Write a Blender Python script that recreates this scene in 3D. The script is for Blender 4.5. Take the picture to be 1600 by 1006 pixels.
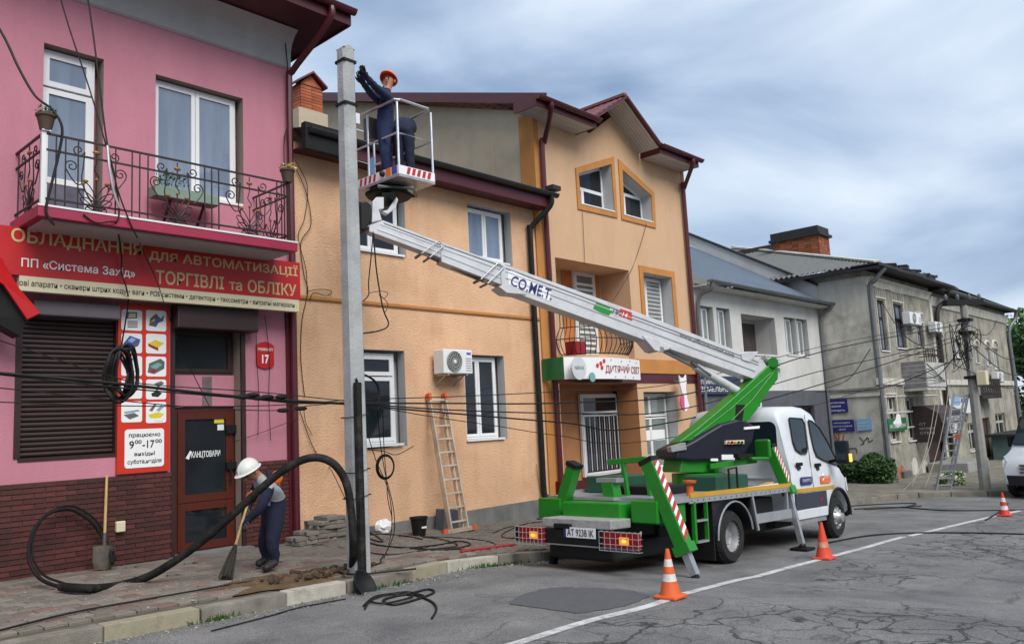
import bpy, bmesh, math, random
from mathutils import Vector as V, Matrix
from mathutils.geometry import tessellate_polygon
random.seed(7)
PI=math.pi; R=math.radians
S=bpy.context.scene
for o in list(bpy.data.objects): bpy.data.objects.remove(o)
# ---------------------------------------------------------------- camera, sky, sun, exposure
YAW,PITCH,ROLL=R(42.3876),R(7.1717),R(-2.9171)
FPX=1275.6; EYE=V((0,0,1.6))
cf=V((math.cos(YAW)*math.cos(PITCH),math.sin(YAW)*math.cos(PITCH),math.sin(PITCH)))
cr=V((math.sin(YAW),-math.cos(YAW),0)); cu=cr.cross(cf)
cR=cr*math.cos(ROLL)+cu*math.sin(ROLL); cU=cu*math.cos(ROLL)-cr*math.sin(ROLL)
cam=bpy.data.cameras.new('camera'); camo=bpy.data.objects.new('camera',cam); S.collection.objects.link(camo)
camo.matrix_world=Matrix(((cR.x,cU.x,-cf.x,EYE.x),(cR.y,cU.y,-cf.y,EYE.y),(cR.z,cU.z,-cf.z,EYE.z),(0,0,0,1)))
cam.sensor_width=36; cam.lens=FPX/1600*36; cam.clip_end=3000; cam.clip_start=.05
S.camera=camo
SUN_EL,SUN_AZ=R(47),R(-106)     # azimuth measured in the XY plane from +X
wd=bpy.data.worlds.new('World'); S.world=wd; wd.use_nodes=True
nt=wd.node_tree; nt.nodes.clear()
def N(t,typ,**k):
    n=t.nodes.new(typ)
    for a,b in k.items(): setattr(n,a,b)
    return n
wo=N(nt,'ShaderNodeOutputWorld'); bg=N(nt,'ShaderNodeBackground'); sk=N(nt,'ShaderNodeTexSky',sky_type='NISHITA',sun_disc=False)
sk.sun_elevation=SUN_EL; sk.sun_rotation=PI/2-SUN_AZ; sk.air_density=1.2; sk.dust_density=2.5
tc=N(nt,'ShaderNodeTexCoord'); mp=N(nt,'ShaderNodeMapping'); mp.inputs['Scale'].default_value=(1.15,1.15,3.2); mp.inputs['Location'].default_value=(.60,.22,.30)
n1=N(nt,'ShaderNodeTexNoise'); n1.inputs['Scale'].default_value=1.8; n1.inputs['Detail'].default_value=6; n1.inputs['Roughness'].default_value=.45; n1.inputs['Distortion'].default_value=.35
rp=N(nt,'ShaderNodeValToRGB'); e=rp.color_ramp.elements
e[0].position=.35; e[0].color=(1.0,1.45,2.25,1); e[1].position=.63; e[1].color=(3.7,4.05,4.5,1)
m_=e.new(.47); m_.color=(2.15,2.65,3.4,1)
mx=N(nt,'ShaderNodeMixRGB'); mx.inputs[0].default_value=.93
L=nt.links.new
L(tc.outputs['Generated'],mp.inputs[0]); L(mp.outputs[0],n1.inputs['Vector']); L(n1.outputs[0],rp.inputs[0])
L(sk.outputs[0],mx.inputs[1]); L(rp.outputs[0],mx.inputs[2]); L(mx.outputs[0],bg.inputs[0]); L(bg.outputs[0],wo.inputs[0])
bg.inputs[1].default_value=.1
sun=bpy.data.lights.new('sun','SUN'); sun.energy=1.5; sun.angle=R(40); sun.color=(1,.96,.9)
suno=bpy.data.objects.new('sun',sun); S.collection.objects.link(suno); suno.location=(0,-10,30)
sd=V((math.cos(SUN_EL)*math.cos(SUN_AZ),math.cos(SUN_EL)*math.sin(SUN_AZ),math.sin(SUN_EL)))
suno.rotation_euler=sd.to_track_quat('Z','Y').to_euler()
S.view_settings.view_transform='Standard'; S.view_settings.look='None'; S.view_settings.gamma=1; S.view_settings.use_curve_mapping=False
S.view_settings.exposure=1.3
S.render.engine='CYCLES'
# ---------------------------------------------------------------- pixel -> place helpers (points on known planes of the street)
D=11.5
def ray(x,y): return cR*((x-800)/FPX)-cU*((y-503)/FPX)+cf
def F(x,y,Y=D): d=ray(x,y); return EYE+d*(Y/d.y)
def FX(x,y,X): d=ray(x,y); return EYE+d*(X/d.x)
GX=[-40,-12,0,3.3,5.4,7.35,8.7,10,13.5,20,29,60,200]; GZ=[.3,.25,.12,.05,0,-.05,-.2,-.34,-.5,-.72,-.92,-1.1,-1.3]
def s(X):
    if X<=GX[0]: return GZ[0]
    for i in range(len(GX)-1):
        if X<=GX[i+1]:
            t=(X-GX[i])/(GX[i+1]-GX[i]); return GZ[i]*(1-t)+GZ[i+1]*t
    return GZ[-1]
KX=[-40,6.5,8.2,10.5,13,24,40,200]; KY=[7.67,7.67,7.95,8.3,8.4,8.0,6.0,-40]
def kerbY(X):
    for i in range(len(KX)-1):
        if X<=KX[i+1]:
            t=(X-KX[i])/(KX[i+1]-KX[i]); return KY[i]*(1-t)+KY[i+1]*t
    return KY[-1]
RD=.14
def sw(X,Y):
    k=max(0,min(1,(X-7)/2))*max(0,min(1,(20-X)/6)); return s(X)+k*.05*max(0,Y-kerbY(X)-.25)
def G(x,y,off=0,f=None):
    w=V((6,8,0)); d=ray(x,y); f=f or sw
    for i in range(60):
        z=f(w.x,w.y)+off; w=w*.5+(EYE+d*((z-1.6)/d.z))*.5
    return w
def GR(x,y,off=0): return G(x,y,off-RD,lambda X,Y:s(X))
# ---------------------------------------------------------------- object helpers
WM={}
def tag(o,label=None,cat=None,group=None,kind=None):
    if label: o['label']=label
    if cat: o['category']=cat
    if group: o['group']=group
    if kind: o['kind']=kind
    return o
def thing(name,label,cat,loc=(0,0,0),rot=None,group=None,kind=None):
    o=bpy.data.objects.new(name,None); S.collection.objects.link(o); o.empty_display_size=.2
    m=Matrix.Translation(V(loc))
    if rot: m=m@rot
    o.matrix_world=m; WM[o]=m
    return tag(o,label,cat,group,kind)
class MB:
    def __init__(s_): s_.v=[]; s_.f=[]; s_.m=[]; s_.mi=0
    def add(s_,vs,fs):
        b=len(s_.v); s_.v+=[V(q) for q in vs]
        for f in fs: s_.f.append([b+i for i in f]); s_.m.append(s_.mi)
        return s_
    def box(s_,x0,x1,y0,y1,z0,z1):
        return s_.add([(x0,y0,z0),(x1,y0,z0),(x1,y1,z0),(x0,y1,z0),(x0,y0,z1),(x1,y0,z1),(x1,y1,z1),(x0,y1,z1)],
            [(0,3,2,1),(4,5,6,7),(0,1,5,4),(1,2,6,5),(2,3,7,6),(3,0,4,7)])
    def ob(s_,c,a,b,d):
        c,a,b,d=V(c),V(a),V(b),V(d)
        return s_.add([c-a-b-d,c+a-b-d,c+a+b-d,c-a+b-d,c-a-b+d,c+a-b+d,c+a+b+d,c-a+b+d],
            [(0,3,2,1),(4,5,6,7),(0,1,5,4),(1,2,6,5),(2,3,7,6),(3,0,4,7)])
    def bar(s_,p,q,w,h=None,up=(0,0,1)):
        p,q=V(p),V(q); h=h or w; t=(q-p); l=t.length
        if l<1e-6: return s_
        t/=l; u=V(up)
        if abs(t.dot(u))>.98: u=V((1,0,0)) if abs(t.x)<.9 else V((0,1,0))
        a=t.cross(u).normalized(); b=a.cross(t)
        return s_.ob((p+q)/2,t*l/2,a*w/2,b*h/2)
    def tube(s_,pts,r,n=6,closed=False,cap=True,r1=None):
        pts=[V(q) for q in pts]; k=len(pts); b=len(s_.v); pa=None
        for i,q in enumerate(pts):
            if closed: t=pts[(i+1)%k]-pts[i-1]
            else: t=pts[min(i+1,k-1)]-pts[max(i-1,0)]
            t=t.normalized() if t.length>1e-9 else V((0,0,1))
            if pa is None:
                u=V((0,0,1)) if abs(t.z)<.9 else V((1,0,0)); a=t.cross(u).normalized()
            else:
                a=pa-t*pa.dot(t); a=a.normalized() if a.length>1e-6 else t.orthogonal().normalized()
            pa=a; c=t.cross(a); rr=r if r1 is None else r+(r1-r)*i/max(1,k-1)
            for j in range(n):
                th=2*PI*j/n; s_.v.append(q+a*(rr*math.cos(th))+c*(rr*math.sin(th)))
        for i in range(k if closed else k-1):
            for j in range(n):
                i2=(i+1)%k; s_.f.append([b+i*n+j,b+i*n+(j+1)%n,b+i2*n+(j+1)%n,b+i2*n+j]); s_.m.append(s_.mi)
        if cap and not closed:
            s_.f.append([b+j for j in range(n)][::-1]); s_.m.append(s_.mi); s_.f.append([b+(k-1)*n+j for j in range(n)]); s_.m.append(s_.mi)
        return s_
    def cyl(s_,p,q,r,n=12,r1=None): return s_.tube([p,q],r,n,r1=r1 if r1 is not None else r)
    def prism(s_,pts,vec):
        pts=[V(q) for q in pts]; vec=V(vec); n=len(pts); b=len(s_.v); s_.v+=pts+[q+vec for q in pts]
        tr=tessellate_polygon([pts])
        for t in tr: s_.f.append([b+i for i in t]); s_.m.append(s_.mi); s_.f.append([b+n+i for i in t][::-1]); s_.m.append(s_.mi)
        for i in range(n): s_.f.append([b+i,b+(i+1)%n,b+n+(i+1)%n,b+n+i]); s_.m.append(s_.mi)
        return s_
    def lathe(s_,c,prof,n=16,axis=(0,0,1)):
        c=V(c); ax=V(axis).normalized(); u=ax.orthogonal().normalized(); w=ax.cross(u); b=len(s_.v); k=len(prof)
        for r,z in prof:
            for j in range(n):
                th=2*PI*j/n; s_.v.append(c+ax*z+u*(r*math.cos(th))+w*(r*math.sin(th)))
        for i in range(k-1):
            for j in range(n): s_.f.append([b+i*n+j,b+i*n+(j+1)%n,b+(i+1)*n+(j+1)%n,b+(i+1)*n+j]); s_.m.append(s_.mi)
        return s_
    def sph(s_,c,r,n=10,sc=(1,1,1),k=6):
        c=V(c); b=len(s_.v)
        for i in range(k+1):
            a=PI*i/k
            for j in range(n):
                th=2*PI*j/n; s_.v.append(c+V((math.sin(a)*math.cos(th)*r*sc[0],math.sin(a)*math.sin(th)*r*sc[1],math.cos(a)*r*sc[2])))
        for i in range(k):
            for j in range(n): s_.f.append([b+i*n+j,b+(i+1)*n+j,b+(i+1)*n+(j+1)%n,b+i*n+(j+1)%n]); s_.m.append(s_.mi)
        return s_
    def grid(s_,fn,nu,nv):
        b=len(s_.v)
        for i in range(nu+1):
            for j in range(nv+1): s_.v.append(V(fn(i/nu,j/nv)))
        for i in range(nu):
            for j in range(nv): a=b+i*(nv+1)+j; s_.f.append([a,a+nv+1,a+nv+2,a+1]); s_.m.append(s_.mi)
        return s_
    def build(s_,name,mat,parent=None,local=False,smooth=False,bevel=0,seg=2,fix=True):
        me=bpy.data.meshes.new(name); vs=s_.v; loc=None
        if parent is not None:
            if not local: im=WM[parent].inverted(); vs=[im@q for q in vs]
        else:
            n=len(vs); loc=V((sum(q.x for q in vs)/n,sum(q.y for q in vs)/n,min(q.z for q in vs))); vs=[q-loc for q in vs]
        me.from_pydata([tuple(q) for q in vs],[],s_.f)
        ms=mat if isinstance(mat,(list,tuple)) else [mat]
        for m in ms: me.materials.append(m)
        if len(ms)>1: me.polygons.foreach_set('material_index',s_.m)
        if fix:
            bm=bmesh.new(); bm.from_mesh(me); bmesh.ops.remove_doubles(bm,verts=bm.verts,dist=1e-5); bmesh.ops.recalc_face_normals(bm,faces=bm.faces); bm.to_mesh(me); bm.free()
        if smooth:
            me.polygons.foreach_set('use_smooth',[True]*len(me.polygons))
            try: me.set_sharp_from_angle(angle=R(40))
            except Exception: pass
        o=bpy.data.objects.new(name,me); S.collection.objects.link(o)
        if parent is not None: o.parent=parent; WM[o]=WM[parent]
        else: o.location=loc; WM[o]=Matrix.Translation(loc)
        if bevel:
            md=o.modifiers.new('bevel','BEVEL'); md.width=bevel; md.segments=seg; md.limit_method='ANGLE'; md.angle_limit=R(35)
        return o
def inst(src,name,parent,M4):
    o=bpy.data.objects.new(name,src if isinstance(src,bpy.types.Mesh) else src.data); S.collection.objects.link(o)
    if parent is not None: o.parent=parent; o.matrix_local=WM[parent].inverted()@M4
    else: o.matrix_world=M4
    WM[o]=M4
    return o
def copy_tree(o,parent=None):
    c=o.copy(); S.collection.objects.link(c)
    if parent is not None: c.parent=parent
    for ch in [q for q in o.children]: copy_tree(ch,c)
    return c
def meshof(mb,name,mat):
    me=bpy.data.meshes.new(name); me.from_pydata([tuple(q) for q in mb.v],[],mb.f)
    ms=mat if isinstance(mat,(list,tuple)) else [mat]
    for m in ms: me.materials.append(m)
    if len(ms)>1: me.polygons.foreach_set('material_index',mb.m)
    return me
def smooth_path(pts,k=6,closed=False):
    pts=[V(q) for q in pts]; n=len(pts); out=[]
    for i in range(n if closed else n-1):
        p0=pts[i-1] if (i>0 or closed) else pts[0]; p1=pts[i]; p2=pts[(i+1)%n]; p3=pts[(i+2)%n] if (closed or i+2<n) else pts[-1]
        for j in range(k):
            t=j/k; out.append(.5*((2*p1)+(p2-p0)*t+(2*p0-5*p1+4*p2-p3)*t*t+(3*p1-p0-3*p2+p3)*t**3))
    if not closed: out.append(pts[-1])
    return out
def text(body,P,rv,uv,w,h,mat,parent,name='lettering',bold=0.,local=False,off=.004,shear=0,thick=0):
    cu_=bpy.data.curves.new('t','FONT'); cu_.body=body; cu_.offset=bold; cu_.shear=shear; cu_.resolution_u=3
    to=bpy.data.objects.new('t',cu_); S.collection.objects.link(to)
    dg=bpy.context.evaluated_depsgraph_get(); me=bpy.data.meshes.new_from_object(to.evaluated_get(dg))
    bpy.data.objects.remove(to); bpy.data.curves.remove(cu_)
    if not me.vertices: return None
    xs=[q.co.x for q in me.vertices]; ys=[q.co.y for q in me.vertices]
    x0,x1,y0,y1=min(xs),max(xs),min(ys),max(ys); P,rv,uv=V(P),V(rv).normalized(),V(uv).normalized(); n=rv.cross(uv)
    mb=MB(); mb.v=[P+rv*((q.co.x-x0)/(x1-x0)*w)+uv*((q.co.y-y0)/max(1e-6,y1-y0)*h)+n*off for q in me.vertices]
    mb.f=[list(f.vertices) for f in me.polygons]; mb.m=[0]*len(mb.f); bpy.data.meshes.remove(me)
    return mb.build(name,mat,parent,local=local,fix=False)
XA,YA,ZA=V((1,0,0)),V((0,1,0)),V((0,0,1))
# ---------------------------------------------------------------- materials
MT={}
def mat(name,col,rough=.6,metal=0,var=.15,scale=2.5,bump=0,bscale=80,spec=.5,streak=0,rnd=0,emis=0,dirt=None,dscale=1.2,damt=.5,aniso=(1,1,1),alpha=1):
    m=bpy.data.materials.new(name); m.use_nodes=True; t=m.node_tree; b=t.nodes['Principled BSDF']; l=t.links.new
    b.inputs['Roughness'].default_value=rough; b.inputs['Metallic'].default_value=metal; b.inputs['Specular IOR Level'].default_value=spec
    tcn=N(t,'ShaderNodeTexCoord'); mpn=N(t,'ShaderNodeMapping'); mpn.inputs['Scale'].default_value=aniso; l(tcn.outputs['Object'],mpn.inputs[0])
    rgb=N(t,'ShaderNodeRGB'); rgb.outputs[0].default_value=(*col,1); cur=rgb.outputs[0]
    if dirt:
        nz=N(t,'ShaderNodeTexNoise'); nz.inputs['Scale'].default_value=dscale; nz.inputs['Detail'].default_value=8; nz.inputs['Roughness'].default_value=.65; l(mpn.outputs[0],nz.inputs['Vector'])
        r_=N(t,'ShaderNodeValToRGB'); r_.color_ramp.elements[0].position=.47; r_.color_ramp.elements[1].position=.68; r_.color_ramp.elements[1].color=(damt,)*3+(1,); l(nz.outputs[0],r_.inputs[0])
        mxn=N(t,'ShaderNodeMixRGB'); l(r_.outputs[0],mxn.inputs[0]); l(cur,mxn.inputs[1]); mxn.inputs[2].default_value=(*dirt,1); cur=mxn.outputs[0]
    hs=N(t,'ShaderNodeHueSaturation'); l(cur,hs.inputs['Color']); val=None
    if var:
        nz=N(t,'ShaderNodeTexNoise'); nz.inputs['Scale'].default_value=scale; nz.inputs['Detail'].default_value=6; l(mpn.outputs[0],nz.inputs['Vector'])
        mr=N(t,'ShaderNodeMapRange'); mr.inputs[1].default_value=.25; mr.inputs[2].default_value=.75; mr.inputs[3].default_value=1-var; mr.inputs[4].default_value=1+var; l(nz.outputs[0],mr.inputs[0]); val=mr.outputs[0]
    if streak:
        mp2=N(t,'ShaderNodeMapping'); mp2.inputs['Scale'].default_value=(1.5,1.5,.28); l(tcn.outputs['Object'],mp2.inputs[0])
        nz=N(t,'ShaderNodeTexNoise'); nz.inputs['Scale'].default_value=1.4; nz.inputs['Detail'].default_value=6; nz.inputs['Roughness'].default_value=.7; l(mp2.outputs[0],nz.inputs['Vector'])
        mr=N(t,'ShaderNodeMapRange'); mr.inputs[1].default_value=.45; mr.inputs[2].default_value=.75; mr.inputs[3].default_value=1; mr.inputs[4].default_value=1-streak; l(nz.outputs[0],mr.inputs[0])
        if val is not None:
            mu=N(t,'ShaderNodeMath',operation='MULTIPLY'); l(val,mu.inputs[0]); l(mr.outputs[0],mu.inputs[1]); val=mu.outputs[0]
        else: val=mr.outputs[0]
    if rnd:
        oi=N(t,'ShaderNodeObjectInfo'); mr=N(t,'ShaderNodeMapRange'); mr.inputs[3].default_value=1-rnd; mr.inputs[4].default_value=1+rnd; l(oi.outputs['Random'],mr.inputs[0])
        if val is not None:
            mu=N(t,'ShaderNodeMath',operation='MULTIPLY'); l(val,mu.inputs[0]); l(mr.outputs[0],mu.inputs[1]); val=mu.outputs[0]
        else: val=mr.outputs[0]
    if val is not None: l(val,hs.inputs['Value'])
    l(hs.outputs[0],b.inputs['Base Color'])
    if emis: l(hs.outputs[0],b.inputs['Emission Color']); b.inputs['Emission Strength'].default_value=emis
    if bump:
        nb=N(t,'ShaderNodeTexNoise'); nb.inputs['Scale'].default_value=bscale; nb.inputs['Detail'].default_value=4; l(mpn.outputs[0],nb.inputs['Vector'])
        bn=N(t,'ShaderNodeBump'); bn.inputs['Strength'].default_value=bump; bn.inputs['Distance'].default_value=.02; l(nb.outputs[0],bn.inputs['Height']); l(bn.outputs[0],b.inputs['Normal'])
    MT[name]=m; return m
pinkM=mat('pink_stucco',(.47,.195,.25),.9,var=.07,scale=1.1,bump=.35,bscale=55,streak=.12,spec=.2)
orangeM=mat('orange_stucco',(.65,.405,.25),.9,var=.08,scale=1.3,bump=.8,bscale=30,streak=.16,spec=.2,dirt=(.48,.26,.13),dscale=1.1,damt=.45)
buffM=mat('buff_stucco',(.56,.365,.225),.9,var=.06,scale=.9,bump=.35,bscale=50,streak=.1,spec=.2,dirt=(.47,.30,.18),dscale=.9,damt=.5)
bandM=mat('ochre_band',(.46,.205,.065),.9,var=.08,bump=.3,bscale=60,streak=.12,spec=.2)
beigeM=mat('beige_render',(.46,.39,.29),.95,var=.12,scale=.8,bump=.3,streak=.1,dirt=(.36,.31,.23),dscale=.9,spec=.2)
greyWallM=mat('pale_grey_render',(.55,.55,.53),.95,var=.08,scale=.8,bump=.3,dirt=(.40,.39,.36),dscale=.7,damt=.5,streak=.12,spec=.2)
slateWallM=mat('slate_grey_paint',(.085,.09,.105),.8,var=.15,bump=.2,streak=.2)
oldWallM=mat('old_plaster',(.52,.505,.45),.95,var=.18,scale=.7,bump=.5,bscale=20,streak=.35,dirt=(.22,.20,.165),dscale=.8,damt=.8,spec=.2)
oldWall2M=mat('old_plaster_ochre',(.32,.305,.255),.95,var=.2,scale=.9,bump=.5,bscale=20,streak=.4,dirt=(.15,.145,.12),dscale=1.6,damt=.95,spec=.2)
trimOldM=mat('old_trim',(.50,.485,.43),.9,var=.2,scale=3,streak=.3)
friezeM=mat('grey_frieze',(.40,.39,.39),.9,var=.08,streak=.12)
maroonM=mat('maroon_paint',(.075,.009,.015),.4,var=.15)
slabRedM=mat('raspberry_paint',(.30,.018,.055),.5,var=.12,streak=.15)
brownM=mat('dark_brown_metal',(.030,.013,.012),.45,var=.2)
doorM=mat('red_brown_wood',(.075,.013,.007),.4,var=.2,scale=6,aniso=(6,6,1))
whiteM=mat('white_plastic',(.68,.69,.70),.35,var=.04)
revealM=mat('grey_reveal',(.42,.42,.42),.9,var=.1)
revealBrownM=mat('brown_reveal',(.25,.19,.16),.9,var=.1)
glassM=mat('dark_glass',(.014,.017,.021),.04,var=.5,scale=1.5,spec=.4)
glassBlueM=mat('curtained_glass',(.16,.20,.27),.04,var=.18,scale=1.2,spec=.9,aniso=(6,6,.7))  # pale blue base paints in the reflected sky along with the curtains
glassGreyM=mat('blind_glass',(.17,.20,.19),.05,var=.2,spec=.8)
blackM=mat('black_rubber',(.006,.006,.0065),.65,var=.3,scale=6,spec=.3)
conduitM=mat('dusty_conduit',(.008,.008,.008),.7,var=.4,scale=9,spec=.25,bump=.5,bscale=35,dirt=(.05,.044,.036),dscale=6,damt=.6)
cableM=mat('black_cable',(.006,.006,.006),.6,var=0,spec=.3)
ironM=mat('wrought_iron',(.018,.010,.010),.5,var=.3)
goldM=mat('gold_flower',(.22,.11,.02),.5,var=.3)
redSignM=mat('red_sign_vinyl',(.42,.008,.010),.4,var=.07,scale=1.2)
orangeRedM=mat('orange_red_vinyl',(.52,.03,.014),.4,var=.05)
creamM=mat('cream_vinyl',(.58,.53,.36),.5,var=.05)
goldTextM=mat('gold_lettering',(.50,.40,.19),.5,var=.1)
whiteTextM=mat('white_lettering',(.74,.74,.74),.5,var=0)
blackTextM=mat('black_lettering',(.015,.015,.018),.5,var=0)
navyTextM=mat('navy_lettering',(.015,.02,.14),.4,var=0)
redTextM=mat('red_lettering',(.30,.010,.018),.5,var=0)
redPatchM=mat('red_print',(.55,.02,.015),.4,var=0)
greenPatchM=mat('green_print',(.01,.22,.03),.4,var=0)
bluePrintM=mat('blue_print',(.06,.07,.32),.5,var=.1)
yellowPrintM=mat('yellow_print',(.62,.50,.03),.5,var=.1)
greyPrintM=mat('grey_print',(.10,.10,.10),.5,var=.2)
tealPrintM=mat('teal_print',(.16,.33,.34),.5,var=.1)
navySignM=mat('navy_sign',(.02,.022,.16),.4,var=.06)
lightBlueM=mat('light_blue_sign',(.22,.38,.58),.4,var=.1)
greenSignM=mat('green_sign',(.012,.12,.035),.4,var=.08)
mortarM=mat('mortar',(.10,.06,.055),.95,var=.2)
brickM=mat('maroon_brick',(.062,.014,.011),.6,var=.25,scale=9,rnd=.4,bump=.3)
brickRedM=mat('red_brick',(.36,.10,.045),.9,var=.3,scale=8,rnd=.25,bump=.5)
oldBrickM=mat('old_brick',(.24,.075,.035),.95,var=.4,scale=6,rnd=.35,bump=.6)
paverM=mat('paver_concrete',(.165,.148,.125),.95,var=.25,scale=4,rnd=.22,bump=.4,dirt=(.10,.085,.06),dscale=2)
paverRedM=mat('paver_pink',(.165,.108,.090),.95,var=.25,scale=4,rnd=.22,bump=.4,dirt=(.11,.085,.06),dscale=2)
jointM=mat('sandy_joint',(.085,.075,.055),1,var=.4,scale=6)
soilM=mat('brown_soil',(.10,.062,.028),1,var=.4,scale=7,bump=.8)
kerbM=mat('kerb_concrete',(.20,.185,.155),.95,var=.3,scale=5,bump=.5,streak=.25,dirt=(.08,.07,.05),dscale=3)
kerbYM=mat('kerb_yellow_paint',(.29,.26,.18),.9,var=.25,scale=4,bump=.4,dirt=(.14,.12,.09),dscale=4,damt=.9)
kerbWM=mat('kerb_white_paint',(.42,.40,.34),.9,var=.25,scale=4,bump=.4,dirt=(.17,.15,.12),dscale=4,damt=.9)
plinthM=mat('grey_plinth',(.16,.16,.155),.95,var=.3,scale=3,bump=.4,streak=.3)
concM=mat('pole_concrete',(.36,.37,.37),.9,var=.22,scale=3,bump=.4,bscale=40,streak=.2,dirt=(.25,.26,.265),dscale=4,damt=.5)
oldConcM=mat('old_concrete',(.26,.26,.24),.95,var=.2,scale=4,bump=.4,streak=.25)
ladM=mat('ladder_aluminium',(.50,.42,.33),.45,.4,var=.25,scale=4)
rustM=mat('rusty_steel',(.075,.06,.048),.7,.3,var=.4,scale=12)
alu=mat('aluminium',(.58,.60,.63),.35,.75,var=.12,scale=5)
steelM=mat('galvanised_steel',(.42,.43,.44),.45,.7,var=.2,scale=6)
boomM=mat('boom_white_paint',(.52,.53,.55),.38,var=.08,scale=3,streak=.06,dirt=(.36,.36,.36),dscale=5,damt=.5)
greenM=mat('lime_green_paint',(.012,.20,.013),.35,var=.08,scale=2.5,dirt=(.03,.11,.02),dscale=5,damt=.6)
vanM=mat('white_car_paint',(.60,.63,.67),.28,var=.05,scale=2,dirt=(.44,.44,.43),dscale=2.5,damt=.35)
darkPlM=mat('dark_plastic',(.010,.011,.016),.5,var=.15)
navyPlM=mat('navy_cover_plastic',(.006,.007,.018),.45,var=.15)
chassisM=mat('chassis_black',(.007,.007,.007),.7,var=.3)
yellowM=mat('yellow_tape',(.50,.28,.02),.5,var=.1)
tireM=mat('tyre_rubber',(.010,.010,.010),.85,var=.25,scale=10)
rimM=mat('wheel_steel',(.38,.38,.39),.45,.6,var=.2,scale=8)
amberM=mat('amber_lens',(.9,.30,.02),.3,var=0,emis=.25)
amberLitM=mat('amber_lamp_lit',(1,.42,.06),.3,var=0,emis=.7)
redLensM=mat('red_lens',(.26,.008,.008),.25,var=.1)
headM=mat('headlamp_glass',(.45,.48,.5),.1,var=.1,spec=.9)
coneM=mat('cone_orange',(.62,.10,.018),.6,var=.12,scale=8,dirt=(.30,.08,.03),dscale=9,damt=.6)
coneWM=mat('cone_white_band',(.62,.60,.56),.6,var=.15,scale=12,dirt=(.35,.33,.3),dscale=14)
coneRM=mat('cone_red',(.50,.03,.016),.6,var=.12)
hiM=mat('hazard_red',(.42,.02,.02),.45,var=.08)
hiWM=mat('hazard_white',(.68,.66,.62),.45,var=.08)
woodM=mat('light_wood',(.42,.27,.11),.7,var=.25,scale=10,aniso=(8,8,1))
soffM=mat('white_soffit',(.48,.45,.42),.6,var=.08)
tileDarkM=mat('dark_roof_tile',(.011,.010,.011),.6,var=.3)
tileRedM=mat('red_roof_tile',(.16,.042,.038),.45,var=.2,scale=5)
roofBlueM=mat('blue_grey_metal_roof',(.085,.11,.15),.45,.2,var=.15,scale=2,streak=.12)
asbestosM=mat('asbestos_sheet',(.125,.13,.13),.95,var=.3,scale=3,dirt=(.06,.07,.055),dscale=3,damt=.8)
gutterGreyM=mat('grey_gutter',(.15,.16,.17),.5,.3,var=.2)
clothM=mat('navy_workwear',(.006,.009,.030),.9,var=.3,scale=9,bump=.5,bscale=14)
cloth2M=mat('blue_workwear',(.007,.016,.060),.9,var=.3,scale=9,bump=.5,bscale=14)
skinM=mat('skin',(.42,.19,.12),.6,var=.1)
gloveM=mat('grey_glove',(.05,.055,.06),.9,var=.3,scale=20)
bootM=mat('black_boot',(.02,.019,.019),.6,var=.3)
vestM=mat('grey_vest_cloth',(.32,.34,.36),.85,var=.15)
orangeHiM=mat('orange_patch',(.75,.15,.02),.6,var=.1)
helmWM=mat('white_helmet',(.60,.62,.58),.4,var=.08)
helmOM=mat('orange_helmet',(.80,.12,.02),.35,var=.08)
bristleM=mat('broom_twigs',(.05,.042,.032),.95,var=.4,scale=20)
terraM=mat('brown_pot',(.07,.045,.03),.8,var=.3)
leafM=mat('leaf_green',(.03,.085,.014),.7,var=.35,scale=1.5,rnd=.2)
leafDM=mat('leaf_dark_green',(.022,.062,.014),.7,var=.4,scale=2)
leafYM=mat('leaf_bright_green',(.045,.125,.016),.7,var=.35,scale=1.5)
barkM=mat('bark',(.09,.07,.05),.95,var=.3,scale=8)
flowerM=mat('mixed_flowers',(.30,.12,.08),.8,var=.6,scale=30)
greenBoxM=mat('pale_green_box',(.17,.24,.19),.7,var=.12)
graffM=mat('graffiti_orange',(.30,.13,.07),.9,var=.4,scale=6)
graffKM=mat('graffiti_black',(.06,.055,.055),.9,var=.3)
# ================================================================= ground, road, pavement
def strip(y0,y1,zoff,xs,ny=1,zf=lambda x,y:s(x)):
    mb=MB(); 
    for i in range(len(xs)-1):
        a,b=xs[i],xs[i+1]
        for j in range(ny):
            f0,f1=j/ny,(j+1)/ny
            ya0,ya1=y0(a),y1(a); yb0,yb1=y0(b),y1(b)
            mb.add([(a,ya0+(ya1-ya0)*f0,zf(a,ya0+(ya1-ya0)*f0)+zoff),(b,yb0+(yb1-yb0)*f0,zf(b,yb0+(yb1-yb0)*f0)+zoff),(b,yb0+(yb1-yb0)*f1,zf(b,yb0+(yb1-yb0)*f1)+zoff),(a,ya0+(ya1-ya0)*f1,zf(a,ya0+(ya1-ya0)*f1)+zoff)],[(0,1,2,3)])
    return mb
KX[:]=[-40,6.5,8.2,10.5,13,22,24.2,25,25.7,32,45,200]; KY[:]=[7.67,7.67,7.95,8.3,8.4,8.2,7.7,6.6,5.0,3.6,0,-60]
xs_all=[-600,-200,-80]+[x for x in range(-40,60,1)]+[60,70,85,100,150,200,400,700]
grassM=mat('verge_earth',(.07,.075,.035),1,var=.4,scale=.5,dirt=(.05,.07,.02),dscale=.3)
tag(strip(lambda x:-700,lambda x:700,-.42,xs_all).build('ground',grassM),kind='structure')
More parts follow.
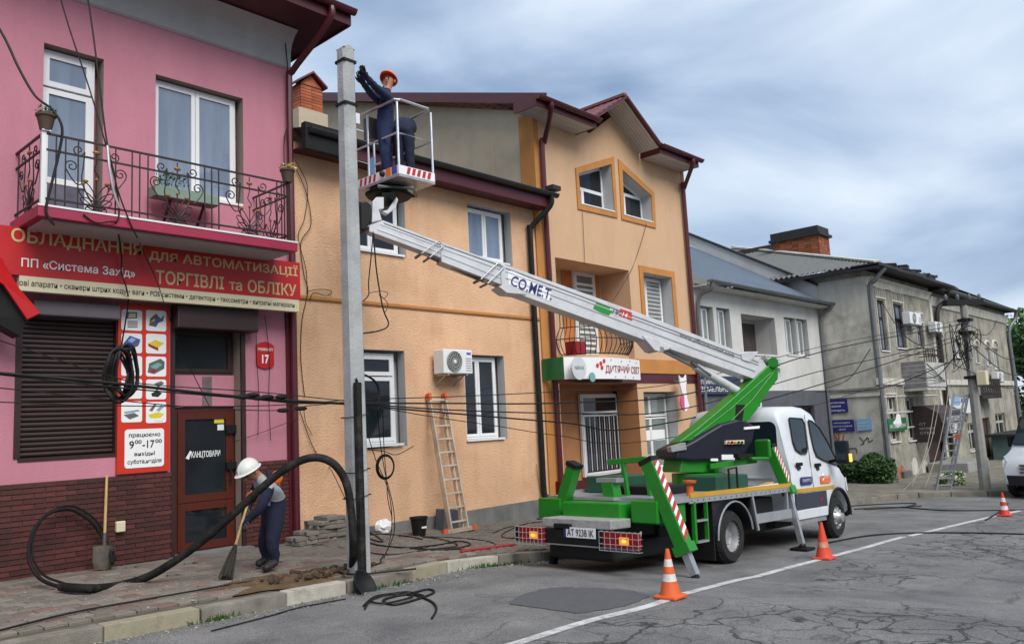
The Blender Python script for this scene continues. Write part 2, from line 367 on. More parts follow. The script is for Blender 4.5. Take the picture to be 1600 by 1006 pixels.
# road material with cracks and wear
rm=bpy.data.materials.new('cracked_asphalt'); rm.use_nodes=True; t=rm.node_tree; b=t.nodes['Principled BSDF']; l=t.links.new
tcn=N(t,'ShaderNodeTexCoord'); dn=N(t,'ShaderNodeTexNoise'); dn.inputs['Scale'].default_value=1.6; dn.inputs['Detail'].default_value=4; l(tcn.outputs['Object'],dn.inputs['Vector'])
sb=N(t,'ShaderNodeVectorMath',operation='SUBTRACT'); l(dn.outputs['Color'],sb.inputs[0]); sb.inputs[1].default_value=(.5,.5,.5)
sc=N(t,'ShaderNodeVectorMath',operation='SCALE'); l(sb.outputs[0],sc.inputs[0]); sc.inputs['Scale'].default_value=.9
ad=N(t,'ShaderNodeVectorMath',operation='ADD'); l(tcn.outputs['Object'],ad.inputs[0]); l(sc.outputs[0],ad.inputs[1])
def crack(scale,w):
    v=N(t,'ShaderNodeTexVoronoi',feature='DISTANCE_TO_EDGE'); v.inputs['Scale'].default_value=scale; l(ad.outputs[0],v.inputs['Vector'])
    mr=N(t,'ShaderNodeMapRange'); mr.inputs[1].default_value=0; mr.inputs[2].default_value=w; mr.inputs[3].default_value=1; mr.inputs[4].default_value=0; l(v.outputs['Distance'],mr.inputs[0]); return mr.outputs[0]
c1=crack(.75,.022); c2=crack(2.3,.05)
mk=N(t,'ShaderNodeTexNoise'); mk.inputs['Scale'].default_value=.42; mk.inputs['Detail'].default_value=3; l(tcn.outputs['Object'],mk.inputs['Vector'])
sp=N(t,'ShaderNodeSeparateXYZ'); l(tcn.outputs['Object'],sp.inputs[0])
geo=N(t,'ShaderNodeNewGeometry'); sp2=N(t,'ShaderNodeSeparateXYZ'); l(geo.outputs['Position'],sp2.inputs[0])
ym=N(t,'ShaderNodeMapRange'); ym.inputs[1].default_value=5.6; ym.inputs[2].default_value=4.3; ym.inputs[3].default_value=-.18; ym.inputs[4].default_value=.14; l(sp2.outputs['Y'],ym.inputs[0])
am=N(t,'ShaderNodeMath',operation='ADD'); l(mk.outputs[0],am.inputs[0]); l(ym.outputs[0],am.inputs[1])
m1=N(t,'ShaderNodeMapRange'); m1.inputs[1].default_value=.43; m1.inputs[2].default_value=.60; l(am.outputs[0],m1.inputs[0])
m2=N(t,'ShaderNodeMapRange'); m2.inputs[1].default_value=.55; m2.inputs[2].default_value=.70; l(am.outputs[0],m2.inputs[0])
x1=N(t,'ShaderNodeMath',operation='MULTIPLY'); l(c1,x1.inputs[0]); l(m1.outputs[0],x1.inputs[1])
x2=N(t,'ShaderNodeMath',operation='MULTIPLY'); l(c2,x2.inputs[0]); l(m2.outputs[0],x2.inputs[1])
xm=N(t,'ShaderNodeMath',operation='MAXIMUM'); l(x1.outputs[0],xm.inputs[0]); l(x2.outputs[0],xm.inputs[1])
gn=N(t,'ShaderNodeTexNoise'); gn.inputs['Scale'].default_value=.9; gn.inputs['Detail'].default_value=9; gn.inputs['Roughness'].default_value=.7; l(tcn.outputs['Object'],gn.inputs['Vector'])
gr=N(t,'ShaderNodeValToRGB'); gr.color_ramp.elements[0].position=.32; gr.color_ramp.elements[0].color=(.085,.085,.088,1); gr.color_ramp.elements[1].position=.7; gr.color_ramp.elements[1].color=(.20,.197,.192,1); l(gn.outputs[0],gr.inputs[0])
fn=N(t,'ShaderNodeTexNoise'); fn.inputs['Scale'].default_value=70; fn.inputs['Detail'].default_value=3; l(tcn.outputs['Object'],fn.inputs['Vector'])
fr=N(t,'ShaderNodeMapRange'); fr.inputs[1].default_value=.3; fr.inputs[2].default_value=.7; fr.inputs[3].default_value=.55; fr.inputs[4].default_value=1.45; l(fn.outputs[0],fr.inputs[0])
hv=N(t,'ShaderNodeHueSaturation'); l(gr.outputs[0],hv.inputs['Color']); l(fr.outputs[0],hv.inputs['Value'])
mxr=N(t,'ShaderNodeMixRGB'); l(xm.outputs[0],mxr.inputs[0]); l(hv.outputs[0],mxr.inputs[1]); mxr.inputs[2].default_value=(.022,.021,.020,1); l(mxr.outputs[0],b.inputs['Base Color'])
b.inputs['Roughness'].default_value=.8; b.inputs['Specular IOR Level'].default_value=.35
hh=N(t,'ShaderNodeMath',operation='MULTIPLY_ADD'); l(xm.outputs[0],hh.inputs[0]); hh.inputs[1].default_value=-1.2; l(fn.outputs[0],hh.inputs[2])
bn=N(t,'ShaderNodeBump'); bn.inputs['Strength'].default_value=.5; bn.inputs['Distance'].default_value=.012; l(hh.outputs[0],bn.inputs['Height']); l(bn.outputs[0],b.inputs['Normal'])
xr=[-60,-30,-12]+[x*.5 for x in range(-8,100)]+[52,56,60,70,85,110,150,199]
tag(strip(lambda x:-14,lambda x:kerbY(x)+.05,-RD,xr,3).build('road',rm,fix=False),kind='structure')
patchM=mat('fresh_asphalt_patch',(.075,.077,.085),.85,var=.12,scale=8,bump=.4,bscale=90)
mb=MB(); pts=[q+V((random.uniform(-.03,.03),random.uniform(-.03,.03),0)) for q in smooth_path([GR(*q,.004) for q in [(795,940),(838,922),(880,917),(930,918),(985,922),(1010,932),(975,946),(905,957),(850,949)]],5,closed=True)]; pts=[V((q.x,q.y,s(q.x)-RD+.004)) for q in pts]
mb.prism(pts,(0,0,.003)); tag(mb.build('road_patch',patchM),kind='structure')
lineM=mat('road_line_paint',(.50,.50,.49),.7,var=.2,scale=6,dirt=(.17,.17,.17),dscale=7,damt=.75)
def roadline(px,w,name):
    c=smooth_path([GR(*q,.004) for q in px],10); mb=MB()
    for i,p in enumerate(c):
        q=c[min(i+1,len(c)-1)]-c[max(i-1,0)]; n=V((-q.y,q.x,0)).normalized()*w/2
        for sgn in(-1,1): mb.v.append(V((p.x+n.x*sgn,p.y+n.y*sgn,s(p.x)-RD+.004)))
    for i in range(len(c)-1): mb.f.append([2*i,2*i+1,2*i+3,2*i+2]); mb.m.append(0)
    return mb.build(name,lineM,fix=False)
tag(roadline([(640,1055),(800,1006),(920,969),(1045,935),(1170,902),(1290,871),(1372,849),(1412,838)],.115,'road_line'),kind='structure')
tag(roadline([(1421,837),(1480,823),(1545,808),(1600,796),(1660,783)],.115,'road_line'),kind='structure')
# pavement base, pavers
pv=strip(lambda x:kerbY(x)+.1,lambda x:D+.3 if x<29 else 14,-.03,[x for x in xr if x<=60],3,sw).build('pavement',jointM); tag(pv,kind='structure')
far_apron=strip(lambda x:kerbY(x)+.12,lambda x:D+.28 if x<29 else 9.9,.0,[13.0]+[x*.5 for x in range(27,120)],3,sw)
apronM=mat('worn_paving',(.17,.155,.125),.95,var=.3,scale=2,bump=.5,bscale=30,dirt=(.09,.09,.05),dscale=1.5,damt=.8)
tag(far_apron.build('pavement_far_part',apronM,pv),kind='structure')
def soil_hole(x,y): return (x-5.55)**2/.9**2+(y-8.42)**2/.42**2<1
mp_=MB(); h=.096; c=.008
for (r_,z_) in ((h-.002,-.03),(h-.002,-.006),(h-.01,.0)): mp_.v+=[V((-r_,-r_,z_)),V((r_,-r_,z_)),V((r_,r_,z_)),V((-r_,r_,z_))]
for k in (0,4):
    for j in range(4): mp_.f.append([k+j,k+(j+1)%4,k+4+(j+1)%4,k+4+j]); mp_.m.append(0)
mp_.f.append([8,9,10,11]); mp_.m.append(0)
pmesh=[meshof(mp_,'paver',paverM),meshof(mp_,'paver',paverRedM)]
cells=[]
for i in range(-5,72):
    for j in range(18):
        x=1.5+i*.2+(.1 if j%2 else 0); y=11.36-j*.2
        if x<.6 or x>12.9 or y-.1<kerbY(x)+.2 : continue
        if random.random()<.006: continue
        cells.append((x,y))
def inview(x,y):
    d=V((x,y,s(x)))-EYE; w=d.dot(cf)
    if w<=0: return False
    return -10<800+FPX*d.dot(cR)/w<1610 and 503-FPX*d.dot(cU)/w<1015
cells.sort(key=lambda q:(not inview(*q),q[0]**2+q[1]**2))
stf=MB()
for k,(x,y) in enumerate(cells):
    red=random.random()<(.30 if 8.2<y<9.6 else .12); z=sw(x,y)+random.uniform(-.004,.004)
    m4=Matrix.Translation((x,y,z))@Matrix.Rotation(random.gauss(0,.02),4,'Z')@Matrix.Rotation(random.gauss(0,.012),4,'X')
    if k<300: inst(pmesh[red],'paver',pv,m4)
    else:
        stf.mi=int(red); stf.add([m4@q for q in mp_.v],mp_.f)
so=stf.build('pavers_beyond',[paverM,paverRedM],pv,fix=False); tag(so,kind='stuff')
sm=MB()
def soilf(u,v):
    a=u*2*PI; rr=v*(1+.22*math.sin(3*a+1)+.16*math.sin(7*a)+.1*math.sin(13*a+2)); x=5.35+1.05*rr*math.cos(a); y=8.36+.42*rr*math.sin(a)
    return (x,max(y,kerbY(x)+.17),s(x)+.002+(1-v*v)*.03*(1+.8*math.sin(x*23)*math.sin(y*31))+.006*math.sin(x*57)*math.sin(y*71)-.012*v**6)
sm.grid(soilf,72,14); tag(sm.build('soil_patch',soilM,smooth=True),'brown loose earth where pavers were lifted at the pole foot','earth',kind='stuff')
cm=MB()
for i in range(90):
    a=random.uniform(0,2*PI); rr=random.random()**.5; x=5.55+.75*rr*math.cos(a); y=max(kerbY(x)+.2,8.25+.3*rr*math.sin(a)); q=random.uniform(.012,.045); cm.sph((x,y,s(x)+.02+q*.5),q,6,(1,random.uniform(.7,1.2),.7),4)
for v_ in cm.v: v_+=V((random.uniform(-.006,.006),random.uniform(-.006,.006),random.uniform(-.006,.006)))
tag(cm.build('earth_clods',mat('dark_earth',(.05,.032,.018),1,var=.5,scale=12,bump=.6),fix=False),'dark clods of dug earth scattered at the pole foot','earth',kind='stuff')
dustM=mat('sand_dust',(.20,.165,.105),1,var=.4,scale=8)
# kerb
kb=thing('kerb',None,None,(0,0,0),kind='structure')
bnds=[-2,-1,0,1,2,2.95,3.83,4.75,5.5,6.45,7.1,8.2,9.3,10.2,11.1,12,13,14,15,16,17,18,19,20,21,22,23,23.8,24.4,24.9,25.3,25.7,26.6,27.6,29,31,34]
km={2.95:kerbYM,4.75:kerbWM,6.45:kerbYM,7.1:kerbWM}
for a,b_ in zip(bnds,bnds[1:]):
    a2,b2=a+.006,b_-.006; pa,pb=V((a2,kerbY(a2),s(a2))),V((b2,kerbY(b2),s(b2))); tt=(pb-pa).normalized(); n=V((-tt.y,tt.x,0)).normalized()*.16
    mb=MB(); lo=V((0,0,-.26)); j=V((random.uniform(-.008,.008),random.uniform(-.012,.012),random.uniform(-.01,.004)))
    mb.prism([pa+j,pb+j,pb+n+j,pa+n+j],lo); mb.build('kerb_stone',km.get(a,kerbM),kb,bevel=.014)
# loose grit along the kerb
gm=MB(); 
for i in range(2600):
    x=random.uniform(2.2,12); y=kerbY(x)-abs(random.gauss(0,.16))-.02; q=random.uniform(.006,.02); c=V((x,y,s(x)-RD+q*.4))
    if i%3==0: x=random.uniform(1.5,9); y=random.uniform(8,10.6); c=V((x,y,sw(x,y)+q*.4))
    vs=[c+V((random.uniform(-q,q),random.uniform(-q,q),random.uniform(-q*.4,q*.7))) for k in range(4)]; gm.add(vs,[(0,1,2),(0,2,3),(0,3,1),(1,3,2)])
gritM=mat('pale_grit',(.26,.24,.20),1,var=.5,scale=20)
tag(gm.build('grit',gritM,fix=False),'pale grit and dust lying along the kerb and pavement','grit',kind='stuff')
wm=MB()
for cx,spread in ((6.0,.3),(8.35,.35),(7.8,.2),(4.0,.12)):
    for i in range(70):
        x=cx+random.gauss(0,spread); y=kerbY(x)-.015-abs(random.gauss(0,.03)); z=s(x)-RD; hh_=random.uniform(.02,.08); a=random.uniform(0,PI)
        d=V((math.cos(a),math.sin(a),0))*.012; w=V((random.gauss(0,.02),random.gauss(0,.02),hh_)); wm.add([V((x,y,z))-d,V((x,y,z))+d,V((x,y,z))+w],[(0,1,2)])
tag(wm.build('weeds',leafM,fix=False),'small green weeds growing at the foot of the kerb','weeds',kind='stuff')
# ================================================================= building helpers
def wall(mb,outer,holes,Y,dep,wi=0,ri=1):
    polys=[[V((x,z,0)) for x,z in outer]]+[[V((x,z,0)) for x,z in h] for h in holes]
    flat=[q for p in polys for q in p]; mb.mi=wi
    mb.add([(q.x,Y,q.y) for q in flat],tessellate_polygon(polys)); mb.mi=ri
    for hi,h in enumerate(holes):
        n=len(h); mb.mi=ri if not isinstance(ri,(list,tuple)) else ri[hi]
        for i in range(n):
            (ax,az),(bx,bz)=h[i],h[(i+1)%n]; mb.add([(ax,Y,az),(bx,Y,bz),(bx,Y+dep,bz),(ax,Y+dep,az)],[(0,1,2,3)])
    mb.mi=wi
def rect(x0,x1,z0,z1): return [(x0,z0),(x1,z0),(x1,z1),(x0,z1)]
def window(par,x0,x1,z0,z1,Y,panes,fm=None,gm=None,fw=.055,sill=None,name='window',gms=None,dep=.07,handle=True):
    fm=fm or whiteM; gm=gm or glassM; w,h=x1-x0,z1-z0; mb=MB(); o=.035
    mb.box(x0,x0+o,Y,Y+dep,z0,z1); mb.box(x1-o,x1,Y,Y+dep,z0,z1); mb.box(x0+o,x1-o,Y+.001,Y+dep,z0,z0+o); mb.box(x0+o,x1-o,Y+.001,Y+dep,z1-o,z1)
    rs=[]
    for (u0,u1,v0,v1) in panes:
        a0,a1=x0+o+u0*(w-2*o),x0+o+u1*(w-2*o); b0,b1=z0+o+v0*(h-2*o),z0+o+v1*(h-2*o); g=.004
        a0+=g;a1-=g;b0+=g;b1-=g; y0=Y-.012
        mb.box(a0,a0+fw,y0,Y+dep*.8,b0,b1); mb.box(a1-fw,a1,y0,Y+dep*.8,b0,b1); mb.box(a0+fw,a1-fw,y0+.001,Y+dep*.8,b0,b0+fw); mb.box(a0+fw,a1-fw,y0+.001,Y+dep*.8,b1-fw,b1)
        rs.append((a0+fw,a1-fw,b0+fw,b1-fw))
    f=mb.build(name,fm,par)
    for i,(a0,a1,b0,b1) in enumerate(rs):
        MB().box(a0-.004,a1+.004,Y+.012,Y+.03,b0-.004,b1+.004).build('pane',gms[i] if gms else gm,f)
    if sill: MB().box(x0-.04,x1+.04,Y-sill,Y+.01,z0-.045,z0-.006).build('sill',whiteM,f)
    return f
TWO=[(0,.5,0,1),(.5,1,0,1)]
def pipe(path,r,m,par,name='downpipe',k=4,brackets=()):
    return MB().tube(smooth_path(path,k) if k>1 else path,r,8).build(name,m,par,smooth=True)
def gutter(par,x0,x1,Y,z,m,r=.07):
    mb=MB()
    pr=[(math.cos(a)*r,math.sin(a)*r) for a in [PI+PI*i/8 for i in range(9)]]
    for i in range(8): mb.add([(x0,Y+pr[i][0],z+pr[i][1]),(x1,Y+pr[i][0],z+pr[i][1]),(x1,Y+pr[i+1][0],z+pr[i+1][1]),(x0,Y+pr[i+1][0],z+pr[i+1][1])],[(0,1,2,3)])
    mb.bar((x0,Y-r,z),(x1,Y-r,z),.02,.02); mb.add([(x0,Y+a,z+b) for a,b in pr],[tuple(range(9))]); mb.add([(x1,Y+a,z+b) for a,b in pr],[tuple(range(9))])
    return mb.build('gutter',m,par,fix=False)
def X_(x,y,Y=D): return F(x,y,Y).x
def Z_(x,y,Y=D): return F(x,y,Y).z
# ================================================================= PINK BUILDING
pk=thing('pink_house','pink stucco house with wrought iron balcony above a red shop sign','house',(4,D+3,0))
px1=7.30; zt=7.74
bd=(X_(66,200),X_(161,200),4.50,Z_(66,66)); bw=(X_(243,200),X_(380,220),Z_(243,298),Z_(243,116))
sh=(X_(30,600),X_(182,600),Z_(28,716),Z_(30,488)); ent=(X_(272,700),X_(377,700),-.02,Z_(272,510))
mb=MB(); wall(mb,rect(-3,px1,-.4,zt),[rect(*bd),rect(*bw),rect(*sh),rect(*ent)],D,.24,0,1)
mb.box(-3,px1,D+.3,D+.32,-.4,zt); mb.add([(px1,D,-.4),(px1,D+9,-.4),(px1,D+9,zt+.6),(px1,D,zt+.6)],[(0,1,2,3)]); mb.add([(-3,D,-.4),(-3,D+9,-.4),(-3,D+9,zt),(-3,D,zt)],[(0,1,2,3)]); mb.add([(-3,D+9,-.4),(px1,D+9,-.4),(px1,D+9,zt),(-3,D+9,zt)],[(0,1,2,3)])
mb.build('wall',[pinkM,revealBrownM],pk)
# cove frieze and eave
mb=MB(); pr=[(D-.012,zt),(D-.05,zt+.03),(D-.055,zt+.28),(D-.10,zt+.42),(D-.20,zt+.54),(D-.30,zt+.60),(D+.1,zt+.60),(D+.1,zt)]
mb.prism([(-3,y,z) for y,z in pr],(px1+.03+3,0,0)); mb.build('frieze',friezeM,pk)
ev=MB(); ez=zt+.62; xe=7.86
ev.box(-3,xe,10.52,D+3,ez,ez+.05); ev.box(-3,xe+.02,10.48,10.52,ez-.03,ez+.2); ev.box(xe,xe+.03,10.52,D+3,ez-.03,ez+.24); ev.build('eave',maroonM,pk)
gutter(pk,-3,xe+.05,10.41,ez+.20,maroonM,.075)
rf=MB()
def rff(u,v): x=-3+(xe+.1+3)*u; y=10.42+4.5*v; return (x,y,ez+.24+v*2.4+.025*abs(math.sin(u*PI*33)))
rf.grid(rff,132,8); rf.build('roof',tileDarkM,pk,fix=False)
dpx=px1-.03
pipe([(7.45,10.43,ez+.17),(7.45,10.43,ez-.02),(7.40,10.7,ez-.28),(7.28,D-.16,ez-.72),(dpx,D-.09,ez-.95),(dpx,D-.09,5),(dpx,D-.09,2.5),(dpx,D-.09,.02)],.055,maroonM,pk)
MB().box(px1-.13,px1+.012,D-.045,D-.001,-.1,Z_(463,490)).build('corner_strip',maroonM,pk)
# balcony door, window
w,h=bd[1]-bd[0],bd[3]-bd[2]
window(pk,bd[0],bd[1]-.07,bd[2],bd[3]-.02,D+.14,[(0,1,.80,1),(0,1,.0,.79)],gm=glassBlueM,name='balcony_door',fw=.075)
MB().box(bd[0]+.12,bd[1]-.2,D+.125,D+.152,bd[2]+.09,bd[2]+.62).build('door_panel',mat('dark_panel',(.10,.10,.13),.3,var=.4,scale=5),pk)
MB().box(bd[0]+.1,bd[1]-.18,D+.12,D+.19,bd[2]+.62,bd[2]+.70).build('door_rail',whiteM,pk)
window(pk,bw[0],bw[1]-.06,bw[2]+.03,bw[3]-.02,D+.14,TWO,gm=glassBlueM,fw=.06,sill=.16)
# balcony
by0=10.5; bx0,bx1=3.27,6.63; bz=4.48
mb=MB(); mb.mi=0; mb.prism([(bx0-.06,D-.01,bz),(bx1+.12,D-.01,bz),(bx1+.12,by0-.06,bz),(bx0-.06,by0-.06,bz)],(0,0,-.14))
bal=mb.build('balcony',slabRedM,pk,bevel=.01)
MB().prism([(bx0+.03,D-.01,bz-.141),(bx1+.03,D-.01,bz-.141),(bx1+.03,by0+.05,bz-.141),(bx0+.03,by0+.05,bz-.141)],(0,0,-.03)).build('soffit',friezeM,bal)
MB().box(bx0-.065,bx1+.125,by0-.068,by0-.058,bz-.012,bz+.012).build('drip_edge',whiteM,bal)
rt=5.39; rl=[rt,rt-.20,rt-.36,bz+.09]
for z,ww in ((rt,.03),(rt-.2,.022),(bz+.1,.022)):
    mb=MB(); mb.bar((bx0,by0,z),(bx1,by0,z),ww,.022); mb.build('rail',ironM,bal)
    for xx in(bx0,bx1): MB().bar((xx,by0,z),(xx,D,z),ww,.022).build('rail',ironM,bal)
MB().bar((bx0,by0,bz),(bx0,by0,rt+.02),.05,.05).build('post',whiteM,bal)
MB().bar((bx1,by0,bz),(bx1,by0,rt),.03,.03).build('post',ironM,bal)
barm=meshof(MB().bar((0,0,0),(0,0,rt-bz-.02),.014,.014),'bar',ironM)
def spiral(cx,cz,r0,turns,a0,sg,n=22):
    return [(cx+sg*math.cos(a0+2*PI*turns*i/n)*r0*(1-.78*i/n),0,cz+math.sin(a0+2*PI*turns*i/n)*r0*(1-.78*i/n)) for i in range(n+1)]
def motif():
    m=MB(); m.mi=0; H=rt-bz
    for sg in(-1,1):
        m.tube(smooth_path([(sg*.05,0,.14),(sg*.17,0,.36),(sg*.16,0,.55),(sg*.14,0,.76)]+[tuple(q) for q in spiral(sg*.215,.78,.075,1.35,PI,-sg if 0 else sg)][1:],2),.0085,5)
        m.tube(smooth_path([(sg*.12,0,.38),(sg*.22,0,.34),(sg*.30,0,.42),(sg*.36,0,.52)],4)+[V(q) for q in spiral(sg*.29,.56,.075,1.3,0,sg)],.0085,5)
        for k,(a,Lp) in enumerate(((20,.20),(42,.27),(64,.31))):
            a=R(a); d=(math.cos(a)*sg,math.sin(a)); nrm=(-d[1],d[0])
            loop=[]
            for i in range(15):
                tt=i/14*2*PI; al=(1-math.cos(tt))/2*Lp; lt=math.sin(tt)*.045; loop.append((d[0]*al+nrm[0]*lt,0,.10+d[1]*al+nrm[1]*lt))
            m.tube(loop,.0075,4)
    m.tube([(0,0,.1),(0,0,.42)]+[(.03*math.sin(i*1.1),0,.42+i*.035) for i in range(6)]+[(0,0,.66),(0,0,H-.03)],.008,4)
    for i in range(7): a=PI*i/6; m.tube([(0,0,.03),(.12*math.cos(a),0,.03+.085*math.sin(a))],.009,4)
    m.tube([(.13*math.cos(PI*i/10),0,.03+.09*math.sin(PI*i/10)) for i in range(11)],.008,4)
    m.mi=1
    m.sph((0,0,H-.12),.045,8,(1.2,.6,.6),4); m.sph((.13,0,.40),.03,6,(1.3,.7,.7),4); m.sph((-.13,0,.40),.03,6,(1.3,.7,.7),4); m.sph((0,0,.44),.022,6)
    return meshof(m,'scrollwork',[ironM,goldM])
mo=motif()
for px_ in (150,277,390):
    x=X_(px_,330,by0); inst(mo,'scrollwork',bal,Matrix.Translation((x,by0,bz)))
for xx in (bx0,bx1): inst(mo,'scrollwork',bal,Matrix.Translation((xx,(by0+D)/2,bz))@Matrix.Rotation(PI/2,4,'Z'))
for px_ in (86,101,121,206,218,231,320,331,342,433,440,180):
    inst(barm,'bar',bal,Matrix.Translation((X_(px_,330,by0),by0,bz)))
for xx in (bx0,bx1):
    for yy in (by0+.1,D-.1): inst(barm,'bar',bal,Matrix.Translation((xx,yy,bz)))
# entrance: transom, pink infill, door
ey=D+.2; dx0,dx1=X_(273,700,ey),X_(364,700,ey)+.03
window(pk,ent[0],ent[1]-.02,Z_(272,585,ey),ent[3],ey,[(0,1,0,1)],fm=brownM,gm=glassM,fw=.05,name='transom_window')
MB().box(ent[0],ent[1],ey+.005,ey+.05,Z_(272,636,ey)+.0,Z_(272,585,ey)-.003).build('infill_panel',pinkM,pk)
MB().box(X_(316,600,ey),X_(331,600,ey),ey-.002,ey+.003,Z_(316,634,ey),Z_(316,588,ey)).build('grey_stain_panel',mat('grey_stain',(.17,.12,.135),.9,var=.3,scale=8),pk)
dz1=Z_(272,640,ey); 
for a,b_ in ((X_(266,650),ent[0]+.001),(ent[1]-.001,X_(381,650)+.02)): MB().box(a,b_,D-.03,D+.012,-.1,Z_(272,497)).build('door_pilaster',brownM,pk)
MB().box(dx1,ent[1],ey-.02,ey+.06,-.05,dz1).build('side_panel',revealBrownM,pk)
zm=Z_(300,786,ey)
dr=window(pk,dx0,dx1,.0,dz1,ey,[(0,1,0,(zm)/dz1),(0,1,(zm)/dz1,1)],fm=doorM,gm=glassM,fw=.11,name='shop_door',dep=.09)
MB().tube([(dx1-.1,ey-.06,.95),(dx1-.1,ey-.06,1.3)],.014,6).build('handle',blackM,dr)
MB().box(X_(352,727,ey),X_(369,727,ey),ey-.06,ey,Z_(352,733,ey),Z_(352,722,ey)).build('hinge',blackM,dr); MB().box(X_(352,676,ey),X_(369,676,ey),ey-.06,ey,Z_(352,677,ey),Z_(352,664,ey)).build('hinge',blackM,dr)
p=F(300,717,ey-.015); q=F(345,709,ey-.015); text('КАНЦТОВАРИ',(p.x,ey+.008,p.z),XA,ZA,q.x-p.x,.11,whiteTextM,dr,bold=.02)
p=F(291,718,ey-.015); MB().prism([(p.x,ey+.004,p.z+.02),(p.x+.07,ey+.004,p.z+.13),(p.x+.09,ey+.004,p.z+.11),(p.x+.05,ey+.004,p.z)],(0,.003,0)).build('emblem',whiteTextM,dr)
for (a,b_,c,d),m in (((335,652,350,661),yellowPrintM),((340,663,350,672),whiteM)): MB().box(X_(a,b_,ey),X_(c,b_,ey),ey+.004,ey+.009,Z_(a,d,ey),Z_(a,b_,ey)).build('sticker',m,dr)
MB().box(ent[0]-.1,ent[1]+.1,D-.18,D+.2,-.12,.015).build('door_step',plinthM,pk)
MB().box(X_(266,500),X_(392,500),D-.24,D-.002,Z_(272,515),Z_(272,478)).build('shutter_box',brownM,pk,bevel=.02)
# roller shutter
mb=MB(); mb.box(sh[0],sh[1],D+.10,D+.12,sh[2],sh[3]); mb.box(sh[0]-.05,sh[0]+.02,D-.02,D+.1,sh[2],sh[3]); mb.box(sh[1]-.02,sh[1]+.03,D-.02,D+.1,sh[2],sh[3]); mb.box(sh[0],sh[1],D-.01,D+.1,sh[2]-.05,sh[2]); rsd=mb.build('roller_shutter',brownM,pk)
slm=MB(); wv=sh[1]-sh[0]-.05
prf=[(0,0),(-.012,.012),(-.016,.03),(-.012,.05),(0,.056),(.01,.05),(.01,.005)]
slm.prism([(0,y,z) for y,z in prf],(wv,0,0)); slat=meshof(slm,'slat',mat('shutter_slat',(.030,.015,.014),.4,var=.15,rnd=.15))
k=0; z=sh[2]+.01
while z<sh[3]-.05: inst(slat,'slat',rsd,Matrix.Translation((sh[0]+.025,D+.075,z))); z+=.0625
MB().box(X_(52,478,D-.2),X_(188,478,D-.2),D-.22,D-.003,Z_(60,492,D-.2),Z_(60,468,D-.2)).build('shutter_box',mat('grey_shutter_box',(.10,.085,.10),.6),pk,bevel=.015)
# brick plinth
bpz=Z_(100,750)
def bricks(x0,x1,z1,nm):
    b_=MB().box(x0,x1,D-.022,D-.002,-.3,z1).build(nm,mortarM,pk)
    bl,bh=.25,.065; base=MB(); base.box(0,bl-.012,-.014,.012,0,bh-.012); base.m=[0]*len(base.f)
    me=meshof(base,'brick',brickM); half=MB(); half.box(0,bl/2-.012,-.014,.012,0,bh-.012); mh=meshof(half,'brick',brickM)
    z=z1-bh; r_=0
    while z>s(x0)-.05:
        x=x0+.006-(bl/2 if r_%2 else 0)
        while x<x1-.03:
            a=max(x,x0+.004); e=min(x+bl-.012,x1-.004)
            if e-a>bl*.8: inst(me,'brick',b_,Matrix.Translation((a,D-.024,z+.006+random.uniform(-.001,.001))))
            elif e-a>.05: inst(mh,'brick',b_,Matrix.Translation((a,D-.024,z+.006))@Matrix.Diagonal(((e-a)/(bl/2-.012),1,1,1)))
            x+=bl
        z-=bh; r_+=1
bricks(2.55,X_(265,800),bpz,'brick_plinth'); bricks(X_(382,780),px1-.13,Z_(400,721),'brick_plinth')
MB().box(-3,2.549,D-.03,D-.002,-.3,bpz).build('brick_plinth_end',brickM,pk)
# things on the pink house
SY=11.12
sx0,sx1=X_(-8,400,SY),X_(469,440,SY); szt=Z_(470,411,SY); szb=Z_(464,487,SY)
sg=thing('shop_sign','long red shop sign with gold Cyrillic letters below the iron balcony','sign',((sx0+sx1)/2,SY,szb))
MB().box(sx0,sx1,SY,SY+.1,szb+.19,szt).build('board',redSignM,sg); MB().box(X_(30,440,SY),sx1-.03,SY-.003,SY+.097,szb,szb+.187).build('strip',creamM,sg)
def stext(body,a,b_,ht,m,par,Y,bold=.02,**k):
    p,q=F(*a,Y),F(*b_,Y); return text(body,(p.x,Y,(p.z+q.z)/2),XA,ZA,q.x-p.x,ht,m,par,bold=bold,**k)
stext('ОБЛАДНАННЯ',(17,382),(222,403),.205,goldTextM,sg,SY,.016); stext('для',(233,410),(277,413),.155,goldTextM,sg,SY,.012); stext('АВТОМАТИЗАЦІЇ',(285,415),(465,434),.20,goldTextM,sg,SY,.016)
stext('ПП «Система Захід»',(33,419),(211,436),.135,whiteTextM,sg,SY,.012); stext('ТОРГІВЛІ',(243,443),(350,453),.195,goldTextM,sg,SY,.016); stext('та',(358,453),(378,455),.13,goldTextM,sg,SY,.012); stext('ОБЛІКУ',(387,457),(463,463),.195,goldTextM,sg,SY,.016)
stext('ові апарати • сканери штрих коду • ваги • POS системи • детектори • таксометри • витратні матеріали',(30,450),(460,481),.095,blackTextM,sg,SY-.004,.008)
# folded awning end on the left
aw=thing('folded_awning','folded red awning end with dark canvas at the left end of the shop sign','awning',(3.1,11,2.9))
a0=[F(-30,390,11.02),F(2,402,11.04),F(30,450,10.98),F(64,489,10.9),F(43,499,10.85),F(6,444,10.85),F(-30,420,10.85)]
MB().prism(a0,(.0,.05,-.01)).build('fascia',redSignM,aw,bevel=.008)
a1=[F(-30,421,10.95),F(6,441,10.95),F(42,500,10.93),F(32,525,10.98),F(-30,490,11)]
MB().prism(a1,(.0,.3,.0)).build('canvas',mat('black_canvas',(.008,.007,.007),.9,var=.2),aw)  # black sheet stands in for the shadow and shutter box below the awning
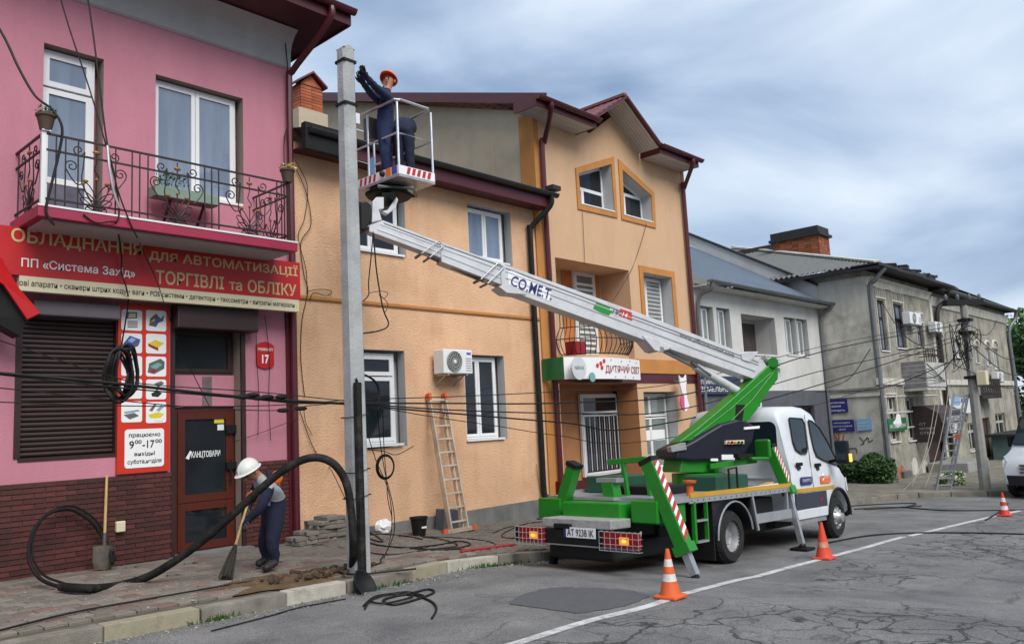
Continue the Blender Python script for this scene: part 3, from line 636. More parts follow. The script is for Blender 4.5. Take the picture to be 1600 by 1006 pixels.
# product panel
pp=thing('product_panel','tall red panel of ten product pictures with a white opening hours board','sign',(X_(225,700,D-.05),D-.05,Z_(183,741)))
PY=D-.06; P0,P1=X_(184,600,PY),X_(265,600,PY); zb,ztp=Z_(184,741,PY),Z_(184,474,PY)
MB().box(P0,P1,PY,D-.003,zb,ztp).build('board',orangeRedM,pp)
def rrect(x0,x1,z0,z1,r,n=4):
    o=[]
    for cx,cz,a0_ in ((x1-r,z0+r,-PI/2),(x1-r,z1-r,0),(x0+r,z1-r,PI/2),(x0+r,z0+r,PI)):
        for i in range(n+1): a=a0_+PI/2*i/n; o.append((cx+r*math.cos(a),cz+r*math.sin(a)))
    return o
rows=[(483,515.5),(520,551),(555.6,587),(591.7,623),(627,660)]
for ci,(xa,xb) in enumerate(((189.6,222),(228,259.5))):
    for ri,(ya,yb) in enumerate(rows):
        x0,x1=X_(xa,ya,PY),X_(xb,ya,PY); z1,z0=Z_(xa,ya+(1 if ci else 0),PY),Z_(xa,yb+(1 if ci else 0),PY)
        pic=MB().prism([(x,PY-.004,z) for x,z in rrect(x0,x1,z0,z1,.03)],(0,.003,0)).build('picture',whiteTextM,pp)
        cx,cz,ww,hh_=(x0+x1)/2,(z0+z1)/2,(x1-x0),(z1-z0)
        def pl(pts,m,k=1): MB().prism([(cx+a*ww,PY-.004-.002*k,cz+b_*hh_) for a,b_ in pts],(0,.0015,0)).build('print',m,pic)
        k=ci*5+ri
        if k==0: pl([(-.25,.05),(.25,.1),(.25,.4),(-.2,.38)],greyPrintM); pl([(-.18,.1),(.18,.14),(.18,.33),(-.14,.32)],creamM,2); [pl([(-.2,-.05-j*.09),(.28,-.03-j*.09),(.28,-.08-j*.09),(-.2,-.1-j*.09)],greyPrintM) for j in range(4)]
        elif k==1: pl([(-.42,-.05),(-.1,.38),(.42,.2),(.3,-.1),(-.02,-.3)],bluePrintM); pl([(.0,-.3),(.3,-.12),(.4,.1),(.15,.0)],greyPrintM,2); pl([(-.2,.1),(-.02,.28),(.2,.2),(.0,.02)],lightBlueM,2)
        elif k==2: pl([(-.2,-.2),(-.05,.4),(.05,.38),(-.05,-.22)],greyPrintM); pl([(.1,-.3),(.35,-.1),(.3,-.28)],greyPrintM)
        elif k==3: pl([(-.3,-.1),(.1,.2),(.4,.05),(-.1,-.3)],creamM); pl([(-.3,-.1),(-.1,-.3),(.4,.05),(-.1,-.36),(-.34,-.14)],greyPrintM)
        elif k==4: pl([(-.4,.0),(.3,.1),(.38,.02),(-.3,-.08)],tealPrintM); pl([(-.4,-.14),(.1,-.05),(.36,-.2),(-.1,-.36)],greyPrintM)
        elif k==5: pl([(-.35,-.25),(-.3,.1),(.0,.35),(.2,.1),(.4,.3),(.35,.0),(.1,-.1),(.0,-.3)],greyPrintM); pl([(-.1,.0),(.15,.2),(.25,.05),(.0,-.15)],bluePrintM,2); pl([(-.3,-.1),(-.1,.1),(-.05,.0)],yellowPrintM,2)
        elif k==6: pl([(-.4,.0),(-.05,.2),(.4,.05),(.1,-.2)],yellowPrintM); pl([(-.4,.0),(.1,-.2),(.1,-.36),(-.38,-.14)],redTextM)
        elif k==7: pl([(-.42,-.3),(-.35,.15),(.2,.4),(.42,.25),(.4,-.1),(-.1,-.38)],greyPrintM); pl([(-.3,.0),(.1,.2),(.3,.1),(-.05,-.15)],tealPrintM,2); pl([(-.3,-.2),(-.05,-.1),(.0,-.25),(-.2,-.32)],redTextM,2)
        elif k==8: pl([(-.1,.3),(.25,.42),(.4,.3),(.2,.2),(.05,-.1),(-.02,-.1),(.02,.2)],greyPrintM); pl([(-.25,-.2),(.0,-.08),(.3,-.18),(.1,-.38),(-.2,-.35)],blackTextM)
        else: pl([(-.4,-.1),(.1,.02),(.4,-.08),(.2,-.28),(-.3,-.25)],yellowPrintM); pl([(-.35,.1),(-.1,.4),(.0,.35),(-.2,.05)],greyPrintM); pl([(.0,.1),(.25,.35),(.38,.25),(.15,.05)],tealPrintM); pl([(-.1,-.3),(.4,-.25),(.3,-.42),(-.05,-.4)],whiteTextM,2)
hx0,hx1=X_(194.5,700,PY),X_(256,700,PY); hz1,hz0=Z_(194.5,671,PY),Z_(194.5,732,PY)
hb=MB().prism([(x,PY-.006,z) for x,z in rrect(hx0,hx1,hz0,hz1,.04)],(0,.005,0)).build('hours_board',whiteTextM,pp)
hw=hx1-hx0; HY=PY-.006
def ht(b_,u,v,w,h_,bo=.03): text(b_,(hx0+u*hw,HY,hz0+v*(hz1-hz0)),XA,ZA,w*hw,h_*(hz1-hz0),blackTextM,hb,bold=bo*.5)
ht('працюємо',.10,.77,.80,.11); ht('9',.11,.50,.12,.2); ht('00',.25,.62,.17,.10); ht('-17',.44,.50,.31,.2); ht('00',.77,.62,.17,.10); ht('вихідні',.24,.29,.52,.12); ht('субота,неділя',.07,.08,.86,.14)
# house number plate
NY=D-.03; n0,n1=X_(401,550,NY),X_(428,550,NY); nz0,nz1=Z_(401,574,NY),Z_(401,535,NY); cx=(n0+n1)/2; hh_=nz1-nz0; ww=n1-n0
num=thing('house_number_plate','red house number plate reading 17 on the pink wall','number plate',(cx,NY,nz0))
sha=[(-.3,0),(0,-.04),(.3,0),(.5,.1),(.5,.9),(.3,1),(0,1.06),(-.3,1),(-.5,.9),(-.5,.1)]
MB().prism([(cx+a*ww,NY,nz0+b_*hh_) for a,b_ in sha],(0,.026,0)).build('plate',redSignM,num)
text('17',(cx-.2*ww,NY,nz0+.16*hh_),XA,ZA,.4*ww,.36*hh_,whiteTextM,num,bold=.03); text('ГРУШЕВСЬКОГО',(cx-.43*ww,NY,nz0+.68*hh_),XA,ZA,.86*ww,.11*hh_,whiteTextM,num,bold=.02)
# window flower box
fb=thing('flower_trough','pale green flower trough on brackets under the upper window','planter',(X_(285,300,D-.25),D-.25,Z_(240,300,D-.3)))
f0,f1=X_(240,300,D-.3),X_(345,310,D-.3)-.05; fz1,fz0=Z_(240,289,D-.3),Z_(240,306,D-.3)
MB().box(f0,f1,D-.36,D-.12,fz0,fz1).build('trough',greenBoxM,fb,bevel=.01)
for xx in (f0+.25,f0+.75): MB().bar((xx,D-.02,fz0-.35),(xx,D-.3,fz0-.002),.03).build('bracket',ironM,fb)
def leaves(c,r,n,size,mats,name,par,sc=(1,1,1),seed=1):
    rg=random.Random(seed); mb=MB(); c=V(c)
    for i in range(n):
        d=V((rg.gauss(0,1),rg.gauss(0,1),rg.gauss(0,1))).normalized()*(r*rg.random()**.4); p=c+V((d.x*sc[0],d.y*sc[1],d.z*sc[2]))
        a=V((rg.gauss(0,1),rg.gauss(0,1),rg.gauss(0,1))).normalized(); b_=a.orthogonal().normalized(); q=size*rg.uniform(.6,1.4); mb.mi=rg.randrange(len(mats))
        mb.add([p-a*q,p+b_*q*.5,p+a*q,p-b_*q*.5],[(0,1,2,3)])
    return mb.build(name,mats,par,fix=False)
leaves(((f0*.7+f1*.3),D-.24,fz1+.12),.16,150,.035,[leafDM,leafM],'plants',fb,(1.6,.6,1),3)
def pot(pos,label,flw,seed):
    p=thing('flower_pot',label,'flower pot',pos); z=pos[2]
    MB().lathe(pos,[(.0,0),(.065,0),(.10,.16),(.115,.17),(.115,.2),(.10,.2),(.09,.17),(0,.17)],12).build('pot',terraM,p,smooth=True)
    leaves((pos[0],pos[1],z+.24),.12,130,.025,flw,'flowers',p,(1.1,1.1,.6),seed)
pot((bx0+.02,by0,rt+.035),'brown flower pot on the left corner post of the iron balcony',[leafDM,leafM],5)
pot((bx1,by0,rt+.013),'small flower pot with mixed blooms on the right balcony rail corner',[leafDM,flowerM,yellowPrintM],6)
MB().ob((bx0+.02,by0,rt+.027),(.05,0,0),(0,.05,0),(0,0,.007)).build('pot_shelf',whiteM,bal)
# socket box on the brick
p=F(186,822,D-.03); tag(MB().box(p.x-.06,p.x+.06,D-.10,D-.037,p.z-.07,p.z+.07).build('junction_box',creamM,bevel=.012),'small beige junction box on the dark brick plinth behind the shovel','box')
# ================================================================= ORANGE BUILDING
og=thing('orange_house','orange stucco two storey house with plastic windows behind the concrete pole','house',(10.5,D+3,-.2))
ox0,ox1=px1+.013,13.62; oz=Z_(470,232)+.1
ow=[(X_(548,350),X_(633,350),Z_(632,403),Z_(632,310)),(X_(731,350),X_(798,350),Z_(798,416),Z_(798,333)),(X_(546,620),X_(634,620),Z_(634,697),Z_(631,548)),(X_(727,620),X_(790,620),Z_(790,686),Z_(785,556))]
mb=MB(); wall(mb,rect(ox0,ox1,-.9,oz),[rect(*w) for w in ow],D,.2,0,1)
MB().box(ox0,ox1,D+.28,D+.3,-.9,oz).build('inner_wall',revealM,og); MB().add([(ox0,D+9,-.9),(ox1,D+9,-.9),(ox1,D+9,oz),(ox0,D+9,oz)],[(0,1,2,3)]).build('rear_wall',orangeM,og); mb.build('wall',[orangeM,revealM],og)
tx=[(0,1,.74,1),(0,.5,0,.73),(.5,1,0,.73)]
window(og,*(lambda w:(w[0]+.03,w[1]-.10,w[2]+.05,w[3]-.03))(ow[0]),D+.12,[(0,.42,0,1),(.42,1,0,1)],gm=glassM,sill=.16)
window(og,*(lambda w:(w[0]+.02,w[1]-.17,w[2]+.05,w[3]-.05))(ow[1]),D+.12,TWO,gm=glassBlueM,sill=.16)
window(og,*(lambda w:(w[0]+.03,w[1]-.16,w[2]+.07,w[3]-.05))(ow[2]),D+.12,[(0,1,.76,1),(0,1,0,.75)],gm=glassM,sill=.18,fw=.07)
window(og,*(lambda w:(w[0]+.02,w[1]-.15,w[2]+.05,w[3]-.03))(ow[3]),D+.12,[(0,.45,0,1),(.45,1,0,1)],gm=glassM,sill=.16)
zs=Z_(468,461); MB().box(ox0,ox1-.14,D-.025,D-.002,zs-.05,zs).build('string_course',bandM,og)
MB().box(ox0,ox1-.14,D-.018,D-.003,zs-.075,zs-.052).build('string_shadow_lip',mat('brown_lip',(.22,.09,.03),.9),og)  # darker strip paints the shadow line under the string course
# plinth, stepping with the ground
pz=Z_(575,822)
mb=MB(); mb.prism([(ox0+.02,D-.05,-.6),(ox1,D-.05,-.9),(ox1,D-.05,Z_(859,777)),(X_(575,822),D-.05,pz),(ox0+.02,D-.05,pz+.02)],(0,.048,0)); mb.build('plinth',plinthM,og)
for a,b_ in ((ox1-.13,ox1-.005),): MB().box(a,b_,D-.04,D-.002,-.2,oz).build('corner_pilaster',bandM,og)
ey_=D-.42; ez=Z_(470,228,ey_)
mb=MB(); mb.box(ox0+.02,ox1+.02,ey_,ey_+.03,ez,ez+.26); mb.box(ox0+.02,ox1+.02,ey_+.03,D+.1,ez+.02,ez+.05); mb.build('fascia',maroonM,og)
gutter(og,ox0+.05,ox1+.12,ey_-.075,ez+.30,mat('black_gutter',(.015,.014,.015),.4),.075)
mb=MB()
def orf(u,v): x=ox0+(ox1+.05-ox0)*u; y=ey_-.06+6*v; return (x,y,ez+.30+v*1.7+.035*abs(math.sin(u*PI*24))+.02*((v*18)%1))
mb.grid(orf,144,54); mb.build('roof',tileDarkM,og,fix=False)
for i in range(5):
    x=8.9+i*1.05; yv=ey_+.55; MB().box(x-.14,x+.14,yv,yv+.2,ez+.36,ez+.62).build('snow_guard',tileDarkM,og,bevel=.05)
p0=F(846,300,ey_-.05); bx=X_(835,500,D-.09)
pipe([(ox1-.08,ey_-.07,ez+.24),(ox1-.08,ey_-.07,ez+.1),(ox1-.14,ey_+.02,ez-.06),(bx+.03,D-.12,ez-.42),(bx,D-.1,ez-.6),(bx,D-.1,3),(bx,D-.1,1.2),(bx,D-.1,.18),(bx+.03,D-.16,.06),(bx+.09,D-.2,.03)],.06,blackM,og)
MB().box(ox1-.16,ox1+.12,ey_-.2,ey_+.02,ez+.37,ez+.47).build('gutter_cap',tileDarkM,og)
MB().box(ox0,ox0+.9,D-.47,D-.35,ez-.03,ez+.42).build('eave_end_board',blackM,og)  # black colour stands in for the shade on the eave end
# air conditioner
def aircon(x0,x1,z0,z1,Y,label,logo=True,dp=.28,lab2=True):
    a=thing('air_conditioner',label,'air conditioner',((x0+x1)/2,Y-.2,z0)); w=x1-x0; h_=z1-z0
    MB().box(x0,x1,Y-dp-.1,Y-.1,z0,z1).build('casing',whiteM,a,bevel=.015)
    c=V((x0+w*.36,Y-dp-.103,z0+h_*.5)); r=h_*.42
    MB().cyl(c,c+V((0,-.008,0)),r,24).build('fan_recess',greyPrintM,a)
    g=MB()
    for rr in(.3,.6,.85,1): g.tube([c+V((math.cos(2*PI*i/24)*r*rr,-.016,math.sin(2*PI*i/24)*r*rr)) for i in range(24)],.006,4,closed=True)
    for i in range(18): t_=2*PI*i/18; g.tube([c+V((math.cos(t_)*r*.2,-.016,math.sin(t_)*r*.2)),c+V((math.cos(t_+.35)*r,-.016,math.sin(t_+.35)*r))],.004,4)
    g.build('fan_grille',mat('grille_grey',(.34,.35,.33),.6),a); MB().cyl(c+V((0,-.01,0)),c+V((0,-.024,0)),r*.18,12).build('hub',whiteM,a)
    for i in range(6): MB().box(x0+w*.76,x1-.03,Y-dp-.104,Y-dp-.1,z0+h_*(.12+i*.10),z0+h_*(.12+i*.10)+.012).build('louvre',greyPrintM,a)
    if logo: MB().box(x1-w*.20,x1-.04,Y-dp-.105,Y-dp-.101,z1-.09,z1-.05).build('badge',bluePrintM,a)
    for xx in (x0+.12,x1-.15): MB().bar((xx,Y-.003,z0-.02),(xx,Y-dp-.1,z0-.02),.03).bar((xx,Y-.003,z0-.2),(xx,Y-dp,z0-.03),.02).build('bracket',steelM,a)
    return a
aY=D-.38; aircon(X_(693,560,aY),X_(738,560,aY),Z_(693,583,aY),Z_(693,545,aY),D,'white air conditioner mounted on the orange wall above the ladder')
# ================================================================= BUFF BUILDING
bf=thing('buff_house','tall buff house with a red tiled gable and two slanted top windows','house',(16.8,D+4,-.4))
fx0,fx1=13.64,20.15; ze=Z_(850,185)+.05
zap=Z_(972,170); xap=X_(972,170); 
rc=(X_(868,420),X_(983,430),Z_(880,556),Z_(868,402)); gf=(X_(876,640),X_(998,640),-.75,Z_(878,598))
wA=[F(*q) for q in((902.7,271),(954,257),(959.4,332.8),(907,320))]; wB=[F(*q) for q in((971.3,265.7),(1016.7,306),(1019,349),(974.3,337))]
pA=[(q.x,q.z) for q in wA]; pB=[(q.x,q.z) for q in wB]
wC=(X_(1006,460),X_(1050,460),Z_(1006,512),Z_(1006,426)); wD=(X_(1010,680),X_(1060,680),Z_(1012,738),Z_(1010,612))
gl,gr_=X_(930,200)-.25,X_(1030,240)-.05
mb=MB(); wall(mb,[(fx0,-1),(fx1,-1),(fx1,ze),(gr_,ze),(xap,zap),(gl,ze),(fx0,ze)],[pA,pB,rect(*rc),rect(*gf),rect(*wC),rect(*wD)],D,.36,0,[1,1,0,2,1,1])
mb.box(fx0,rc[0]-.3,D+1.3,D+1.32,-1,ze); mb.mi=0
mb.add([(fx1,D,-1),(fx1,D+9,-1),(fx1,D+9,ze),(fx1,D,ze)],[(0,1,2,3)]); mb.add([(fx0,D+9,-1),(fx1,D+9,-1),(fx1,D+9,ze),(fx0,D+9,ze)],[(0,1,2,3)])
shopWallM=mat('shop_terracotta',(.42,.19,.08),.9,var=.1,bump=.3); mb.build('wall',[buffM,revealM,shopWallM],bf)
# side wall (gable end facing the orange roof)
rdg=D+8.4; zr=FX(490,160,fx0).z
pside=[(D,-1),(D+14,-1),(D+14,ze),(rdg,zr),(D,ze)]
mb=MB(); mb.prism([(fx0+.003,y,z) for y,z in pside],(.12,0,0)); mb.build('side_wall',beigeM,bf)
MB().box(fx0-.02,fx0+.05,D-.012,D+.42,-.8,ze-.02).build('corner_pilaster',bandM,bf)
MB().box(fx0+.05,fx0+.14,D-.014,D-.002,-.8,ze-.02).build('corner_pilaster',bandM,bf); MB().box(fx1-.14,fx1+.01,D-.014,D+.2,-.8,ze-.02).build('corner_pilaster',bandM,bf)
# loggia recess back and its door
mb=MB(); Yb=D+.9
mb.mi=0; mb.add([(rc[0],Yb,rc[2]),(rc[1],Yb,rc[2]),(rc[1],Yb,rc[3]),(rc[0],Yb,rc[3])],[(0,1,2,3)])
for xx in rc[:2]: mb.add([(xx,D+.36,rc[2]),(xx,Yb,rc[2]),(xx,Yb,rc[3]),(xx,D+.36,rc[3])],[(0,1,2,3)])
for zz in rc[2:]: mb.add([(rc[0],D+.36,zz),(rc[1],D+.36,zz),(rc[1],Yb,zz),(rc[0],Yb,zz)],[(0,1,2,3)])
mb.build('loggia',[buffM],bf)
dx=X_(895,450,Yb-.05); dx2=X_(928,450,Yb-.05)
MB().box(dx-.38,dx+.02,Yb-.02,Yb-.002,rc[2]+.02,rc[3]-.02).build('loggia_panel',mat('loggia_orange',(.45,.15,.035),.9),bf); MB().box(dx2+.05,dx2+.28,Yb-.02,Yb-.002,rc[2]+.02,rc[3]-.02).build('loggia_panel',bandM,bf)
ld=window(bf,dx,dx2+.02,rc[2]+.03,Z_(895,422,Yb-.06),Yb-.08,[(0,1,0,1)],gm=glassGreyM,fw=.08,name='loggia_door')
for i in range(14):
    zz=rc[2]+.15+i*.135
    if zz<Z_(895,424,Yb)-.25: MB().box(dx+.12,dx2-.10,Yb-.09,Yb-.071,zz,zz+.06).build('blind_slat',whiteM,ld)
# ground floor recess
Yg=D+.75; mb=MB(); mb.add([(gf[0],Yg,gf[2]),(gf[1],Yg,gf[2]),(gf[1],Yg,gf[3]),(gf[0],Yg,gf[3])],[(0,1,2,3)])
for xx in gf[:2]: mb.add([(xx,D+.36,gf[2]),(xx,Yg,gf[2]),(xx,Yg,gf[3]),(xx,D+.36,gf[3])],[(0,1,2,3)])
for zz in gf[2:]: mb.add([(gf[0],D+.36,zz),(gf[1],D+.36,zz),(gf[1],Yg,zz),(gf[0],Yg,zz)],[(0,1,2,3)])
mb.build('shop_recess',shopWallM,bf)
shw=window(bf,X_(908,680,Yg-.06),X_(967,680,Yg-.06),Z_(915,745,Yg-.06),Z_(908,616,Yg-.06),Yg-.1,[(0,1,.77,1),(0,1,0,.76)],gm=glassM,fw=.05,name='shop_window')
wx0,wx1,wz0=X_(912,690,Yg-.06),X_(962,690,Yg-.06),Z_(915,740,Yg-.06)
for i in range(13): x=wx0+.03+i*(wx1-wx0-.06)/12.5; MB().box(x,x+.035,Yg-.093,Yg-.089,wz0+.05,Z_(908,648,Yg-.06)).build('vertical_blind',slateWallM if i%2 else revealM,shw)
MB().box(X_(966,690,Yg-.08),X_(978,690,Yg-.08),Yg-.13,Yg-.002,wz0-.1,Z_(908,612,Yg)).build('window_jamb',brownM,bf)
for (a,b_,c,d) in ((912,745,1000,790),): MB().box(gf[0],gf[1],Yg-.05,Yg-.004,gf[2],wz0-.14).build('dado',maroonM,bf)
MB().box(fx0+.14,fx1-.16,D-.02,D-.002,gf[3]+.01,gf[3]+.24).build('red_band',maroonM,bf)
MB().box(gf[1]+.01,fx1-.16,D-.05,D-.001,gf[3]+.25,Z_(1000,561)).build('ochre_ledge',bandM,bf); MB().box(fx0+.14,gf[0]-.01,D-.05,D-.001,gf[3]+.25,Z_(1000,561)).build('ochre_ledge',bandM,bf)
def pframe(name,outer,inner,Y,m,par):
    mb=MB(); polys=[[V((x,z,0)) for x,z in outer],[V((x,z,0)) for x,z in inner]]; fl=[q for p in polys for q in p]; tr=tessellate_polygon(polys)
    mb.add([(q.x,Y-.03,q.y) for q in fl],tr); n=len(outer)
    for lp in (outer,inner):
        for i in range(len(lp)): (a,b_),(c,d)=lp[i],lp[(i+1)%len(lp)]; mb.add([(a,Y-.03,b_),(c,Y-.03,d),(c,Y,d),(a,Y,b_)],[(0,1,2,3)])
    return mb.build(name,m,par)
oA=[(lambda q:(q.x,q.z))(F(*q)) for q in((898,262.7),(958,245),(964,341),(902,327))]; oB=[(lambda q:(q.x,q.z))(F(*q)) for q in((964.8,248.7),(1021,301.5),(1024,357),(970.4,343))]
pframe('window_surround',oA,pA,D,bandM,bf); pframe('window_surround',oB,pB,D,bandM,bf)
def slantwin(poly,trans,mul):
    # frame follows the slanted opening, set back in the reveal
    Y=D+.3; xs=[q[0] for q in poly]; x0,x1=min(xs),max(xs); zb=max(poly[2][1],poly[3][1]); zmin=min(q[1] for q in poly)
    ztl,ztr=poly[0][1],poly[1][1]; topz=lambda x: ztl+(ztr-ztl)*(x-x0)/(x1-x0)
    mb=MB(); z0=zmin+.02; t_=.055
    mb.box(x0,x0+t_,Y,Y+.06,z0,topz(x0)); mb.box(x1-t_,x1,Y,Y+.06,z0,topz(x1)-.02); mb.box(x0+t_,x1-t_,Y,Y+.061,z0,z0+.07); mb.bar((x0,Y+.03,topz(x0)-.03),(x1,Y+.03,topz(x1)-.03),.06,.07)
    zt_=z0+(min(topz(x0),topz(x1))-z0)*trans; xm=x0+(x1-x0)*mul
    mb.box(x0+t_,x1-t_,Y-.005,Y+.06,zt_-.04,zt_+.04); mb.box(xm-.05,xm+.05,Y-.004,Y+.06,z0+.07,zt_-.04)
    w=mb.build('window',whiteM,bf)
    MB().prism([(x0+t_,Y+.02,zt_+.04),(x1-t_,Y+.02,zt_+.04),(x1-t_,Y+.02,topz(x1-t_)-.06),(x0+t_,Y+.02,topz(x0+t_)-.06)],(0,.015,0)).build('pane',glassM,w)
    MB().box(x0+t_,xm-.05,Y+.02,Y+.035,z0+.07,zt_-.04).build('pane',glassBlueM,w); MB().box(xm+.05,x1-t_,Y+.02,Y+.035,z0+.07,zt_-.04).build('pane',glassM,w)
    MB().prism([(poly[3][0],D-.04,poly[3][1]+.01),(poly[2][0],D-.04,poly[2][1]+.01),(poly[2][0],D+.3,poly[2][1]+.03),(poly[3][0],D+.3,poly[3][1]+.03)],(0,0,.03)).build('sill',whiteM,w)
slantwin(pA,.70,.38); slantwin(pB,.95,.38)
pframe('window_surround',rect(wC[0]-.17,wC[1]+.17,wC[2]-.15,wC[3]+.17),rect(*wC),D,bandM,bf)
w3=window(bf,wC[0],wC[1]-.05,wC[2]+.03,wC[3]-.03,D+.3,[(0,.4,0,1),(.4,1,0,1)],gm=glassGreyM,sill=.3)
for i in range(11): zz=wC[2]+.15+i*(wC[3]-wC[2]-.25)/11; MB().box(wC[0]+.12,wC[1]-.13,D+.292,D+.31,zz,zz+.04).build('blind_slat',revealM,w3)
window(bf,wD[0],wD[1]-.05,wD[2]+.03,wD[3]-.03,D+.28,[(0,.44,.7,1),(.44,1,.7,1),(0,.44,0,.69),(.44,1,0,.69)],gm=glassGreyM,sill=.28,fw=.04)
MB().box(wD[0]+.1,wD[1]-.2,D+.285,D+.289,wD[2]+.75,wD[2]+1.02).build('window_poster',whiteTextM,bf); MB().box(wD[0]+.15,wD[1]-.4,D+.285,D+.289,wD[2]+.25,wD[2]+.42).build('window_poster',mat('pale_green_print',(.28,.36,.27),.6),bf)
# roofs and eaves
Ye=D-.62
def eave(x0,x1,name='eave'):
    z=Z_(870,175,Ye)
    mb=MB(); mb.box(x0,x1,Ye,Ye+.03,z-.02,z+.2); mb.box(x0,x0+.03,Ye+.03,D+.05,z-.03,z+.25); mb.box(x1-.03,x1,Ye+.03,D+.05,z-.02,z+.22); e_=mb.build(name,maroonM,bf)
    n=int((D-Ye)/.1)
    for i in range(n): MB().box(x0+.03,x1-.03,Ye+.035+i*.1,Ye+.13+i*.1,z-.012+(.004 if i%2 else 0),z+.01).build('soffit_slat',soffM,e_)
    gutter(bf,x0-.03,x1+.06,Ye-.075,z+.17,maroonM,.075); return z
zE=eave(X_(848,175,Ye)-.2,X_(932,200,Ye)); eave(X_(1032,243,Ye),X_(1092,262,Ye))
mb=MB(); zt_=zE+.24; sl=(zr+.1-zt_)/(rdg-Ye)
def brf(x0,x1,nu):
    def f(u,v): x=x0+(x1-x0)*u; y=Ye-.03+(rdg-Ye)*v; return (x,y,zt_+sl*(rdg-Ye)*v+.03*((v*16)%1)+.018*math.sin(u*(x1-x0)*PI*2/.2))
    mb.grid(f,nu,64)
brf(fx0-.32,X_(932,200,Ye)-.01,40); brf(X_(1032,243,Ye)+.01,fx1+.15,40)
mb.add([(fx0-.32,rdg,zr+.12),(fx1+.15,rdg,zr+.12),(fx1+.15,D+14,ze),(fx0-.32,D+14,ze)],[(0,1,2,3)]); mb.build('roof',tileRedM,bf,fix=False)
MB().bar((fx0-.30,Ye-.03,zt_-.05),(fx0-.30,rdg,zr+.03),.05,.24).build('verge_board',maroonM,bf)
# cross gable
ga=F(980,153,Ye); gx,gz=ga.x-.12,ga.z; zlo=zE+.2; gw=F(1030,241,Ye).x-gx; gwl=gx-F(925,196,Ye).x
yb=D+3.5; th=.12
mb=MB()
def side(sg,w,nm):
    mb=MB()
    def f(u,v): return (gx+sg*w*v,Ye-.02+(yb-Ye)*u,gz-(gz-zlo)*v+.02*((v*7)%1)+.012*math.sin(u*(yb-Ye)*PI*2/.2))
    mb.grid(f,50,28); g=mb.build('gable_roof',tileRedM,bf,fix=False)
    n=7
    for i in range(n):
        y0=Ye+.01+i*(D-Ye)/n; MB().prism([(gx,y0,gz-.10),(gx+sg*w,y0,zlo-.10),(gx+sg*w,y0,zlo-.08),(gx,y0,gz-.08)],(0,(D-Ye)/n-.008,0)).build('soffit_slat',soffM,g)
    MB().bar((gx,Ye-.01,gz-.03),(gx+sg*w,Ye-.01,zlo-.03),.05,.17,up=(0,1,0)).build('barge_board',maroonM,g)
side(1,gw,''); side(-1,gwl,'')
MB().bar((gx,Ye-.04,gz+.04),(gx,yb,gz+.04),.14,.07).build('ridge_cap',tileRedM,bf)
gz2=[(gl,ze),(gr_,ze),(xap,zap)]
xr1=X_(846,210,D-.1); pipe([(X_(862,178,Ye-.07),Ye-.075,zE+.1),(X_(862,178,Ye-.07),Ye-.06,zE-.03),(xr1+.06,D-.12,zE-.55),(xr1+.0,D-.1,zE-.75),(xr1,D-.1,4),(xr1,D-.1,2),(xr1,D-.1,-.5)],.06,maroonM,bf)
xr2=fx1-.22; pipe([(X_(1083,262,Ye-.07),Ye-.075,zE+.1),(X_(1083,262,Ye-.07),Ye-.06,zE-.05),(xr2+.02,D-.12,zE-.5),(xr2,D-.1,zE-.7),(xr2,D-.1,3),(xr2,D-.1,-.7)],.06,maroonM,bf)
MB().box(xr1-.1,xr1+.12,D-.2,D-.002,-.7,.35).build('downpipe_shoe',maroonM,bf)
# bulging balcony
bq0,bq1=rc[0]-.02,X_(992,540,D-.5)+.0; bzf=rc[2]; bxc=(bq0+bq1)/2; rad=(bq1-bq0)/2
MB().prism([(bxc+rad*math.cos(a),D-.0-.75*math.sin(a),bzf-.14) for a in [PI*i/18 for i in range(19)]],(0,0,.13)).build('balcony_slab',buffM,bf)
bb=MB(); bz_t=bzf+1.0
def bp(a,z):  # bulged outline: belly low, straight above
    k=(z-bzf)/1.0; bul=.16*math.sin(PI*min(1,k/.62))if k<.62 else 0
    return (bxc+(rad-.04+bul)*math.cos(a),D-(.70+bul)*math.sin(a)-.02,z)
angs=[PI*i/26 for i in range(27)]
br=MB().tube([bp(a,bz_t) for a in angs],.018,6).build('balcony_railing',ironM,bf)
for zz in (bzf+.02,bzf+.35,bzf+.62): MB().tube([bp(a,zz) for a in angs],.012,5).build('rail',ironM,br)
for a in angs: MB().tube([bp(a,bzf+1.0*k/10) for k in range(11)],.010,5).build('bar',ironM,br)
for a in (PI*.5,PI*.3,PI*.7): MB().tube([V(bp(a+ .12*math.cos(q_*.9)*(1-q_/16),bzf+.72+.12*math.sin(q_*.9)*(1-q_/16)))+V((0,-.02,0)) for q_ in range(15)],.010,5).build('scroll',ironM,br)
MB().box(bq0+.1,bq0+.5,D-.35,D-.1,bzf+.0,bzf+.3).build('crate_on_balcony',redTextM,bf)
# curved shop sign
cs=thing('curved_shop_sign','curved white shop sign with red Cyrillic letters under the bulging balcony','sign',(bxc,D-.7,bzf-.7))
zc1,zc0=Z_(940,559,D-.7),Z_(940,592,D-.7)
X0,X1=X_(883,575,D-.62),X_(996,575,D-.5)
def cp(u,z): x=X0+(X1-X0)*u; return V((x,D-.48-.30*math.sin(PI*(.12+.80*u)),z))
mb=MB(); mb.grid(lambda u,v:cp(u,zc0+(zc1-zc0)*v),20,1); mb.grid(lambda u,v:cp(u,zc0+(zc1-zc0)*v)+V((0,.1,0)),20,1); mb.grid(lambda u,v:cp(u,zc1)+V((0,.1*v,0)),20,1); mb.grid(lambda u,v:cp(u,zc0)+V((0,.1*v,0)),20,1); mb.build('board',whiteTextM,cs)
e0=cp(0,zc0); MB().prism([(e0.x,e0.y,zc0),(e0.x,e0.y,zc1),(e0.x-.02,D-.02,zc1),(e0.x-.02,D-.02,zc0)],(-.03,0,0)).build('end_panel',greenSignM,cs)
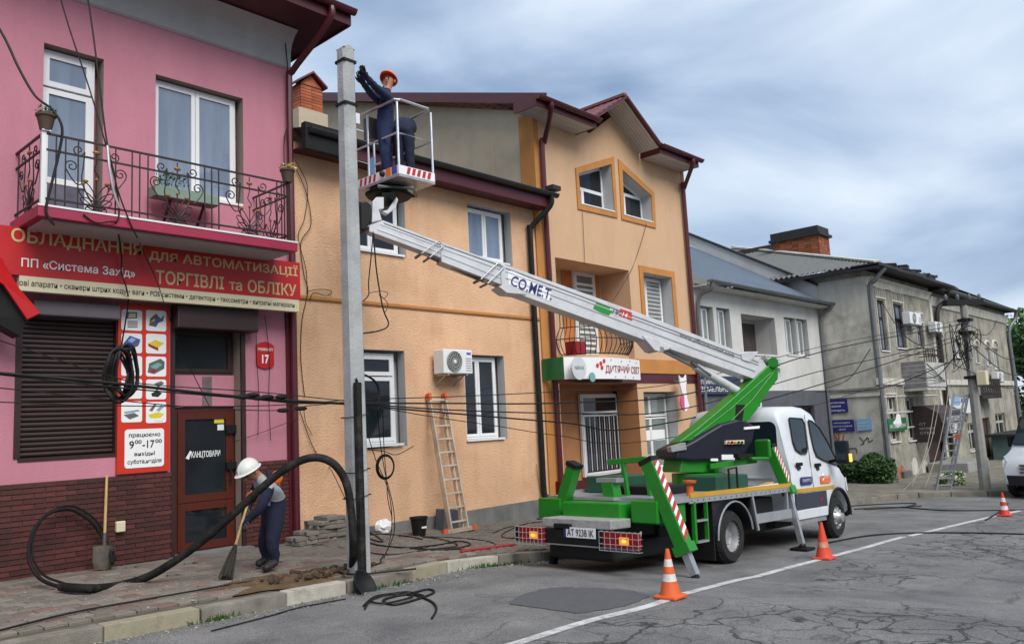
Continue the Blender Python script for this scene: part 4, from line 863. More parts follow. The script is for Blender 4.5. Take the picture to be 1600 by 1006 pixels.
e1=cp(1,zc0); MB().prism([(e1.x,e1.y,zc0),(e1.x,e1.y,zc1),(e1.x+.02,D-.02,zc1),(e1.x+.02,D-.02,zc0)],(.02,0,0)).build('end_panel',whiteTextM,cs)
def ctext(body,u0,u1,z0,hh_,m,par,bold=.008):
    o=text(body,(0,0,0),XA,ZA,1,1,m,par,bold=bold,off=0); im=WM[par].inverted(); mw=WM[par]
    for v_ in o.data.vertices: q=mw@v_.co; u=u0+(u1-u0)*q.x; c_=cp(u,z0+hh_*q.z); v_.co=im@(c_+V((0,-.008,0)))
hS=zc1-zc0
ctext('ДИТЯЧИЙ СВІТ',.42,.99,zc0+hS*.22,hS*.52,redTextM,cs)
for u,v_ in ((.37,.72),(.33,.62),(.41,.84),(.38,.52)): c_=cp(u,zc0+hS*v_); MB().cyl(c_+V((0,-.004,0)),c_+V((0,-.010,0)),.05,8).build('flower_print',redPatchM,cs)
for u,v_ in ((.5,.9),(.65,.85),(.8,.9),(.93,.85),(.55,.1),(.7,.12),(.85,.1)): c_=cp(u,zc0+hS*v_); MB().cyl(c_+V((0,-.004,0)),c_+V((0,-.010,0)),.02,6).build('dot_print',tealPrintM,cs)
rs_=F(905,575,D-.85); rr=abs(F(905,557,D-.85).z-rs_.z)
rd=thing('round_sign','round pale sign lettered NENSI hanging in front of the curved white shop sign','sign',(rs_.x,rs_.y,rs_.z-rr))
MB().cyl(rs_,rs_+V((0,.03,0)),rr,28).build('disc',mat('pale_disc',(.52,.55,.58),.5),rd); r2=F(926,589,D-.87); MB().cyl(r2,r2+V((0,.03,0)),rr*.42,20).build('small_disc',tealPrintM,rd)
text('NENSI',(rs_.x-rr*.62,rs_.y,rs_.z-rr*.12),XA,ZA,rr*1.25,rr*.3,greyPrintM,rd)
MB().bar((rs_.x,rs_.y+.03,rs_.z),(rs_.x,D-.6,rs_.z),.03).build('bracket',steelM,rd)
# cat shaped hanging sign
cc=F(1069,612,D-.3); ct=thing('hanging_cat_sign','pink and white cat shaped hanging sign at the right end of the buff house','sign',(cc.x,cc.y,cc.z-.4))
k_=abs(F(1069,600,D-.3).z-cc.z)/12
def cq(pts,m,nm,dy=0): MB().prism([(cc.x+a*k_*1.6,cc.y+dy,cc.z-b_*k_) for a,b_ in pts],(0,.03,0)).build(nm,m,ct)
cq([(-7,-26),(-4,-22),(2,-22),(6,-27),(6,-14),(4,-8),(5,10),(8,22),(2,30),(-2,30),(-3,5),(-6,-10)],whiteTextM,'cat_cutout')
cq([(-3,2),(-7,8),(-9,18),(-6,27),(-2,30),(-1,8)],mat('pink_print',(.55,.08,.22),.5),'pink_cutout',-.01)
MB().bar((cc.x,cc.y+.03,cc.z+.3),(cc.x,D,cc.z+.3),.03).build('bracket',steelM,ct)
# small brick chimney behind the orange roof
def chimney(par,x0,x1,y0,y1,z0,z1,m,bl=.25,bh=.075,name='chimney',nmax=300):
    core=MB().box(x0+.015,x1-.015,y0+.015,y1-.015,z0,z1).build(name,mortarM,par); k=0
    n=0; z=z0; r_=0
    me={}
    def put(cx,cy,lx,ly):
        key=(round(lx,3),round(ly,3))
        if key not in me: mm=MB(); mm.box(-lx/2,lx/2,-ly/2,ly/2,0,bh-.012); me[key]=meshof(mm,'brick',m)
        inst(me[key],'brick',core,Matrix.Translation((cx,cy,z+.004)))
    while z<z1-bh*.5:
        for yy in (y0,):
            nx=max(1,round((x1-x0)/bl)); w=(x1-x0)/nx
            for i in range(nx): put(x0+(i+.5)*w,yy+.02,w-.012,.05)
        ny=max(1,round((y1-y0-.1)/bl)); w=(y1-y0-.1)/ny
        for i in range(ny): put(x0+.02,y0+.055+(i+.5)*w,.05,w-.012)
        z+=bh; r_+=1
    return core
cY=16.0; c0=F(470,163,cY); c1=F(503,163,cY)
chx=thing('brick_chimney','small brick chimney with a red tiled cap above the orange roof','chimney',(c0.x,cY,c0.z-1))
zc=F(487,135,cY).z; chimney(chx,c0.x,c1.x+.02,cY,cY+.55,c0.z-.1,zc,brickRedM,name='stack')
cxm=(c0.x+c1.x)/2; hw_=(c1.x-c0.x)/2+.1; zt2=F(487,117,cY).z
for sgn in(-1,1): MB().prism([(cxm,cY-.12,zt2),(cxm+sgn*hw_,cY-.12,zc),(cxm+sgn*hw_,cY-.12,zc+.05),(cxm,cY-.12,zt2+.05)],(0,.8,0)).build('cap',tileRedM,chx)
MB().prism([(cxm-hw_+.1,cY-.0,zc),(cxm+hw_-.1,cY,zc),(cxm,cY,zt2-.02)],(0,.5,0)).build('cap_gable',brickRedM,chx)
MB().box(c0.x-.1,c1.x+.12,cY-.06,cY+.6,c0.z-4,c0.z-.1).build('base',beigeM,chx)
# ================================================================= GREY BUILDING
gy=thing('grey_house','pale grey house with a blue grey metal roof beyond the buff house','house',(24.6,D+4,-.8))
gx0,gx1=fx1+.012,28.95; gze=Z_(1180,455)-.1
gws=[(1094,477,1117,545),(1120,480,1143,555),(1226,495,1246,559),(1245,497.5,1264,561)]
gh=[]
for (a,b_,c,d) in gws: gh.append((X_(a,b_+30)+.05,X_(c,b_+30)-.05,Z_(a,d-4),Z_(a,b_)))
lg=(X_(1159,510),X_(1212,520),Z_(1170,575),Z_(1159,490)); zg=Z_(1228,610)
lw=(X_(1240,640),X_(1272,640),Z_(1240,668),Z_(1240,634))
mb=MB(); wall(mb,rect(gx0,gx1,zg,gze),[rect(*g) for g in gh]+[rect(*lg)],D,.22,0,1); mb.box(gx0,gx1,D+.9,D+.92,zg,gze); mb.add([(gx1,D,-1.2),(gx1,D+9,-1.2),(gx1,D+9,gze),(gx1,D,gze)],[(0,1,2,3)]); mb.build('wall',[greyWallM,revealM],gy)
for a,g in enumerate(gh): window(gy,g[0],g[1]-.12,g[2]+.04,g[3]-.03,D+.14,[(0,.5,0,1),(.5,1,0,1)],gm=glassGreyM,sill=.17,fw=.03)
mb=MB(); wall(mb,rect(gx0,gx1,-1.3,zg-.002),[rect(*lw)],D-.012,.2); mb.box(gx0,gx1,D+.4,D+.42,-1.3,zg); mb.build('ground_floor',[slateWallM,slateWallM],gy)
window(gy,*lw,D+.1,[(0,.33,0,1),(.33,.66,0,1),(.66,1,0,1)],gm=glassM,fm=brownM,fw=.03)
mb=MB(); 
for xx in lg[:2]: mb.add([(xx,D+.22,lg[2]),(xx,D+.8,lg[2]),(xx,D+.8,lg[3]),(xx,D+.22,lg[3])],[(0,1,2,3)])
for zz in lg[2:]: mb.add([(lg[0],D+.22,zz),(lg[1],D+.22,zz),(lg[1],D+.8,zz),(lg[0],D+.8,zz)],[(0,1,2,3)])
mb.build('loggia',greyWallM,gy)
window(gy,lg[0]+.03,X_(1189,520,D+.7),lg[2],Z_(1165,499,D+.7),D+.7,[(0,1,0,1)],fm=revealM,gm=mat('brown_door_panel',(.06,.045,.04),.5,var=.3),name='loggia_door',fw=.09)
for i in range(5): MB().box(lg[0]-.05,lg[1]+.05,D-.14-.0*i,D-.10,lg[2]+.02+i*.09,lg[2]+.075+i*.09).build('balcony_slat',greyWallM,gy)
# roof, verge parapet, gutter
gE=D-.45; zgE=Z_(1180,452,gE); vf=FX(1267,452,gx1); vb=FX(1079,376,gx1); slp=(vb.z-vf.z)/(vb.y-vf.y)
mb=MB(); mb.grid(lambda u,v:(gx0+(gx1-gx0)*u,gE+6*v,zgE+slp*6*v+.02*(math.sin(u*PI*2*22)>.85)),132,4); mb.build('roof',roofBlueM,gy,fix=False)
MB().box(gx0,gx1,gE+.03,D+.05,zgE-.14,zgE-.1).build('soffit',greyWallM,gy)
gutter(gy,gx0+.03,gx1+.3,gE-.08,zgE+.0,gutterGreyM,.08)
MB().prism([(gx1-.02,D-.02,gze-.2),(gx1-.02,gE+6,zgE+slp*6+.1),(gx1-.02,gE+6,zgE+slp*6+.5),(gx1-.02,D-.02,zgE+slp*.5+.42)],(.3,0,0)).build('verge_parapet',greyWallM,gy)
MB().prism([(gx1-.1,D-.06,zgE+slp*.5+.42),(gx1-.1,gE+6.1,zgE+slp*6+.52),(gx1-.1,gE+6.1,zgE+slp*6+.6),(gx1-.1,D-.06,zgE+slp*.5+.5)],(.46,0,0)).build('parapet_cap',tileDarkM,gy)
pipe([(gx0+.18,gE-.08,zgE-.06),(gx0+.18,gE-.02,zgE-.25),(gx0+.1,D-.1,zgE-.55),(gx0+.1,D-.08,3),(gx0+.1,D-.08,-.9)],.055,gutterGreyM,gy)
pipe([(gx1-.1,gE-.08,zgE-.06),(gx1-.1,gE-.02,zgE-.2),(gx1-.1,D-.1,zgE-.5),(gx1-.1,D-.08,3),(gx1-.1,D-.08,-.9)],.055,gutterGreyM,gy)
b0,b1=X_(1091,600,D-.1),X_(1158,600,D-.1); z1,z0=Z_(1091,587,D-.1),Z_(1091,616,D-.1)
bs=thing('blue_office_sign','navy blue sign with white Cyrillic lettering on the grey house behind the lift arm','sign',((b0+b1)/2,D-.1,z0)); MB().box(b0,b1,D-.1,D-.014,z0,z1).build('board',mat('navy_board',(.022,.03,.075),.5),bs)
text('ПРИЙОМНА',(b0+.15,D-.1,z0+(z1-z0)*.56),XA,ZA,(b1-b0)*.5,(z1-z0)*.28,whiteTextM,bs); text('ЗЕМЕЛЬНІ',(b0+.1,D-.1,z0+(z1-z0)*.14),XA,ZA,(b1-b0)*.62,(z1-z0)*.28,whiteTextM,bs)
q=F(1186,628,D-.08); np_=thing('dark_number_plate','dark number plate reading 13 on the grey house behind the green arm','number plate',(q.x,D-.08,q.z-.3)); MB().box(q.x-.75,q.x+.35,D-.07,D-.014,q.z-.38,q.z+.38).build('plate',slateWallM,np_); text('13',(q.x-.42,D-.07,q.z-.2),XA,ZA,.6,.42,whiteTextM,np_)
# ================================================================= FAR OLD BUILDING
fo=thing('old_corner_house','old cracked plaster corner house with a grey corrugated roof','house',(35,12,-1))
FYf=9.77; fX0=29.0; fX1=49.5; fze=6.3
def W(a,b_,c,d): return (X_(a,(b_+d)/2,FYf),X_(c,(b_+d)/2,FYf),Z_((a+c)/2,d,FYf),Z_((a+c)/2,b_,FYf))
up=[W(1373,470,1385,547),W(1398,476,1413,543),W(1433,507,1443,541)]
up2=[W(1467,531,1474,562),W(1494,534,1501,558),W(1524,541,1529,566),W(1541,544,1547,570),W(1553,545,1560,576)]
lo=[W(1388,619,1402,690),W(1416,622,1429,688),W(1514,660,1527,704),W(1557,645,1572,688)]
drw=[W(1450,660,1478,735),W(1538,652,1550,728)]
mb=MB(); wall(mb,rect(fX0,fX1,-1.6,fze),[rect(*w) for w in up+up2+lo+drw],FYf,.25,0,0)
mb.box(fX0+.3,fX1,FYf+.35,FYf+.37,-1.6,fze); mb.add([(fX0,FYf,-1.6),(fX0,FYf+21,-1.6),(fX0,FYf+21,fze),(fX0,FYf,fze)],[(0,1,2,3)]); mb.add([(fX1,FYf,-1.6),(fX1,FYf+14,-1.6),(fX1,FYf+14,fze),(fX1,FYf,fze)],[(0,1,2,3)])
mb.build('wall',oldWall2M,fo)
MB().box(fX0-.012,fX0-.002,FYf-.01,FYf+21,-1.6,fze-.2).build('side_render',oldWallM,fo)
for w in up+up2: window(fo,*w,FYf+.1,[(0,.5,.66,1),(.5,1,.66,1),(0,.5,0,.65),(.5,1,0,.65)] if w in up else TWO,gm=glassBlueM,fm=brownM if w in up else whiteM,fw=.045,sill=.14)
for w in lo: window(fo,*w,FYf+.1,[(0,.5,.7,1),(.5,1,.7,1),(0,.5,0,.69),(.5,1,0,.69)],gm=glassM,fm=trimOldM,fw=.04,sill=.16)
for w in drw: window(fo,*w,FYf+.12,[(0,1,0,1)],gm=mat('old_door_wood',(.05,.022,.016),.6,var=.3),fm=brownM,fw=.1,name='door')
for w in up[:3]+lo[:2]:
    x0,x1,_,z1=w; g=MB().box(x0-.12,x1+.12,FYf-.05,FYf-.002,z1+.42,z1+.5).build('window_hood',trimOldM,fo)
    MB().box(x0-.12,x1+.12,FYf-.04,FYf-.002,z1+.06,z1+.12).build('hood_base',trimOldM,g)
    for i in range(6): xx=x0-.08+i*(x1-x0+.16)/5; MB().bar((xx,FYf-.02,z1+.12),(xx,FYf-.02,z1+.42),.05,.035).build('hood_baluster',trimOldM,g)
    for xx in (x0-.1,x1+.06): MB().box(xx,xx+.06,FYf-.03,FYf-.002,_,z1+.06).build('jamb_moulding',trimOldM,g)
for w in up2:
    x0,x1,z0,z1=w; xc=(x0+x1)/2; r=(x1-x0)/2+.1; MB().tube([(xc+r*math.cos(PI*i/10),FYf-.02,z1+.02+.7*r*math.sin(PI*i/10)) for i in range(11)],.06,5).build('arch_hood',trimOldM,fo)
zb1,zb2=Z_(1385,591,FYf),Z_(1385,601,FYf)
MB().box(fX0-.06,fX1,FYf-.08,FYf-.002,zb2,zb1).build('floor_band',trimOldM,fo)
zsd=FX(1330,607,fX0).z; MB().box(fX0-.09,fX0-.012,FYf-.08,FYf+8,zsd-.14,zsd).build('side_band',mat('weathered_cap',(.20,.20,.19),.9,var=.3),fo)
MB().box(fX0-.07,fX0-.012,FYf-.08,FYf+8,zsd-.30,zsd-.142).build('side_band',trimOldM,fo)
cz=Z_(1372,438,FYf)
MB().prism([(fX0-.05,FYf-.002,cz-.3),(fX0-.05,FYf-.06,cz-.28),(fX0-.05,FYf-.10,cz-.1),(fX0-.05,FYf-.22,cz),(fX0-.05,FYf-.002,cz)],(7,0,0)).build('cornice',trimOldM,fo)
MB().prism([(36,FYf-.002,cz-.5),(36,FYf-.06,cz-.48),(36,FYf-.16,cz-.12),(36,FYf-.002,cz-.12)],(13.4,0,0)).build('cornice',trimOldM,fo)
MB().box(fX0-.04,fX0-.012,FYf-.02,FYf+.9,fze-.42,fze-.2).build('corner_cap',trimOldM,fo)
MB().box(35.9,36.15,FYf-.08,FYf-.002,-1.3,fze-.2).build('pilaster',trimOldM,fo)
# lower moulding grid on the ground floor
for zz in (Z_(1430,617,FYf),Z_(1430,641,FYf),Z_(1430,665,FYf)): MB().box(fX0+.1,35.8,FYf-.022,FYf-.002,zz-.05,zz).build('rusticated_band',trimOldM,fo)
# roofs
t_=10.9; hip=(fX0-.45,FYf-.6,6.42); apex=(fX0+t_,20.1,FX(1145,388,fX0+t_).z)
A,B,Cc=V(hip),V(apex),V((fX0-.45,31,6.42))
mb=MB()
def hipf(u,v): a=A.lerp(Cc,u); top=A.lerp(B,min(1,u*2)) if u<.5 else B.lerp(Cc,(u-.5)*2); q=a.lerp(top,v); q.z+=.035*math.sin(u*PI*2*110); return q
mb.grid(hipf,660,6); mb.build('roof',asbestosM,fo,fix=False)
E1=V((36,FYf-.6,6.42)); Rr=V((52,20.1,apex[2]))
mb=MB(); mb.add([A,E1,V((52,FYf-.6,6.2)),Rr,B],[(0,1,2,3,4)]); mb.build('street_roof',asbestosM,fo,fix=False)
MB().bar(A+V((0,0,.04)),B+V((0,0,.08)),.25,.06).build('hip_cap',trimOldM,fo)
MB().prism([(fX0-.5,FYf-.62,6.38),(fX0-.5,31,6.38),(fX0-.5,31,6.24),(fX0-.5,FYf-.62,6.24)],(.06,0,0)).build('eave_board',tileDarkM,fo)
MB().box(fX0-.44,fX0,FYf-.6,FYf+21,6.3,6.33).build('eave_soffit',brownM,fo)
mb=MB(); rg=random.Random(4); pts=[(fX0-.5,FYf-.66)]
for i in range(15): pts.append((fX0+.1+i*.5,FYf-.66-rg.uniform(0,.1)))
pts+=[(36.6,FYf-.9),(37.6,FYf-.8),(36.4,FYf-.3),(36.2,FYf+.3),(fX0-.5,FYf+.3)]
mb.prism([(x,y,6.33-(.12 if x>36.3 else 0)) for x,y in pts],(0,0,.1)); mb.build('broken_eave',tileDarkM,fo)
mb=MB()
for i in range(26): x=fX0+2.2+i*.18; z=6.5+.25*abs(rg.gauss(0,1))*.4; mb.ob((x,FYf-.35+rg.uniform(-.1,.2),z),(.14,rg.uniform(-.04,.04),rg.uniform(-.05,.05)),(0,.2,rg.uniform(.0,.1)),(0,0,.05))
tag(mb.build('loose_roof_debris',tileDarkM,fo),kind='stuff')
MB().box(36.2,fX1+.4,FYf-.42,FYf+.2,fze-.12,fze-.02).build('eave',tileDarkM,fo); gutter(fo,36.3,fX1+.5,FYf-.48,fze-.04,gutterGreyM,.09)
pipe([(fX0+.1,FYf-.65,6.3),(fX0+.0,FYf-.3,5.9),(fX0+.02,FYf-.12,5.5),(fX0+.02,FYf-.12,2.5),(fX0+.02,FYf-.12,-1)],.08,gutterGreyM,fo)
xq=X_(1466,520,FYf-.1); pipe([(xq+.5,FYf-.48,fze-.1),(xq+.5,FYf-.4,fze-.5),(xq+.05,FYf-.14,fze-1.0),(xq,FYf-.12,3.4),(xq,FYf-.12,-1)],.09,ironM,fo)
pipe([(fX1+.3,FYf-.48,fze-.1),(fX1+.3,FYf-.4,fze-.5),(fX1-.1,FYf-.12,fze-1.2),(fX1-.1,FYf-.12,3),(fX1-.1,FYf-.12,-1)],.09,gutterGreyM,fo)
cX=35.2; y0,y1=FX(1280,385,cX).y,FX(1207,385,cX).y; zc1=FX(1240,374,cX).z; chb=chimney(fo,cX,cX+1.2,y0,y1,8.2,zc1,oldBrickM,bl=.3,bh=.13,name='chimney')
MB().box(cX-.12,cX+1.3,y0-.12,y1+.12,zc1,zc1+.12).build('cap',tileDarkM,chb); MB().box(cX-.05,cX+1.2,y0-.02,y1+.05,zc1+.121,zc1+.42).build('cap_top',tileDarkM,chb)
mb=MB().box(cX+1.5,cX+4,y0+1.8,y1+3.2,8.2,9.5).build('rear_parapet',brownM,fo)
# sheeted balcony
bX=X_(1409,585,FYf); byF=FX(1447,585,bX).y; bX2=X_(1475,585,byF); bt,bbm=FX(1447,563,bX).z,FX(1447,604,bX).z
bl_=MB().box(bX,bX2,byF,FYf-.003,bbm-.12,bbm).build('old_balcony',trimOldM,fo)
for i in range(6): zz=bbm+i*(bt-bbm)/6; MB().box(bX-.03,bX-.005,byF,FYf-.01,zz+.01,zz+(bt-bbm)/6-.006).build('side_board',mat('weathered_board',(.19,.185,.20),.9,var=.3,scale=4) if i==0 else MT['weathered_board'],bl_)
MB().box(bX,bX2,byF-.04,byF-.01,bbm,bt-.05).build('front_sheet',mat('white_sheet',(.44,.44,.42),.8,var=.15),bl_)
for i in range(7): a=R(8+i*9); c0=V((bX2-.1,byF-.05,bbm+.2)); e=V((bX+.05,byF-.05,min(bt-.1,bbm+.1+i*.14))); MB().bar(c0,e,.012,.012).build('sheet_seam',greyPrintM,bl_)
mb=MB()
for i in range(9): xx=bX+(bX2-bX)*i/8; mb.tube([(xx,byF,bt-.06),(xx,byF,bt+.45)],.014,4)
for zz in (bt+.45,bt+.25): mb.tube([(bX,FYf,zz),(bX,byF,zz),(bX2,byF,zz),(bX2,FYf,zz)],.016,4)
for i in range(6):
    xx=bX+(bX2-bX)*(i+.5)/6; mb.tube([(xx+.12*math.cos(t2*.8)*(1-t2/12),byF,bt+.2+.12*math.sin(t2*.8)*(1-t2/12)) for t2 in range(11)],.012,4)
mb.build('iron_rail',ironM,bl_)
# far dark balcony
dX0,dX1=X_(1533,600,FYf-.6),X_(1563,600,FYf-.6); dz0,dz1=Z_(1548,617,FYf-.6),Z_(1548,592,FYf-.6); db=MB().box(dX0,dX1,FYf-.6,FYf-.003,dz0-.15,dz0).build('iron_balcony',ironM,fo)
mb=MB()
for i in range(26): xx=dX0+(dX1-dX0)*i/25; mb.tube([(xx,FYf-.58,dz0),(xx+.1*math.sin(i*2),FYf-.58,(dz0+dz1)/2),(xx,FYf-.58,dz1)],.02,4)
for zz in (dz0+.1,dz1): mb.tube([(dX0,FYf-.58,zz),(dX1,FYf-.58,zz)],.03,4)
for i in range(8):
    xx=dX0+(dX1-dX0)*(i+.5)/8; mb.tube([(xx+.2*math.cos(t2*.8)*(1-t2/12),FYf-.6,(dz0+dz1)/2+.2*math.sin(t2*.8)*(1-t2/12)) for t2 in range(11)],.02,4)
mb.build('ironwork',ironM,db)
aircon(X_(1423,496,FYf-.4),X_(1440,496,FYf-.4),Z_(1430,506,FYf-.4),Z_(1430,488,FYf-.4),FYf,'air conditioner high on the old plaster facade beside the first balcony',logo=False)
aircon(X_(1463,510,FYf-.4),X_(1474,510,FYf-.4),Z_(1468,518,FYf-.4),Z_(1468,503,FYf-.4),FYf,'second air conditioner on the old facade beside the black downpipe',logo=False)
aircon(X_(1560,588,FYf-.4),X_(1569,588,FYf-.4),Z_(1565,596,FYf-.4),Z_(1565,581,FYf-.4),FYf,'air conditioner at the far end of the old facade above the dark ironwork',logo=False)
aircon(X_(1485,664,FYf-.4),X_(1496,664,FYf-.4),Z_(1490,676,FYf-.4),Z_(1490,655,FYf-.4),FYf,'air conditioner at street level beside the brown shop awning',logo=False)
# awning over door
az0,az1=Z_(1450,690,FYf-.3),Z_(1450,633,FYf-.6); ax0,ax1=X_(1449,650,FYf-.5),X_(1500,640,FYf-.8)
awn=thing('brown_door_awning','dark brown rounded shop awning with a side panel of white lettering','awning',((ax0+ax1)/2,FYf-.6,az0))
MB().prism([(ax0,FYf-.003,az1),(ax0,FYf-.5,az1-.05),(ax0,FYf-.9,az1-.3),(ax0,FYf-1.0,az1-.7),(ax0,FYf-.9,az1-.7),(ax0,FYf-.003,az1-.5)],(ax1-ax0,0,0)).build('hood',mat('brown_canvas',(.03,.017,.017),.6,var=.2),awn,bevel=.02)
MB().box(ax0-.02,ax0+.04,FYf-.9,FYf-.003,az0,az1-.5).build('side_panel',MT['brown_canvas'],awn)
for i,b_ in enumerate(('СТ','НАТЯЖНІ','СТЕЛІ')): text(b_,(ax0-.021,FYf-.2,az0+.62-i*.16),-YA,ZA,.5 if i else .22,.085,revealM,awn)
text('СТЕЛІ НАТЯЖНІ',(ax0+.5,FYf-1.005,az1-.64),XA,ZA,(ax1-ax0)*.7,.16,whiteTextM,awn)
# signs on the old house
def sign_side(pts,m,name,label,lines,cat='sign'):
    P=[FX(*q,fX0) for q in pts]; zs=[q.z for q in P]; ys=[q.y for q in P]
    g=thing(name,label,cat,(fX0-.06,sum(ys)/len(ys),min(zs))); MB().prism([(fX0-.06,q.y,q.z) for q in P],(.045,0,0)).build('board',m,g)
    for (b_,u,v,w,h_) in lines:
        y1,y0=max(ys),min(ys); text(b_,(fX0-.061,y1-(y1-y0)*u,min(zs)+(max(zs)-min(zs))*v),-YA,ZA,(y1-y0)*w,(max(zs)-min(zs))*h_,whiteTextM,g,bold=.005)
    return g
sign_side([(1282.3,635.8),(1291.3,625),(1323.5,622.5),(1326.2,643),(1292.2,647)],navySignM,'arrow_sign','navy arrow shaped church sign pointing left on the old side wall',[('Християнська',.30,.66,.6,.17),('церква',.42,.42,.34,.15),('«Благодать»',.32,.14,.58,.17),('ⓘ',.12,.38,.12,.28)])
sign_side([(1298.4,656),(1334.5,655),(1336,673),(1300,675)],navySignM,'blue_wall_sign','blue rectangular sign with white text below the navy arrow sign','  ' and [('ІНФОРМАЦІЙНО',.14,.66,.7,.16),('КОНСУЛЬТАЦІЙНИЙ',.06,.38,.86,.16),('ЦЕНТР',.34,.1,.3,.16)])
sign_side([(1339,654.5),(1362.5,653),(1363.7,671),(1340.5,673)],lightBlueM,'pale_blue_wall_sign','pale blue framed notice at the corner of the old side wall',[('оголошення',.15,.6,.7,.1),('години роботи',.15,.35,.7,.1)])
g0,g1=X_(1388,662,FYf-.1),X_(1417,662,FYf-.1); z0,z1=Z_(1400,673,FYf-.1),Z_(1400,653,FYf-.1)
gs=thing('green_sign','green sign with a white leaf emblem over the ground floor windows','sign',((g0+g1)/2,FYf-.1,z0)); MB().box(g0,g1,FYf-.1,FYf-.01-.06,z0,z1).build('board',greenSignM,gs)
gc=V(((g0+g1)/2,FYf-.104,z0+(z1-z0)*.66)); MB().prism([gc+V((-.5,0,0)),gc+V((-.1,0,-.2)),gc+V((.4,0,-.1)),gc+V((.35,0,.25)),gc+V((0,0,.3)),gc+V((-.2,0,.1))],(0,.003,0)).build('emblem',whiteTextM,gs)
text('МАГАЗИН НАСІННЯ',(g0+.15,FYf-.1,z0+(z1-z0)*.22),XA,ZA,(g1-g0)-.3,.14,whiteTextM,gs)
w0,w1=X_(1484,633,FYf-.15),X_(1516,633,FYf-.15); z0,z1=Z_(1500,646,FYf-.15),Z_(1500,622,FYf-.15)
ws=thing('white_shop_sign','white and blue shop sign above the brown awning','sign',((w0+w1)/2,FYf-.15,z0)); MB().box(w0,w1,FYf-.15,FYf-.085,z0,z1).build('board',whiteM,ws); MB().box(w0+.2,w0+(w1-w0)*.5,FYf-.154,FYf-.151,z0+.35,z0+.7).build('print',lightBlueM,ws); MB().box(w0+(w1-w0)*.55,w1-.4,FYf-.154,FYf-.151,z0+.5,z0+.62).build('print',bluePrintM,ws)
# graffiti (flat paint on the side wall)
mb=MB(); rg=random.Random(9)
for k in range(9):
    c=FX(1294+k*2.6,688+rg.uniform(-5,5),fX0); pts=[V((fX0-.016,c.y+rg.uniform(-.12,.12),c.z+rg.uniform(-.35,.35))) for _ in range(5)]; mb.tube(smooth_path(pts,4),.022,4)
mb.build('graffiti',graffM,fo)
mb=MB()
for ch in ([(1343,682),(1350,692),(1345,694)],[(1350,690),(1356,683),(1358,690),(1364,687)],[(1322,702),(1337,700),(1339,708)],[(1346,716),(1352,710),(1357,716)]): mb.tube(smooth_path([FX(*q,fX0-.016) for q in ch],4),.018,4)
mb.build('graffiti_scrawl',graffKM,fo)
for (a,b_,c,d,m,nm) in ((1400,724,1415,755,graffM,'exposed_brick'),(1440,715,1452,755,trimOldM,'plaster_patch'),(1424,712,1436,750,trimOldM,'plaster_patch')):
    x0,x1,z0,z1=W(a,b_,c,d); pts=[((x0+x1)/2+(x1-x0)/2*math.cos(t2)*rg.uniform(.75,1),(z0+z1)/2+(z1-z0)/2*math.sin(t2)*rg.uniform(.75,1)) for t2 in [2*PI*i/14 for i in range(14)]]
    MB().prism([(x,FYf-.012,z) for x,z in pts],(0,.01,0)).build(nm,m,fo)
mb=W(1408,735,1420,757); MB().box(mb[0],mb[1],FYf-.12,FYf-.003,mb[2],mb[3]).build('meter_box',greyPrintM,fo,bevel=.02)
# low block past the pole and steps
tag(MB().box(33.2,36.2,8.3,FYf-.1,-1.2,-.6).build('entrance_steps',oldConcM,bevel=.03),'low stone entrance steps behind the far concrete pole','steps')
kq=thing('street_kiosk','small teal kiosk with a flat dark roof at the far end of the old facade','kiosk',(43,8.5,-1)); MB().box(41,46,7.6,9.2,-1.2,.0).build('walls',mat('teal_wall',(.10,.15,.15),.8,var=.3),kq); MB().box(40.7,46.3,7.3,9.4,.0,.12).build('roof',tileDarkM,kq); MB().box(41.8,44,7.57,7.598,-.8,-.2).build('mural',bluePrintM,kq)
# ================================================================= vegetation
def tree(name,label,base,h,cr,n,size,mats,seed,group=None,trunk=.16,sc=(1,1,1.1)):
    rg=random.Random(seed); t=thing(name,label,'tree',base,group=group); b=V(base); mb=MB()
    tip=b+V((rg.uniform(-.3,.3),rg.uniform(-.3,.3),h*.75)); mb.tube(smooth_path([b-V((0,0,.2)),b.lerp(tip,.4)+V((.1,0,0)),tip],5),trunk,8,r1=trunk*.3)
    cl=[]
    for i in range(12):
        a=rg.uniform(0,2*PI); zf=rg.uniform(.35,1); rr=cr*rg.uniform(.3,.95)*(1-.55*abs(zf-.6)); e=b+V((math.cos(a)*rr*sc[0],math.sin(a)*rr*sc[1],h*zf)); st=b.lerp(tip,min(.9,zf*.75)); mb.tube(smooth_path([st,st.lerp(e,.5)+V((0,0,.2)),e],3),trunk*.35,5,r1=.015); cl.append((e,cr*rg.uniform(.28,.5)))
    mb.build('trunk',barkM,t,smooth=True)
    lf=MB()
    for k in range(n):
        c,r=cl[rg.randrange(len(cl))]; d=V((rg.gauss(0,1),rg.gauss(0,1),rg.gauss(0,1))).normalized()*r*rg.random()**.35; p=c+d; p.z+=0
        a=V((rg.gauss(0,1),rg.gauss(0,1),rg.gauss(0,.7))).normalized(); b2=a.orthogonal().normalized(); q=size*rg.uniform(.6,1.5); lf.mi=rg.randrange(len(mats)); lf.add([p-a*q,p+b2*q*.55,p+a*q,p-b2*q*.55],[(0,1,2,3)])
    lf.build('crown',mats,t,fix=False)
